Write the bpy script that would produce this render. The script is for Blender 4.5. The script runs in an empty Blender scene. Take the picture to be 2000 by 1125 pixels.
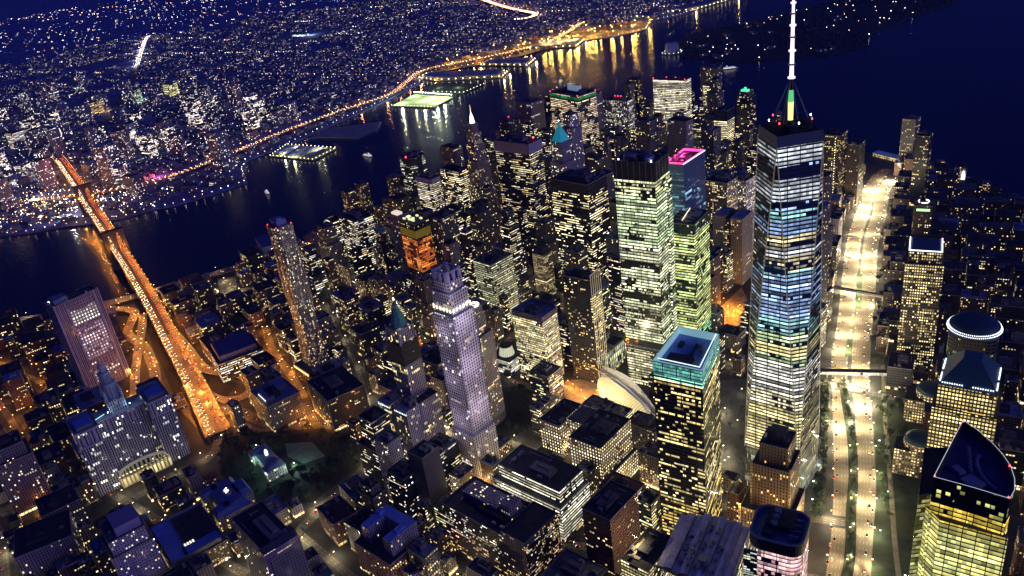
import bpy, bmesh, math, random
from mathutils import Vector, Matrix
R = math.radians
C = bpy.context.scene
COL = C.collection
RND = random.Random(7)

# ---------------------------------------------------------------- camera
CAM = Vector((97.5, 775.7, 651.6)); YAW = 166.377; PITCH = 26.22; ROLL = -7.9825
fw = Vector((math.sin(R(YAW))*math.cos(R(PITCH)), math.cos(R(YAW))*math.cos(R(PITCH)), -math.sin(R(PITCH))))
r0 = fw.cross(Vector((0, 0, 1))).normalized(); u0 = r0.cross(fw)
rt = r0*math.cos(R(ROLL)) + u0*math.sin(R(ROLL)); up = -r0*math.sin(R(ROLL)) + u0*math.cos(R(ROLL))
cd = bpy.data.cameras.new('camera'); cam = bpy.data.objects.new('camera', cd); COL.objects.link(cam)
cam.matrix_world = Matrix(((rt.x, up.x, -fw.x, CAM.x), (rt.y, up.y, -fw.y, CAM.y), (rt.z, up.z, -fw.z, CAM.z), (0, 0, 0, 1)))
cd.sensor_width = 36; cd.lens = 36*1592.04/2000; cd.clip_start = 5; cd.clip_end = 90000
C.camera = cam

# ---------------------------------------------------------------- sky and dusk light
HAZE = 0.000035
SUN_AZ, SUN_EL = 288, 16          # compass bearing of the afterglow, degrees
w = bpy.data.worlds.new('World'); C.world = w; w.use_nodes = True
nt = w.node_tree; bg = nt.nodes['Background']
sky = nt.nodes.new('ShaderNodeTexSky'); sky.sky_type = 'NISHITA'; sky.sun_disc = False
sky.sun_elevation = R(-3.0); sky.sun_rotation = R(SUN_AZ); sky.altitude = 300
mx = nt.nodes.new('ShaderNodeMix'); mx.data_type = 'RGBA'; mx.blend_type = 'MULTIPLY'; mx.inputs[0].default_value = 1
nt.links.new(sky.outputs[0], mx.inputs[6]); mx.inputs[7].default_value = (0.045, 0.075, 0.92, 1)
nt.links.new(mx.outputs[2], bg.inputs[0]); bg.inputs[1].default_value = SKY_STRENGTH = 1.7
sd = bpy.data.lights.new('afterglow', 'SUN'); sd.energy = 0.62; sd.color = (0.54, 0.46, 1.0); sd.angle = R(35)
so = bpy.data.objects.new('afterglow', sd); COL.objects.link(so)
sdir = Vector((math.sin(R(SUN_AZ))*math.cos(R(SUN_EL)), math.cos(R(SUN_AZ))*math.cos(R(SUN_EL)), math.sin(R(SUN_EL))))
so.rotation_euler = sdir.to_track_quat('Z', 'Y').to_euler()
C.view_settings.view_transform = 'Standard'; C.view_settings.look = 'None'
C.view_settings.exposure = 0; C.view_settings.gamma = 1
C.render.engine = 'CYCLES'
cy = C.cycles
cy.max_bounces = 4; cy.diffuse_bounces = 1; cy.glossy_bounces = 2; cy.transmission_bounces = 2; cy.volume_bounces = 0
cy.sample_clamp_indirect = 2.0; cy.use_denoising = True; cy.use_light_tree = True
cy.caustics_reflective = False; cy.caustics_refractive = False
cy.use_adaptive_sampling = True; cy.adaptive_threshold = 0.02

# ---------------------------------------------------------------- materials
def mat(name, col, rough=0.7, metal=0.0, emit=None, es=0.0, spec=0.5, noise=0.0, scale=0.1):
    m = bpy.data.materials.new(name); m.use_nodes = True; n = m.node_tree; b = n.nodes['Principled BSDF']
    b.inputs['Base Color'].default_value = (*col, 1); b.inputs['Roughness'].default_value = rough
    b.inputs['Metallic'].default_value = metal; b.inputs['Specular IOR Level'].default_value = spec
    if emit:
        b.inputs['Emission Color'].default_value = (*emit, 1); b.inputs['Emission Strength'].default_value = es
        m.cycles.emission_sampling = 'NONE'
    if noise:
        t = n.nodes.new('ShaderNodeTexCoord'); z = n.nodes.new('ShaderNodeTexNoise'); z.inputs['Scale'].default_value = scale
        z.inputs['Detail'].default_value = 5; z.inputs['Roughness'].default_value = .65
        n.links.new(t.outputs['Object'], z.inputs['Vector'])
        r = n.nodes.new('ShaderNodeMapRange'); r.inputs[1].default_value = .3; r.inputs[2].default_value = .7
        r.inputs[3].default_value = 1-noise; r.inputs[4].default_value = 1+noise
        n.links.new(z.outputs['Fac'], r.inputs[0])
        v = n.nodes.new('ShaderNodeVectorMath'); v.operation = 'SCALE'; v.inputs[0].default_value = col
        n.links.new(r.outputs[0], v.inputs['Scale']); n.links.new(v.outputs[0], b.inputs['Base Color'])
    return m

def facade(name, wall, glass=(.012, .015, .025), bw=3.0, fh=3.9, fx=.6, fy=.5, p1=.1, p2=.1, k=5, p3=.0,
           ca=(1, .78, .38), cb=(1, .93, .72), es=1.2, ramp=None, H=100., grough=.12, wrough=.65, zs=.03, zamt=1.0, mull=0, frow=.55, wmetal=0, gmetal=0, jit=0.):
    """window wall: cells of bay x floor in metres from the UV map; lamps are on in single cells, runs of k cells and whole floors"""
    m = bpy.data.materials.new(name); m.use_nodes = True; n = m.node_tree; N = n.nodes; L = n.links
    b = N['Principled BSDF']
    def M(op, a, c=None, d=None):
        x = N.new('ShaderNodeMath'); x.operation = op
        for i, q in enumerate((a, c, d)):
            if q is None: continue
            if isinstance(q, (int, float)): x.inputs[i].default_value = q
            else: L.new(q, x.inputs[i])
        return x.outputs[0]
    uv = N.new('ShaderNodeUVMap'); s = N.new('ShaderNodeSeparateXYZ'); L.new(uv.outputs[0], s.inputs[0])
    U, V = s.outputs[0], s.outputs[1]
    cu, cv = M('DIVIDE', U, bw), M('DIVIDE', V, fh)
    iu, iv = M('FLOOR', cu), M('FLOOR', cv); fu, fv = M('FRACT', cu), M('FRACT', cv)
    mk = M('MULTIPLY', M('LESS_THAN', M('ABSOLUTE', M('SUBTRACT', fu, .5)), fx/2), M('LESS_THAN', M('ABSOLUTE', M('SUBTRACT', fv, .5)), fy/2))
    if mull: mk = M('MULTIPLY', mk, M('GREATER_THAN', M('FRACT', M('DIVIDE', U, mull)), .07))
    def wn(a, c):
        q = N.new('ShaderNodeCombineXYZ'); L.new(a, q.inputs[0]); L.new(c, q.inputs[1])
        t = N.new('ShaderNodeTexWhiteNoise'); t.noise_dimensions = '2D'; L.new(q.outputs[0], t.inputs['Vector'])
        sp = N.new('ShaderNodeSeparateColor'); L.new(t.outputs['Color'], sp.inputs[0]); return t.outputs[0], sp
    r1, c1 = wn(iu, iv)
    # runs are jittered per floor so that they never line up vertically
    _, crow = wn(M('ADD', M('MULTIPLY', M('FLOOR', M('DIVIDE', U, 500.)), 1.), .5), iv)
    off = M('MULTIPLY', crow.outputs[0], float(k))
    r2, c2 = wn(M('ADD', M('FLOOR', M('DIVIDE', M('ADD', iu, off), float(k))), 311.), iv)
    zn = N.new('ShaderNodeTexNoise'); zn.inputs['Scale'].default_value = zs; zn.inputs['Detail'].default_value = 2
    L.new(uv.outputs[0], zn.inputs['Vector'])
    zz = N.new('ShaderNodeMapRange'); zz.inputs[1].default_value = .35; zz.inputs[2].default_value = .65
    zz.inputs[3].default_value = 1-.85*zamt; zz.inputs[4].default_value = 1+.85*zamt; L.new(zn.outputs['Fac'], zz.inputs[0])
    z = zz.outputs[0]
    col = None
    if ramp:
        rp = N.new('ShaderNodeValToRGB'); jn = N.new('ShaderNodeTexNoise'); jn.inputs['Scale'].default_value = 1; jn.inputs['Detail'].default_value = 1
        jv = N.new('ShaderNodeCombineXYZ'); L.new(M('MULTIPLY', M('FLOOR', M('DIVIDE', U, bw*4)), .37), jv.inputs[0]); L.new(M('MULTIPLY', iv, .11), jv.inputs[1]); L.new(jv.outputs[0], jn.inputs['Vector'])
        L.new(M('DIVIDE', M('ADD', V, M('MULTIPLY', M('SUBTRACT', jn.outputs['Fac'], .5), jit)), H), rp.inputs[0]); e = rp.color_ramp.elements
        rp.color_ramp.interpolation = 'CONSTANT'
        while len(e) < len(ramp): e.new(.5)
        for q, (pos, cc, a) in zip(e, ramp): q.position = pos/H; q.color = (*cc, a)
        z = M('MULTIPLY', z, M('MULTIPLY', rp.outputs[1], 2.)); col = rp.outputs[0]
    lit = M('MAXIMUM', M('LESS_THAN', r1, M('MULTIPLY', z, p1)), M('MAXIMUM', M('LESS_THAN', r2, M('MULTIPLY', z, p2)), M('LESS_THAN', crow.outputs[1], M('MULTIPLY', z, p3)) if p3 else 0.))
    br = M('MULTIPLY', M('MULTIPLY_ADD', c1.outputs[1], .65, .35), M('MULTIPLY_ADD', c2.outputs[1], .8, .25))
    if frow: br = M('MULTIPLY', br, M('MULTIPLY_ADD', crow.outputs[2], 2*frow, 1-frow))
    # a ceiling-lit room is brighter near the top of the window
    br = M('MULTIPLY', br, M('MULTIPLY_ADD', fv, .8, .6))
    cm = N.new('ShaderNodeMix'); cm.data_type = 'RGBA'; L.new(M('MULTIPLY_ADD', c2.outputs[2], .75, M('MULTIPLY', c1.outputs[2], .3)), cm.inputs[0]); cm.inputs[6].default_value = (*ca, 1); cm.inputs[7].default_value = (*cb, 1)
    oc = cm.outputs[2]
    if col is not None:
        c3 = N.new('ShaderNodeMix'); c3.data_type = 'RGBA'; c3.blend_type = 'MULTIPLY'; c3.inputs[0].default_value = 1
        L.new(oc, c3.inputs[6]); L.new(col, c3.inputs[7]); oc = c3.outputs[2]
    L.new(oc, b.inputs['Emission Color'])
    L.new(M('MULTIPLY', M('MULTIPLY', lit, mk), M('MULTIPLY', br, es*1.9)), b.inputs['Emission Strength'])
    # wall with weathering
    wz = N.new('ShaderNodeTexNoise'); wz.inputs['Scale'].default_value = .12; wz.inputs['Detail'].default_value = 6; L.new(uv.outputs[0], wz.inputs['Vector'])
    ws = N.new('ShaderNodeVectorMath'); ws.operation = 'SCALE'; ws.inputs[0].default_value = wall
    L.new(M('MULTIPLY_ADD', wz.outputs['Fac'], .9, .55), ws.inputs['Scale'])
    bc = N.new('ShaderNodeMix'); bc.data_type = 'RGBA'; L.new(mk, bc.inputs[0]); L.new(ws.outputs[0], bc.inputs[6]); bc.inputs[7].default_value = (*glass, 1)
    L.new(bc.outputs[2], b.inputs['Base Color'])
    ro = N.new('ShaderNodeMix'); L.new(mk, ro.inputs[0]); ro.inputs[2].default_value = wrough; ro.inputs[3].default_value = grough; L.new(ro.outputs[0], b.inputs['Roughness'])
    if gmetal or wmetal:
        ro = N.new('ShaderNodeMix'); L.new(mk, ro.inputs[0]); ro.inputs[2].default_value = wmetal; ro.inputs[3].default_value = gmetal; L.new(ro.outputs[0], b.inputs['Metallic'])
    m.cycles.emission_sampling = 'NONE'
    return m

YEL = (1, .70, .22); PALE = (1, .86, .48); WHT = (.95, .97, 1); GRN = (.62, .88, .42); LIM = (.9, 1, .62); AMB = (1, .55, .16)
F = dict(
 blk_rows=dict(wall=(.012, .012, .014), bw=3, fx=.86, fy=.42, p1=.08, p2=.27, k=4, ca=YEL, cb=(1, .95, .75), es=1.7, fh=4.0),
 blk_sparse=dict(wall=(.015, .015, .018), bw=3, fx=.7, fy=.45, p1=.08, p2=.07, k=3, ca=YEL, cb=PALE, es=1.4),
 blk_white=dict(wall=(.02, .02, .022), bw=2.6, fx=.8, fy=.42, p1=.08, p2=.30, k=5, ca=YEL, cb=(.95, .97, 1), es=1.6),
 gry_rows=dict(wall=(.10, .10, .12), bw=3.2, fx=.88, fy=.42, p1=.12, p2=.42, k=4, ca=YEL, cb=LIM, es=1.6, fh=4.0),
 gry_sparse=dict(wall=(.13, .12, .13), bw=3.1, fx=.5, fy=.5, p1=.10, p2=.05, ca=YEL, cb=PALE, es=1.5),
 stone=dict(wall=(.15, .13, .13), bw=3.3, fx=.45, fy=.52, p1=.08, p2=.03, ca=YEL, cb=PALE, es=1.6, fh=3.8),
 stone_lit=dict(wall=(.26, .22, .18), bw=3.0, fx=.5, fy=.52, p1=.8, p2=.5, ca=YEL, cb=PALE, es=1.3, zamt=.35),
 brick=dict(wall=(.11, .055, .04), bw=3.3, fx=.45, fy=.5, p1=.12, p2=.05, ca=YEL, cb=PALE, es=1.4, fh=3.5),
 brown=dict(wall=(.10, .07, .05), bw=3.0, fx=.5, fy=.5, p1=.16, p2=.08, ca=AMB, cb=PALE, es=1.4, fh=3.4),
 purple=dict(wall=(.24, .21, .25), bw=3.0, fx=.42, fy=.6, p1=.04, p2=.02, ca=YEL, cb=WHT, es=1.6, fh=3.7),
 glass_blue=dict(wall=(.05, .06, .08), glass=(.05, .09, .16), bw=3, fx=.9, fy=.75, p1=.08, p2=.22, k=5, ca=PALE, cb=WHT, es=1.1, grough=.08),
 bpc=dict(wall=(.05, .032, .022), bw=3.3, fx=.46, fy=.5, p1=.07, p2=.02, ca=YEL, cb=PALE, es=1.5, fh=3.3),
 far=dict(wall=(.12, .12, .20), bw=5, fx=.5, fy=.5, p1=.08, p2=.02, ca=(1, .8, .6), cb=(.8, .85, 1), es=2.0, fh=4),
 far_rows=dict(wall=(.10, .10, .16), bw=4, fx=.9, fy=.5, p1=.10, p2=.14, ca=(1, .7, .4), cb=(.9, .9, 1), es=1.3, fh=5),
)
FM = {}
def fac(sty, **o):
    key = sty if not o else sty + str(sorted(o.items(), key=lambda t: t[0]))
    if key not in FM: FM[key] = facade('windows_'+sty, **{**F.get(sty, {}), **o})
    return FM[key]

M_roof = dict(
 dark=mat('roof_dark_bitumen', (.030, .031, .036), .8, noise=.5, scale=.12),
 mid=mat('roof_gravel', (.10, .10, .115), .85, noise=.45, scale=.15),
 blue=mat('roof_membrane_blue_grey', (.17, .22, .36), .7, noise=.3, scale=.1),
 pale=mat('roof_membrane_pale', (.42, .44, .5), .7, noise=.25, scale=.1),
 brown=mat('roof_brown', (.10, .05, .04), .8, noise=.4, scale=.1))
M_metal = mat('galvanised_metal', (.32, .33, .36), .45, .6)
M_dmetal = mat('dark_metal', (.04, .04, .045), .5, .5)
M_cop = mat('coping_stone', (.22, .21, .24), .8)
M_black = mat('black_cladding', (.012, .012, .014), .5)
M_conc = mat('concrete', (.20, .19, .18), .85, noise=.25, scale=.2)
M_verd = mat('green_copper', (.10, .36, .34), .6, .2, noise=.3, scale=.4)
M_white = mat('white_paint', (.75, .75, .76), .5)
M_asph = mat('asphalt', (.060, .057, .052), .8, noise=.4, scale=.06)
M_pave = mat('pavement', (.034, .033, .033), .85, noise=.5, scale=.03)
M_grass = mat('lawn_grass', (.045, .075, .03), .9, noise=.5, scale=.1)
M_leaf = mat('leaves', (.05, .09, .028), .8, noise=.5, scale=.6)
M_leafd = mat('leaves_dark', (.022, .040, .016), .85)
M_bark = mat('bark', (.07, .05, .035), .9)
M_steel = mat('bridge_steel', (.10, .09, .08), .6, .2)
M_stone = mat('bridge_stone', (.05, .045, .045), .9, noise=.3, scale=.2)
def glow(name, col, s, base=(.5, .5, .5)):
    return mat(name, base, .5, emit=col, es=s)
G_white = glow('lamp_white', (.92, .95, 1), 12); G_warm = glow('lamp_warm', (1, .72, .35), 12)
G_orng = glow('lamp_sodium', (1, .36, .06), 12); G_red = glow('lamp_red', (1, .04, .06), 9)
G_head = glow('headlight_glow', (1, .86, .62), 14); G_tail = glow('taillight_glow', (1, .07, .03), 7)

# ---------------------------------------------------------------- mesh helpers
class MB:
    def __init__(s): s.v = []; s.f = []; s.uv = []; s.mi = []
    def face(s, pts, uvs=None, mi=0):
        i = len(s.v); s.v += [tuple(p) for p in pts]; s.f.append(tuple(range(i, i+len(pts))))
        s.uv += list(uvs) if uvs else [(p[0], p[1]) for p in pts]; s.mi.append(mi)
    def wall(s, poly, z0, z1, top=None, u=0., mi=0, v0=None, v1=None):
        """closed strip of quads over a counter-clockwise outline; u runs in metres round the outline"""
        t = top or poly; n = len(poly); v0 = z0 if v0 is None else v0; v1 = z1 if v1 is None else v1
        for i in range(n):
            j = (i+1) % n; a, b, c, d = poly[i], poly[j], t[j], t[i]
            l = math.hypot(b[0]-a[0], b[1]-a[1])
            s.face([(a[0], a[1], z0), (b[0], b[1], z0), (c[0], c[1], z1), (d[0], d[1], z1)], [(u, v0), (u+l, v0), (u+l, v1), (u, v1)], mi)
            u += math.ceil(l/12)*12+12
        return u
    def cap(s, poly, z, mi=0): s.face([(p[0], p[1], z) for p in poly], None, mi)
    def prism(s, poly, z0, z1, top=None, mi=0, mt=None, u=0., bottom=False):
        s.wall(poly, z0, z1, top, u, mi); s.cap(top or poly, z1, mi if mt is None else mt)
        if bottom: s.face([(p[0], p[1], z0) for p in reversed(poly)], None, mi)
    def box(s, cx, cy, z0, wx, wy, h, a=0., mi=0, mt=None, u=0., bottom=True):
        s.prism(rect(cx, cy, wx, wy, a), z0, z0+h, mi=mi, mt=mt, u=u, bottom=bottom)
    def cyl(s, cx, cy, z0, z1, r0, r1=None, n=16, mi=0, cap=True):
        r1 = r0 if r1 is None else r1; a = ring(cx, cy, r0, n); b = ring(cx, cy, max(r1, .01), n)
        s.wall(a, z0, z1, b, 0, mi)
        if cap: s.cap(b, z1, mi)
    def tube(s, p, q, r, n=6, mi=0):
        p, q = Vector(p), Vector(q); d = (q-p); l = d.length
        if l < 1e-6: return
        d /= l; a = d.cross(Vector((0, 0, 1)) if abs(d.z) < .9 else Vector((1, 0, 0))).normalized(); b = d.cross(a)
        A = [p+(a*math.cos(t)+b*math.sin(t))*r for t in [2*math.pi*i/n for i in range(n)]]
        B = [x+(q-p) for x in A]
        for i in range(n):
            j = (i+1) % n; s.face([A[j], A[i], B[i], B[j]], None, mi)
        s.face(A, None, mi); s.face(B[::-1], None, mi)
    def dome(s, cx, cy, z, r, h, n=20, m=6, mi=0):
        P = ring(cx, cy, r, n); zp = z
        for i in range(1, m+1):
            t = math.pi/2*i/m; Q = ring(cx, cy, max(r*math.cos(t), .05), n); zq = z+h*math.sin(t)
            s.wall(P, zp, zq, Q, 0, mi); P, zp = Q, zq
    def build(s, name, mats, parent=None, loc=(0, 0, 0), rz=0, smooth=False):
        me = bpy.data.meshes.new(name); me.from_pydata(s.v, [], s.f)
        uvl = me.uv_layers.new(name='UVMap'); fl = [c for q in s.uv for c in q]; uvl.data.foreach_set('uv', fl)
        me.polygons.foreach_set('material_index', s.mi)
        for m in (mats if isinstance(mats, (list, tuple)) else [mats]): me.materials.append(m)
        if smooth: me.polygons.foreach_set('use_smooth', [True]*len(s.f))
        me.update(); o = bpy.data.objects.new(name, me); COL.objects.link(o)
        o.location = loc; o.rotation_euler = (0, 0, rz); o.parent = parent
        return o
def rect(cx, cy, wx, wy, a=0.):
    c, s = math.cos(a), math.sin(a)
    return [(cx+c*x-s*y, cy+s*x+c*y) for x, y in ((-wx/2, -wy/2), (wx/2, -wy/2), (wx/2, wy/2), (-wx/2, wy/2))]
def ring(cx, cy, r, n=16, ry=None, a0=0.):
    return [(cx+r*math.cos(a0+2*math.pi*i/n), cy+(ry or r)*math.sin(a0+2*math.pi*i/n)) for i in range(n)]
def inset(poly, d):
    """shrink a convex outline towards its middle by d metres"""
    cx = sum(p[0] for p in poly)/len(poly); cy_ = sum(p[1] for p in poly)/len(poly); out = []
    for x, y in poly:
        l = math.hypot(x-cx, y-cy_); k = (l-d*1.35)/l if l > 0 else 1; out.append((cx+(x-cx)*k, cy_+(y-cy_)*k))
    return out
def setp(o, label, cat, group=None, kind=None):
    if label: o['label'] = label
    if cat: o['category'] = cat
    if group: o['group'] = group
    if kind: o['kind'] = kind
    return o
def thing(name, label, cat, loc=(0, 0, 0), rz=0., group=None):
    o = bpy.data.objects.new(name, None); o.empty_display_size = 2; COL.objects.link(o)
    o.location = loc; o.rotation_euler = (0, 0, rz); return setp(o, label, cat, group)
def struct(o): o['kind'] = 'structure'; return o
def lerp(a, b, t): return a+(b-a)*t
def px(x, y, z=0.):
    """where a world point falls in the photograph (2000 wide); only used to word the labels and to skip what is out of view"""
    d = Vector((x, y, z))-CAM; k = d.dot(fw)
    return (1000+1592*d.dot(rt)/k, 562.5-1592*d.dot(up)/k) if k > 1 else (-9999, -9999)
def ccw(P):
    a = sum(P[i][0]*P[(i+1) % len(P)][1]-P[(i+1) % len(P)][0]*P[i][1] for i in range(len(P)))
    return list(P) if a > 0 else list(P)[::-1]
TAKEN = []          # footprints already built on: (cx, cy, w, d, angle)
def take(cx, cy, w_, d_, a): TAKEN.append((cx, cy, w_, d_, a))
def hits(cx, cy, w_, d_, a, gap=3.):
    A = rect(cx, cy, w_+gap, d_+gap, a); ra = math.hypot(w_, d_)/2
    for (x, y, p, q, b) in TAKEN:
        if math.hypot(x-cx, y-cy) > ra+math.hypot(p, q)/2+gap: continue
        B = rect(x, y, p, q, b); sep = False
        for ang in (a, a+math.pi/2, b, b+math.pi/2):
            c, s = math.cos(ang), math.sin(ang); pa = [c*u_+s*v_ for u_, v_ in A]; pb = [c*u_+s*v_ for u_, v_ in B]
            if max(pa) < min(pb) or max(pb) < min(pa): sep = True; break
        if not sep: return True
    return False
def inside(p, poly):
    x, y = p[:2]; c = False; n = len(poly)
    for i in range(n):
        (a, b), (d, e) = poly[i], poly[i-1]
        if (b > y) != (e > y) and x < (d-a)*(y-b)/(e-b)+a: c = not c
    return c
def seg_d(p, a, b):
    ax, ay = a[:2]; bx, by = b[:2]; dx, dy = bx-ax, by-ay; t = max(0, min(1, ((p[0]-ax)*dx+(p[1]-ay)*dy)/(dx*dx+dy*dy+1e-9)))
    return math.hypot(p[0]-ax-t*dx, p[1]-ay-t*dy)
def path_d(p, P): return min(seg_d(p, P[i], P[i+1]) for i in range(len(P)-1))
def smooth(P, n=4):
    P = [tuple(q)+(0.,)*(3-len(q)) for q in P]; out = []
    for i in range(len(P)-1):
        a, b, c, d = P[max(i-1, 0)], P[i], P[i+1], P[min(i+2, len(P)-1)]
        for k in range(n):
            t = k/n; out.append(tuple(.5*((2*b[j])+(-a[j]+c[j])*t+(2*a[j]-5*b[j]+4*c[j]-d[j])*t*t+(-a[j]+3*b[j]-3*c[j]+d[j])*t**3) for j in range(3)))
    out.append(P[-1]); return out
def walk(P, step, start=0.):
    """points every step metres along a path: (x, y, z, dirx, diry)"""
    out = []; acc = start
    for i in range(len(P)-1):
        a, b = Vector(P[i]), Vector(P[i+1]); l = (b-a).length
        while acc <= l:
            q = a.lerp(b, acc/l if l else 0); d = (b-a).normalized(); out.append((q.x, q.y, q.z, d.x, d.y)); acc += step
        acc -= l
    return out
def ribbon(mb, P, wd, z=0., thick=0., mi=0, off=0.):
    """flat strip along a path; UV = metres across and along"""
    n = len(P); Ls = []; Rs = []; acc = 0; U = []
    for i in range(n):
        a, b = P[max(i-1, 0)], P[min(i+1, n-1)]; dx, dy = b[0]-a[0], b[1]-a[1]; l = math.hypot(dx, dy) or 1; nx, ny = -dy/l, dx/l
        ww = wd(i/(n-1)) if callable(wd) else wd
        Ls.append((P[i][0]+nx*(ww/2+off), P[i][1]+ny*(ww/2+off), P[i][2]+z)); Rs.append((P[i][0]-nx*(ww/2-off), P[i][1]-ny*(ww/2-off), P[i][2]+z))
        if i: acc += math.hypot(P[i][0]-P[i-1][0], P[i][1]-P[i-1][1])
        U.append((ww, acc))
    for i in range(n-1):
        w0, a0 = U[i]; w1, a1 = U[i+1]
        mb.face([Rs[i], Rs[i+1], Ls[i+1], Ls[i]], [(0, a0), (0, a1), (w1, a1), (w0, a0)], mi)
        if thick:
            dn = lambda p: (p[0], p[1], p[2]-thick)
            mb.face([Ls[i], Ls[i+1], dn(Ls[i+1]), dn(Ls[i])], None, mi); mb.face([Rs[i+1], Rs[i], dn(Rs[i]), dn(Rs[i+1])], None, mi)
            mb.face([dn(Ls[i]), dn(Ls[i+1]), dn(Rs[i+1]), dn(Rs[i])], None, mi)
    return Ls, Rs
# ================================================================ THE SETTING
WATER_Z = -3.0
# water: one sheet to the horizon, small waves from a bump
mw = bpy.data.materials.new('river_water'); mw.use_nodes = True; n = mw.node_tree; b = n.nodes['Principled BSDF']
b.inputs['Base Color'].default_value = (.004, .009, .022, 1); b.inputs['Roughness'].default_value = .16; b.inputs['IOR'].default_value = 1.33
tc = n.nodes.new('ShaderNodeTexCoord'); mp = n.nodes.new('ShaderNodeMapping'); mp.inputs['Scale'].default_value = (.055, .11, .1); mp.inputs['Rotation'].default_value = (0, 0, R(30))
n.links.new(tc.outputs['Object'], mp.inputs['Vector'])
nz = n.nodes.new('ShaderNodeTexNoise'); nz.inputs['Scale'].default_value = 1.0; nz.inputs['Detail'].default_value = 4; nz.inputs['Roughness'].default_value = .6
n.links.new(mp.outputs[0], nz.inputs['Vector'])
bp_ = n.nodes.new('ShaderNodeBump'); bp_.inputs['Strength'].default_value = .6; bp_.inputs['Distance'].default_value = 1.3
n.links.new(nz.outputs['Fac'], bp_.inputs['Height']); n.links.new(bp_.outputs[0], b.inputs['Normal'])
S_ = 60000
m = MB(); m.face([(-S_, -S_, WATER_Z), (S_, -S_, WATER_Z), (S_, S_, WATER_Z), (-S_, S_, WATER_Z)])
struct(m.build('river_water', mw))

MAN = [(2200, 300), (1800, -200), (1496, -414), (1329, -457), (1236, -501), (1179, -540), (1066, -620), (984, -694), (911, -775), (870, -828), (790, -930), (690, -1010),
       (560, -1085), (430, -1170), (300, -1240), (160, -1290), (20, -1330), (-120, -1345), (-230, -1290), (-318, -1130), (-367, -1055), (-433, -995), (-488, -856),
       (-516, -779), (-548, -683), (-470, -300), (-420, 200), (-380, 1400), (2200, 1400)]
BKN = [(3600, 200), (2400, -620), (1957, -888), (1759, -916), (1702, -943), (1606, -958), (1528, -990), (1479, -1044), (1438, -1053), (1423, -1065), (1349, -1138), (1290, -1215), (1360, -1330), (1400, -1437),
       (1325, -1560), (1280, -1700), (1240, -1820), (1185, -1960), (1150, -2090), (1130, -2200), (1095, -2300), (1107, -2418), (1086, -2501), (940, -2560), (800, -2620), (790, -2710),
       (640, -2790), (604, -2823), (532, -2879), (377, -2894), (237, -3002), (230, -3195), (90, -3280), (-33, -3473), (-136, -3599), (-303, -3834), (-900, -4600), (-3000, -7000),
       (-14000, -16000), (2000, -40000), (40000, -40000), (40000, 0)]
GOV = [(123, -2473), (111, -2649), (62, -2800), (-55, -2878), (-272, -2977), (-513, -3209), (-715, -3375), (-1108, -3109), (-984, -2941), (-778, -2720), (-580, -2463), (-528, -2281),
       (-396, -2186), (-228, -2176), (-94, -2200), (24, -2301), (97, -2387)]
mbk = mat('far_district_ground', (.09, .12, .34), .9, noise=.6, scale=.01)  # blue of the dusk air put into the ground colour
mgv = mat('island_ground', (.018, .022, .014), .9, noise=.6, scale=.02)
def land(name, P, z, m_):
    me = bpy.data.meshes.new(name); bm = bmesh.new()
    from mathutils.geometry import tessellate_polygon
    top = [bm.verts.new((x, y, z)) for x, y in P]; bot = [bm.verts.new((x, y, WATER_Z-4)) for x, y in P]
    for tri in tessellate_polygon([[Vector((x, y, 0)) for x, y in P]]): bm.faces.new([top[i] for i in tri])
    for i in range(len(P)): bm.faces.new((top[i], bot[i], bot[(i+1) % len(P)], top[(i+1) % len(P)]))
    bm.normal_update()
    for f in bm.faces:
        if abs(f.normal.z) > .9 and f.normal.z < 0: f.normal_flip()
    bm.to_mesh(me); bm.free(); me.materials.append(m_)
    o = bpy.data.objects.new(name, me); COL.objects.link(o); return struct(o)
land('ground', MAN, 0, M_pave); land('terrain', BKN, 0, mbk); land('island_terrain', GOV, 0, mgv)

# piers over the water
def pier(name, P, label, m_=None, z=1.0, cat='pier', mt=None, extra=None):
    t = thing(name, label, cat, (*P[0], 0)); o0 = P[0]; Q = [(x-o0[0], y-o0[1]) for x, y in P]
    a = sum(Q[i][0]*Q[(i+1) % len(Q)][1]-Q[(i+1) % len(Q)][0]*Q[i][1] for i in range(len(Q)))
    if a < 0: Q = Q[::-1]
    mb = MB(); mb.prism(Q, WATER_Z+1.2, z); mb.build('deck', m_ or M_conc, t)
    pb = MB(); ed = Q+[Q[0]]
    for (x, y, _, dx, dy) in walk([(x, y, 0) for x, y in ed], 22): pb.cyl(x*.985, y*.985, WATER_Z-3, WATER_Z+1.2, .7, n=6)
    pb.build('piling', M_stone, t); return t

# ---------------- road ways (world metres)
WEST1 = smooth([(-10, 240), (-33, 155), (-49, 92), (-66, 3), (-79, -82), (-95, -182), (-107, -258), (-129, -343), (-154, -457), (-198, -655), (-242, -797), (-274, -905), (-304, -977), (-333, -1021)])
WEST2 = smooth([(-36, 240), (-57, 154), (-72, 91), (-93, 2), (-110, -103), (-121, -182), (-135, -257), (-154, -343), (-180, -451), (-226, -650), (-263, -768), (-299, -901), (-330, -956)])
FDR = smooth([(1700, -330, 8), (1496, -395, 8), (1330, -440, 8), (1232, -484, 8), (1170, -522, 8), (1060, -600, 8), (975, -675, 8), (903, -752, 8), (860, -812, 8), (780, -910, 8), (680, -990, 6), (560, -1060, 1)])
RAMP_A = smooth([(1240, -470, 8), (1173, -458, 8), (1145, -450, 6), (1132, -424, 4), (1114, -380, 2), (1081, -349, .5), (1046, -327, .5), (994, -270, .5), (957, -222, .5), (943, -192, .5), (905, -171, .5)])
RAMP_D = smooth([(1120, -440, 7), (1095, -400, 5), (1040, -300, 3), (1010, -245, 1), (975, -190, .5), (945, -140, .5)])
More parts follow.
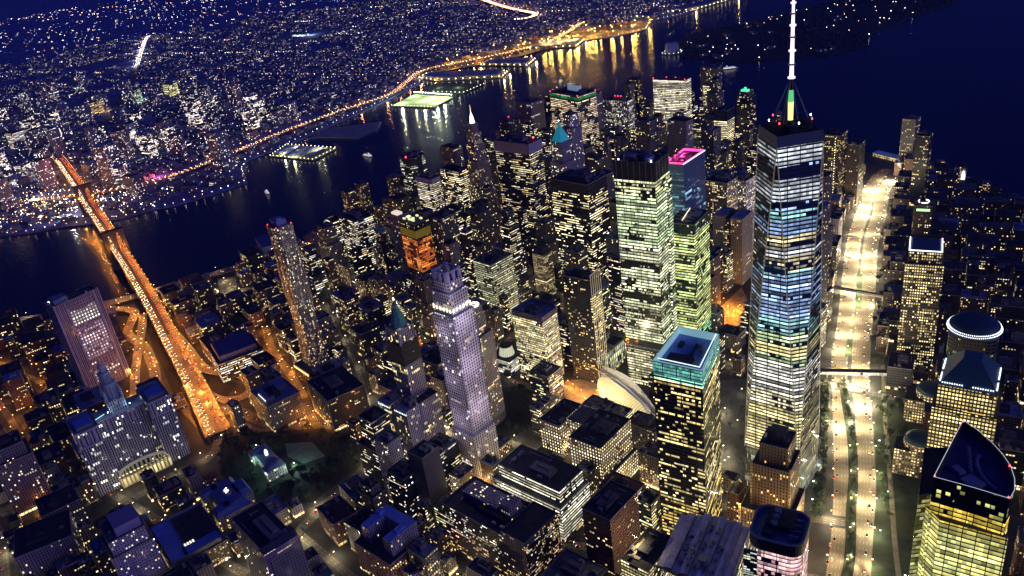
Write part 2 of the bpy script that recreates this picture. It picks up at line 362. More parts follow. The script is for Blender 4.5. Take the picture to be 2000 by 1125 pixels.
RAMP_B = smooth([(1130, -500, 10), (1097, -458, 10), (1030, -385, 8), (950, -310, 6), (890, -253, 4), (850, -236, 3), (816, -232, 2), (785, -216, 1), (767, -191, .5), (773, -168, .5), (800, -160, .6), (838, -176, 2), (882, -219, 4)])
PARKROW = smooth([(880, -195, 8), (840, -160, 6), (794, -133, 4), (756, -128, 2), (699, -103, .4), (668, -103, .4), (630, -96, .4), (560, -100, .4), (470, -60, .4)])
CENTRE = smooth([(790, -105, 7), (768, -80, 4), (751, -50, 1), (753, -17, .4), (783, 11, .4), (800, 40, .4), (830, 90, .4)])
ORANGE = smooth([(840, -390, .4), (793, -314, .4), (735, -249, .4), (677, -176, .4), (639, -120, .4), (616, -93, .4)])
ANN = smooth([(760, -480, .4), (701, -379, .4), (631, -277, .4), (573, -175, .4), (556, -140, .4)])
BROADWAY = smooth([(640, 330, .4), (585, 190, .4), (545, 70, .4), (505, -30, .4), (455, -140, .4), (395, -290, .4), (345, -430, .4), (290, -600, .4)])
CHURCH = smooth([(420, 330, .4), (345, 190, .4), (300, 15, .4), (262, -75, .4), (210, -230, .4), (190, -300, .4), (120, -440, .4)])
CHAMBERS = smooth([(900, 30, .4), (760, 95, .4), (620, 165, .4), (480, 230, .4), (300, 320, .4)])
BARCLAY = smooth([(470, 40, .4), (330, 80, .4), (230, 115, .4), (115, 128, .4), (-20, 150, .4)])
VESEY = smooth([(500, -75, .4), (350, -70, .4), (170, 30, .4), (60, 50, .4), (-60, 70, .4)])
LIBERTY = smooth([(250, -330, .4), (70, -260, .4), (-60, -205, .4), (-180, -150, .4)])
WATERST = smooth([(900, -560, .4), (840, -620, .4), (760, -720, .4), (640, -850, .4), (500, -960, .4), (340, -1050, .4)])
FULTON = smooth([(960, -760, .4), (905, -700, .4), (850, -620, .4), (740, -520, .4), (600, -400, .4), (440, -260, .4), (320, -190, .4)])
BQE = smooth([(2050, -1150, 8), (1780, -1180, 8), (1592, -1281, 8), (1484, -1488, 8), (1394, -1715, 8), (1277, -1936, 8), (1160, -2120, 8), (1150, -2330, 8), (1130, -2520, 8), (880, -2680, 8), (660, -2900, 8), (560, -3300, 8)])
TOPHWY = smooth([(1700, -5600, 8), (1420, -4820, 8), (1230, -4402, 8), (1037, -4040, 8), (875, -3790, 8), (850, -3690, 8), (890, -3620, 8), (960, -3640, 8)])
FLATB = smooth([(2260, -1900, .5), (2700, -2750, .5), (3087, -3430, .5), (3475, -4082, .5), (3811, -4692, .5), (3888, -5149, .5)])
BRIDGE = [(759, -71, 7), (813, -132, 11), (871, -198, 15), (927, -259, 19), (987, -324, 23), (1045, -388, 28), (1105, -453, 33), (1208, -562, 38), (1328, -686, 41), (1485, -850, 45), (1655, -1028, 42), (1807, -1190, 37), (1965, -1355, 28), (2098, -1495, 18), (2190, -1590, 6)]
BRP = smooth(BRIDGE, 3)
NASSAU = smooth([(575, -190, .4), (500, -330, .4), (440, -460, .4), (420, -640, .4), (400, -830, .4), (380, -1000, .4)])
BROAD = smooth([(300, -640, .4), (250, -800, .4), (220, -1000, .4), (200, -1120, .4)])
GREENW = smooth([(10, -340, .4), (-40, -520, .4), (-90, -760, .4), (-110, -980, .4)])
WARREN = smooth([(560, 110, .4), (400, 215, .4), (230, 275, .4), (60, 300, .4)])
PEARL = smooth([(1060, 60, .4), (960, 130, .4), (800, 300, .4)])
MADISON = smooth([(1240, -180, .4), (1120, -90, .4), (1000, 20, .4), (900, 130, .4)])
SOUTHST = smooth([(1420, -330, .4), (1250, -250, .4), (1140, -190, .4), (1100, -70, .4)])
BEEKMAN = smooth([(600, -95, .4), (720, -330, .4), (850, -470, .4)])
ROADS = [(WEST1, 30), (WEST2, 28), (FDR, 24), (RAMP_A, 12), (RAMP_D, 10), (RAMP_B, 12), (PARKROW, 22), (CENTRE, 18), (ORANGE, 16), (ANN, 9), (BROADWAY, 17), (CHURCH, 17), (CHAMBERS, 15), (BARCLAY, 13), (VESEY, 15), (LIBERTY, 14), (WATERST, 14), (FULTON, 13), (NASSAU, 10), (BROAD, 12), (GREENW, 12), (WARREN, 12), (PEARL, 13), (MADISON, 12), (SOUTHST, 12)]

def road_mat(name, lanes, col=(.085, .078, .066), full=None):
    m = bpy.data.materials.new(name); m.use_nodes = True; n = m.node_tree; b = n.nodes['Principled BSDF']; b.inputs['Roughness'].default_value = .75
    uv = n.nodes.new('ShaderNodeUVMap'); s = n.nodes.new('ShaderNodeSeparateXYZ'); n.links.new(uv.outputs[0], s.inputs[0])
    def M(op, a, c, d=None):
        x = n.nodes.new('ShaderNodeMath'); x.operation = op
        for i, q in enumerate((a, c, d)):
            if q is None: continue
            if isinstance(q, (int, float)): x.inputs[i].default_value = q
            else: n.links.new(q, x.inputs[i])
        return x.outputs[0]
    line = M('LESS_THAN', M('ABSOLUTE', M('SUBTRACT', M('FRACT', M('DIVIDE', s.outputs[0], 3.5), 0), .5), 0), .035)
    dash = M('LESS_THAN', M('FRACT', M('DIVIDE', s.outputs[1], 9.), 0), .4)
    nz = n.nodes.new('ShaderNodeTexNoise'); nz.inputs['Scale'].default_value = .04; nz.inputs['Detail'].default_value = 6; n.links.new(uv.outputs[0], nz.inputs['Vector'])
    sc = n.nodes.new('ShaderNodeVectorMath'); sc.operation = 'SCALE'; sc.inputs[0].default_value = col; n.links.new(M('MULTIPLY_ADD', nz.outputs['Fac'], 1.1, .45), sc.inputs['Scale'])
    mi = n.nodes.new('ShaderNodeMix'); mi.data_type = 'RGBA'; n.links.new(M('MULTIPLY', line, dash), mi.inputs[0]); n.links.new(sc.outputs[0], mi.inputs[6]); mi.inputs[7].default_value = (.55, .55, .5, 1)
    n.links.new(mi.outputs[2], b.inputs['Base Color']); return m
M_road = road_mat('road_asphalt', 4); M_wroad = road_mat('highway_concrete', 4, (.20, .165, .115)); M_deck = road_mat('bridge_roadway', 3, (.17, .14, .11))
def road(name, P, wd, z=.05, m_=None, thick=0., kerb=True):
    mb = MB(); ribbon(mb, P, wd, z, thick)
    o = struct(mb.build(name, m_ or M_road))
    if kerb:
        k = MB()
        for sg in (-1, 1):
            w0 = wd if not callable(wd) else None
            if w0: ribbon(k, P, 3.2, z+.12, .3, off=sg*(w0/2+1.6))
        if k.f: struct(k.build('pavement', M_pave if thick == 0 else M_conc))
    return o
def area(name, P, z, m_):
    mb = MB(); a = sum(P[i][0]*P[(i+1) % len(P)][1]-P[(i+1) % len(P)][0]*P[i][1] for i in range(len(P)))
    Q = P if a > 0 else P[::-1]; mb.face([(x, y, z) for x, y in Q]); return struct(mb.build(name, m_))
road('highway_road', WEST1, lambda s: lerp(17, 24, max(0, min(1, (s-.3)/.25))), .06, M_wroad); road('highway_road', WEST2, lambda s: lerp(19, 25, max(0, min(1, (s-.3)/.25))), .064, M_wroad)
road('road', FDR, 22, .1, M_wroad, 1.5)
area('interchange_apron', [(868, -200), (800, -140), (740, -112), (640, -118), (640, -84), (700, -80), (760, -50), (830, -110), (905, -170)], .09, M_deck)
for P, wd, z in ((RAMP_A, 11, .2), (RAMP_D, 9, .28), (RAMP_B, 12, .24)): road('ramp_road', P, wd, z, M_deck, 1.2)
for i, (P, wd) in enumerate(((PARKROW, 20), (CENTRE, 15), (ORANGE, 13), (ANN, 7), (BROADWAY, 14), (CHURCH, 14), (CHAMBERS, 12), (BARCLAY, 11), (VESEY, 12), (LIBERTY, 11), (WATERST, 12), (FULTON, 11), (NASSAU, 8), (BROAD, 10), (GREENW, 10), (WARREN, 10), (PEARL, 11), (MADISON, 10), (SOUTHST, 10))):
    road('street_road', P, wd, .02+.006*i-(.4 if P[-1][2] == .4 else 0)*1.0)
road('expressway_road', BQE, 26, .1, M_wroad, 1.5, False); road('expressway_road', TOPHWY, 30, .1, M_wroad, 1.5, False); road('avenue_road', FLATB, 30, .1, None, 0, False)
# verges and planted strips along the highway
MED = smooth([(-22, 200), (-45, 150), (-57, 106), (-67, 53), (-80, -6), (-90, -72), (-96, -140), (-101, -196)])
area('dark_ground_patch', [(1180, -500), (900, -180), (800, -110), (800, -205), (950, -300), (1120, -480)], .03, mat('unlit_ground', (.010, .009, .008), .95, noise=.7, scale=.06))  # dark sheet: the lack of light between the ramps put into colour
mb = MB(); ribbon(mb, MED, 10.5, .22, .25); struct(mb.build('median_lawn', mat('planted_median', (.012, .018, .008), .95)))
MED2 = smooth([(-118, -262), (-130, -310)]); MED3 = smooth([(-158, -400), (-182, -520)])
for Q, wd in ((MED2, 7), (MED3, 9)):
    mb = MB(); ribbon(mb, Q, wd, .22, .25); struct(mb.build('median_lawn', M_grass))
WALK_E = smooth([(-22, 60), (-40, -40), (-58, -130), (-72, -190)])
mb = MB(); ribbon(mb, WALK_E, 20, .10, .1); struct(mb.build('pavement', mat('plaza_paving', (.06, .055, .05), .8, noise=.3, scale=.2)))
area('plaza_paving', [(95, -30), (40, 20), (10, 40), (-35, -60), (-70, -190), (-30, -215), (90, -200), (130, -110)], .16, mat('memorial_paving', (.07, .07, .07), .75, noise=.4, scale=.1))
PARK = [(754, -66), (720, -78), (662, -87), (575, -92), (520, -20), (560, 60), (640, 60), (715, 10)]
area('park_ground', PARK, .10, mat('park_soil', (.012, .016, .008), .95, noise=.6, scale=.05))
area('park_lawn', [(650, -56), (612, -60), (580, -30), (604, -14), (634, -28)], .16, mat('fountain_plaza', (.13, .17, .14), .8, noise=.3, scale=.15))
area('lawn', [(-30, 290), (-78, 110), (-112, -60), (-138, -160), (-158, -240), (-200, -240), (-168, -70), (-146, 40), (-112, 150), (-80, 290)], .035, mat('verge_grass', (.022, .034, .014), .95, noise=.6, scale=.06))
WORK = [(57, -328), (47, -417), (10, -487), (3, -432), (28, -312)]; STN = [(279, -205), (221, -218), (226, -148), (264, -136)]
area('work_site_ground', WORK, .2, mat('work_site_lit_ground', (.20, .17, .13), .9, noise=.6, scale=.12)); area('station_forecourt', STN, .2, mat('forecourt_lit_ground', (.15, .13, .11), .8, noise=.5, scale=.15))  # both grounds paled in colour so that the orange light pools show
PROM = [(-95, 240, 0), (-122, 120, 0), (-140, 20, 0), (-150, -60, 0), (-172, -200, 0)]
mb = MB(); ribbon(mb, smooth([(-84, 240), (-98, 120), (-118, 0), (-136, -110), (-160, -240)]), 5, .09); struct(mb.build('park_path', mat('path_paving', (.16, .14, .11), .8, noise=.3, scale=.2)))
area('lit_yard', [(1047, -595), (1010, -604), (978, -548), (921, -551), (894, -506), (940, -457), (1000, -520)], .10, mat('yard_gravel', (.22, .19, .14), .85, noise=.5, scale=.08))
area('market_paving', [(925, -860), (880, -800), (820, -690), (800, -610), (820, -600), (860, -660), (905, -740), (945, -800)], .09, mat('market_setts', (.16, .12, .09), .8, noise=.4, scale=.2))
area('churchyard_lawn', [(340, -200), (300, -110), (340, -60), (400, -90), (410, -170)], .09, mat('churchyard_soil', (.012, .015, .008), .95))
area('battery_park_lawn', [(-180, -1050), (-60, -1180), (-60, -1300), (-220, -1270), (-310, -1120), (-280, -1040)], .09, mat('battery_lawn', (.02, .03, .014), .95, noise=.5, scale=.03))
# ================================================================ GENERIC BUILDING
def unit_mesh():
    m = MB(); m.box(0, 0, 0, 4, 2.6, 2.2); m.cyl(-.9, 0, 2.2, 2.7, .9, n=10); m.cyl(1.1, 0, 2.2, 2.7, .9, n=10); m.box(0, 0, -.3, 3.4, 2, .3); return m
_um = unit_mesh().build('cooling_unit', M_metal); UNIT = _um.data; bpy.data.objects.remove(_um)
def tank_mesh():
    m = MB(); m.cyl(0, 0, 3, 6.6, 2.1, n=12); m.cyl(0, 0, 6.6, 8, 2.3, .05, n=12)
    for a in range(4): m.tube((1.5*math.cos(a*1.57+.78), 1.5*math.sin(a*1.57+.78), 0), (1.5*math.cos(a*1.57+.78), 1.5*math.sin(a*1.57+.78), 3), .18)
    m.box(0, 0, 2.7, 3.6, 3.6, .3); return m
_um = tank_mesh().build('water_tank', mat('tank_wood', (.09, .06, .04), .9)); TANK = _um.data; bpy.data.objects.remove(_um)
def inst(me, name, parent, loc, rz=0, sc=1):
    o = bpy.data.objects.new(name, me); COL.objects.link(o); o.parent = parent; o.location = loc; o.rotation_euler = (0, 0, rz)
    if sc != 1: o.scale = (sc,)*3
    return o
def roof_set(t, poly, h, rk, rn, pent=True, units=3, tank=False, z_in=1.1):
    mb = MB(); mb.cap(inset(poly, .5), h-z_in); mb.wall(inset(poly, .5)[::-1], h-z_in, h); mb.build('roof', M_roof[rk], t)
    mb = MB(); o_ = inset(poly, -.18); i_ = inset(poly, .5)
    mb.wall(o_, h-.7, h+.25); mb.wall(i_[::-1], h-.02, h+.25)
    for i in range(len(poly)):
        j = (i+1) % len(poly); mb.face([(*o_[i], h+.25), (*o_[j], h+.25), (*i_[j], h+.25), (*i_[i], h+.25)])
    mb.build('parapet', M_cop, t)
    xs = [p[0] for p in poly]; ys = [p[1] for p in poly]; cx = sum(xs)/len(xs); cy_ = sum(ys)/len(ys)
    wx = (max(xs)-min(xs)); wy = (max(ys)-min(ys))
    if pent:
        pw, pd, ph = wx*rn.uniform(.3, .5), wy*rn.uniform(.3, .5), rn.uniform(3.5, 7)
        ox, oy = rn.uniform(-.1, .1)*wx, rn.uniform(-.1, .1)*wy
        mb = MB(); mb.box(cx+ox, cy_+oy, h-z_in, pw, pd, ph, bottom=False); mb.box(cx+ox+pw*.15, cy_+oy, h-z_in+ph, pw*.4, pd*.6, 2.2, bottom=False)
        for q in range(4): mb.box(cx+ox-pw*.35+q*pw*.12, cy_+oy-pd*.3, h-z_in+ph, .9, .9, .8, bottom=False)
        mb.build('penthouse', rn.choice([M_roof['mid'], M_conc, M_roof['dark']]), t)
        if units > 1:
            for q in range(2):
                m2 = MB(); l_ = rn.uniform(.18, .42)
                if q: m2.box(cx+rn.uniform(-.25, .25)*wx, cy_+rn.choice((-.38, .38))*wy, h-z_in, l_*wx, .8, .9, bottom=False)
                else: m2.box(cx+rn.choice((-.38, .38))*wx, cy_+rn.uniform(-.25, .25)*wy, h-z_in, .8, l_*wy, .9, bottom=False)
                m2.build('duct', M_metal, t)
        for q in range(units):
            sx, sy = rn.choice([(-.34, rn.uniform(-.3, .3)), (.34, rn.uniform(-.3, .3)), (rn.uniform(-.3, .3), .36), (rn.uniform(-.3, .3), -.36)])
            inst(UNIT, 'cooling_unit', t, (cx+sx*wx, cy_+sy*wy, h-z_in+.3), rn.choice([0, 1.57]), rn.uniform(.8, 1.5))
        if tank: inst(TANK, 'water_tank', t, (cx+.3*wx, cy_-.25*wy, h-z_in))
def building(name, label, cat, cx, cy, w_, d_, ang, h, style, roof='dark', tiers=None, pent=True, units=3, tank=False, group=None, seed=0, outline=None, ovr=None, ground=True, simple=False):
    """w along the street running away from the viewer (local x), d across it (local y). tiers: list of (top z, w scale, d scale) from the ground up"""
    rn = random.Random(seed or hash((round(cx), round(cy))) & 0xffff)
    take(cx, cy, w_, d_, R(ang)); m_ = fac(style, **(ovr or {})) if isinstance(style, str) else style
    tiers = tiers or [(h, 1, 1)]; u = rn.randrange(1, 9)*1200.
    if simple:
        mb = MB(); z = 0
        for zt, a, b_ in tiers: mb.prism(rect(0, 0, w_*a, d_*b_), z, zt, mi=0, mt=1, u=u); z = zt
        mb.box(w_*.08, 0, z, w_*.35, d_*.35, 3.2, mi=1, bottom=False)
        o = mb.build(name, [m_, M_roof[roof]], None, (cx, cy, 0), R(ang)); return setp(o, label, cat, group)
    t = thing(name, label, cat, (cx, cy, 0), R(ang), group)
    mb = MB(); z = 0
    for i, (zt, a, b_) in enumerate(tiers):
        P = outline(a, b_) if outline else rect(0, 0, w_*a, d_*b_)
        mb.wall(P, z, zt, u=u)
        z = zt
    mb.build('wall', m_, t)
    if ground:   # street level frontage band, 3 mm and more proud of the wall
        P = outline(tiers[0][1], tiers[0][2]) if outline else rect(0, 0, w_*tiers[0][1], d_*tiers[0][2])
        mb = MB(); mb.wall(inset(P, -.25), 0, 5.2, u=u); mb.face([(*p, 5.2) for p in inset(P, -.25)]); mb.build('shopfront', SHOP, t)
    for i, (zt, a, b_) in enumerate(tiers):
        P = outline(a, b_) if outline else rect(0, 0, w_*a, d_*b_)
        last = i == len(tiers)-1
        roof_set(t, P, zt, roof, rn, pent and last, units if last else 0, tank and last)
    return t
SHOP = facade('shopfront_lights', (.08, .07, .06), bw=4.5, fh=5.2, fx=.8, fy=.6, p1=.45, p2=.2, k=2, ca=AMB, cb=PALE, es=1.6)
# ================================================================ LANDMARKS
def bx_part(name, m_, t, *boxes):
    mb = MB()
    for b_ in boxes: mb.box(*b_[:6], *(b_[6:] or ()))
    return mb.build(name, m_, t)
def beacon(t, x, y, z, m_=None, r=1.0, name='beacon'):
    mb = MB(); mb.cyl(x, y, z, z+r*2, r*.7, n=8); return mb.build(name, m_ or G_red, t)

# ---- the tall glass tower with the spire
def spire_tower():
    t = thing('glass_skyscraper', 'tallest glass tower with chamfered corners and a white lit spire', 'skyscraper', (0, 0, 0), R(-118)); take(0, 0, 66, 66, R(-118))
    Bp = rect(0, 0, 61, 61); zt = 406.; T = [(0, -31), (31, 0), (0, 31), (-31, 0)]   # top square turned by 45 degrees
    CW = (.88, .95, 1); CB = (.38, .55, .9); CY = (1, .82, .36); CG = (.75, .95, .5); CT = (.40, .78, .80)
    ramp = [(0, CY, .55), (70, (1, .84, .36), .50), (120, (1, .92, .6), .42), (140, (1, .98, .85), .7), (176, CG, .18), (186, CY, .55), (198, CG, .3), (212, CT, .4), (228, CB, .35), (262, CB, .5), (276, CT, .35), (282, (1, .85, .5), .38), (296, WHT, .55), (306, (1, .8, .4), .40), (318, CB, .45), (334, CT, .35), (344, CB, .06), (352, CW, 1.), (374, CB, .03), (387, CW, 1.)]
    g = facade('spire_tower_glass', (.02, .03, .045), (.03, .07, .20), bw=3.05, fh=4.05, fx=.98, fy=.56, p1=.5, p2=.85, k=9, p3=.8, frow=.75, ca=(.9, .92, .95), cb=(1, 1, 1), es=1.25, ramp=ramp, H=430., grough=.06, zamt=.15, mull=12.2, gmetal=.35, jit=10.)
    g2 = facade('spire_tower_shaded_glass', (.015, .02, .03), (.02, .05, .10), bw=3.05, fh=4.05, fx=.96, fy=.5, p1=.15, p2=.5, k=6, p3=.25, ca=(.9, .92, .95), cb=(1, 1, 1), es=.5, ramp=ramp, H=430., grough=.06, zamt=.5, frow=.7, gmetal=.35, jit=24.)  # darker copy of the glass, side facet shade put into its colour
    zb = 57
    mb = MB()
    for i in range(4):     # base edge i and the apex above its middle, then the inverted triangle at the next corner
        a, c = Bp[i], Bp[(i+1) % 4]; ap = T[i]; nx = T[(i+1) % 4]; l = 61.; u = i*240.
        mb.face([(*a, zb), (*c, zb), (*ap, zt)], [(u, zb), (u+l, zb), (u+l/2, zt)], 1 if i == 0 else 0)
        l2 = math.hypot(nx[0]-ap[0], nx[1]-ap[1])
        mb.face([(*c, zb), (*nx, zt), (*ap, zt)], [(u+122, zb), (u+122+l2/2, zt), (u+122-l2/2, zt)], 1 if i == 2 else 0)
    mb.build('curtain_wall', [g, g2], t)
    pl = facade('podium_fins', (.10, .10, .09), (.04, .05, .05), bw=1.5, fh=8, fx=.5, fy=.85, p1=.7, p2=.5, k=6, ca=(1, .86, .5), cb=(.8, 1, .75), es=.55)
    mb = MB(); mb.wall(rect(0, 0, 61.2, 61.2), 0, zb); mb.build('podium', pl, t)
    bz = MB()                              # bright metal edges where the facets meet
    for i in range(4):
        for q in (T[i], T[(i+1) % 4]): bz.tube((*Bp[(i+1) % 4], zb), (*q, zt), .55, 5)
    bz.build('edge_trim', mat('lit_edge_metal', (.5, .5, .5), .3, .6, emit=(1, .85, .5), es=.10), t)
    mb = MB(); mb.wall(T, zt, 417); mb.build('crown', facade('crown_glass', (.10, .13, .18), (.10, .14, .22), bw=3.05, fh=11, fx=.9, fy=.9, p1=0, p2=0, grough=.25), t)
    mb = MB(); Ti = inset(T, 1.2); mb.wall(Ti[::-1], 409, 417); mb.cap(Ti, 409)
    for i in range(4): j = (i+1) % 4; mb.face([(*T[i], 417), (*T[j], 417), (*Ti[j], 417), (*Ti[i], 417)])
    mb.build('roof', M_roof['dark'], t)
    mb = MB()
    for z, r_ in ((418, 19.5), (421.5, 19.5), (425, 19.5)):
        for i in range(28):
            a, b_ = 2*math.pi*i/28, 2*math.pi*(i+1)/28
            mb.tube((r_*math.cos(a), r_*math.sin(a), z), (r_*math.cos(b_), r_*math.sin(b_), z), .28, 5)
            if z < 425: mb.tube((r_*math.cos(a), r_*math.sin(a), z), (r_*math.cos(b_), r_*math.sin(b_), z+3.5), .12, 4)
            if i % 4 == 0: mb.tube((r_*math.cos(a), r_*math.sin(a), z), (4*math.cos(a), 4*math.sin(a), z), .2, 4)
    for i in range(14): a = 2*math.pi*i/14; mb.tube((19.5*math.cos(a), 19.5*math.sin(a), 409), (19.5*math.cos(a), 19.5*math.sin(a), 425), .25, 4)
    mb.cyl(0, 0, 409, 420, 8, 7, 12)
    mb.build('broadcast_ring', M_dmetal, t)
    for i, (m_, a) in enumerate(((G_white, .4), (G_red, 1.3), (G_white, 2.2), (G_red, 3.0), (G_white, 3.9), (G_red, 4.8), (G_white, 5.5))):
        beacon(t, 19.5*math.cos(a), 19.5*math.sin(a), 425, m_, .8)
    sp = thing('spire', None, None, (0, 0, 0)); sp.parent = t
    def seg(name, z0, z1, r0_, r1_, m_, n=8): mb = MB(); mb.cyl(0, 0, z0, z1, r0_, r1_, n); return mb.build(name, m_, sp)
    seg('mast_base', 417, 424, 3.0, 2.7, M_dmetal)
    seg('lit_shaft', 424, 441, 2.5, 2.7, glow('spire_yellow', (.95, .95, .25), 1.3)); seg('lit_shaft', 441, 452, 2.7, 2.1, glow('spire_green', (.12, .75, .2), .9))
    seg('dark_shaft', 452, 463, 2.1, 2.0, M_dmetal)
    wp = glow('spire_white', (1, .86, .95), 1.6)
    zs = [463, 475, 487, 499, 509, 519, 528, 532]; rs = [2.0, 1.9, 1.8, 1.65, 1.5, 1.3, 1.0, .3]
    for i in range(7):
        seg('lit_shaft', zs[i]+.8, zs[i+1]-.6, rs[i], rs[i]*.93, wp); mb = MB(); mb.cyl(0, 0, zs[i]-.6, zs[i]+.8, rs[i]+1.3, n=10); mb.build('mast_collar', M_metal if i % 2 else wp, sp)
    mb = MB()
    for i in range(8): a = i*math.pi/4; mb.tube((17*math.cos(a), 17*math.sin(a), 425), (1.8*math.cos(a), 1.8*math.sin(a), 460), .16, 4)
    mb.build('stay_cable', M_metal, sp)
    # unlit mast between the horizontal entrance canopies
    mb = MB(); mb.box(40, -22, 0, 14, 22, 6); mb.build('entrance_canopy', M_white, t)
spire_tower()

def glass_tower_green():
    H = 329; a = R(-113)
    t = thing('office_tower', 'broad green-lit glass office tower with a black louvred crown', 'skyscraper', (150, -212, 0), a); take(150, -212, 46, 58, a)
    ramp = [(0, (1, .9, .6), .75), (57, (.2, .2, .2), .04), (74, (.95, 1, .70), .62), (135, (.5, .6, .4), .12), (146, (.95, 1, .72), .6), (218, (.8, 1, .65), .75), (285, (.95, 1, .6), .6), (305, (.6, .7, .3), .0)]
    g = facade('green_lit_glass', (.012, .018, .014), (.02, .035, .03), bw=2.2, fh=4.3, fx=.97, fy=.60, p1=.25, p2=.45, k=7, p3=.40, ca=(1, .96, .80), cb=(1, 1, .93), es=1.15, ramp=ramp, H=H, mull=9.2, zamt=.75)
    mb = MB(); u = mb.wall(rect(0, 0, 43, 55), 0, 305); mb.build('wall', g, t)
    mb = MB(); mb.wall(rect(16, 0, 12, 60), 0, 300, u=2400); mb.cap(rect(16, 0, 12, 60), 300); mb.build('side_bay', g, t)
    mb = MB(); mb.wall(rect(0, 0, 43.4, 55.4), 305, H); mb.build('crown', M_black, t)
    mb = MB()
    for q in range(7): mb.box(-22, -24+q*8, 297, .5, .5, 33)
    for q in range(5): mb.box(-17+q*8.5, 27.9, 297, .5, .5, 33); mb.box(-17+q*8.5, -28, 297, .5, .5, 33)
    mb.build('brace', M_metal, t)
    roof_set(t, rect(0, 0, 43, 55), H, 'dark', random.Random(3), True, 6)
    bx_part('roof_equipment', M_roof['blue'], t, (-8, -14, H-1, 14, 9, 5), (7, 12, H-1, 10, 12, 4)); bx_part('roof_equipment', M_metal, t, (-10, 10, H-1, 9, 14, 7), (6, -6, H-1, 8, 9, 6))
    beacon(t, -18, -22, H, G_white, 1.1); beacon(t, -18, 22, H, G_white, .8)
glass_tower_green()

def blue_tower():
    a = R(-113); t = thing('office_tower', 'blue mirrored glass tower with a pink lit slanted roof', 'skyscraper', (98, -292, 0), a)
    take(95, -270, 70, 40, a); H = 298
    g = facade('mirror_blue_glass', (.10, .14, .26), (.11, .17, .36), bw=3, fh=4.1, fx=.98, fy=.8, p1=.1, p2=.25, k=6, ca=(.5, .9, .8), cb=WHT, es=.55, ramp=[(0, (.6, 1, .8), .5), (200, (.45, .75, 1), .35), (262, (.3, .5, 1), .015)], H=H, grough=.1, gmetal=.4)
    P = [(-30, -12), (30, -18), (30, 12), (-30, 14)]
    mb = MB(); mb.wall(P, 0, H); mb.build('wall', g, t)
    roof_set(t, P, H, 'mid', random.Random(4), True, 3)
    mb = MB(); mb.wall(inset(P, 1.0)[::-1], H-1.1, H+2.2); mb.build('roof_light_strip', glow('pink_roof_light', (1, .05, .28), 2.6), t)
    mb = MB(); pk = bpy.data.lights.new('pink_roof_lamp', 'POINT'); pk.energy = 45000; pk.color = (1, .05, .3); pk.shadow_soft_size = 2
    o = bpy.data.objects.new('pink_roof_lamp', pk); COL.objects.link(o); o.parent = t; o.location = (-4, 0, H+6)
    mb = MB(); mb.tube((-30.3, -12, H+.6), (30.3, -18.3, H+.6), .5, 5); mb.build('roof_edge_light', glow('white_edge', (1, .85, 1), 2), t)
    # lower, wider block in front
    Hl = 230; Q = rect(0, 0, 53, 36); ga = facade('green_yellow_glass', (.02, .03, .025), (.02, .04, .035), bw=2.4, fh=4.1, fx=.97, fy=.55, p1=.2, p2=.5, k=5, p3=.5, ca=(1, 1, .45), cb=(.75, 1, .75), es=1.1, ramp=[(0, AMB, .3), (30, (.5, 1, .8), .45), (70, (1, 1, .6), .6), (215, (.5, .6, .5), .1)], H=Hl, zamt=.6)
    t2 = thing('office_tower', 'yellow-green lit glass block joined to the foot of the blue mirrored tower', 'office block', (94, -250, 0), a)
    mb = MB(); mb.wall(Q, 0, Hl); mb.build('wall', ga, t2); roof_set(t2, Q, Hl, 'dark', random.Random(5), False, 0)
    mb = MB()
    for q in range(6): mb.box(-18+q*7, RND.uniform(-8, 8), Hl-1, 4.5, RND.uniform(8, 16), 2.5)
    for q in range(5): mb.tube((-20+q*9, -12, Hl+2), (-16+q*9, 12, Hl+2.2), .6, 5)
    mb.build('roof_equipment', M_metal, t2)
    mb = MB(); mb.tube((-22, 0, Hl+3), (20, 6, Hl+3), .4, 4); mb.build('roof_light', glow('roof_work_light', (1, .8, .5), 3), t2)
blue_tower()

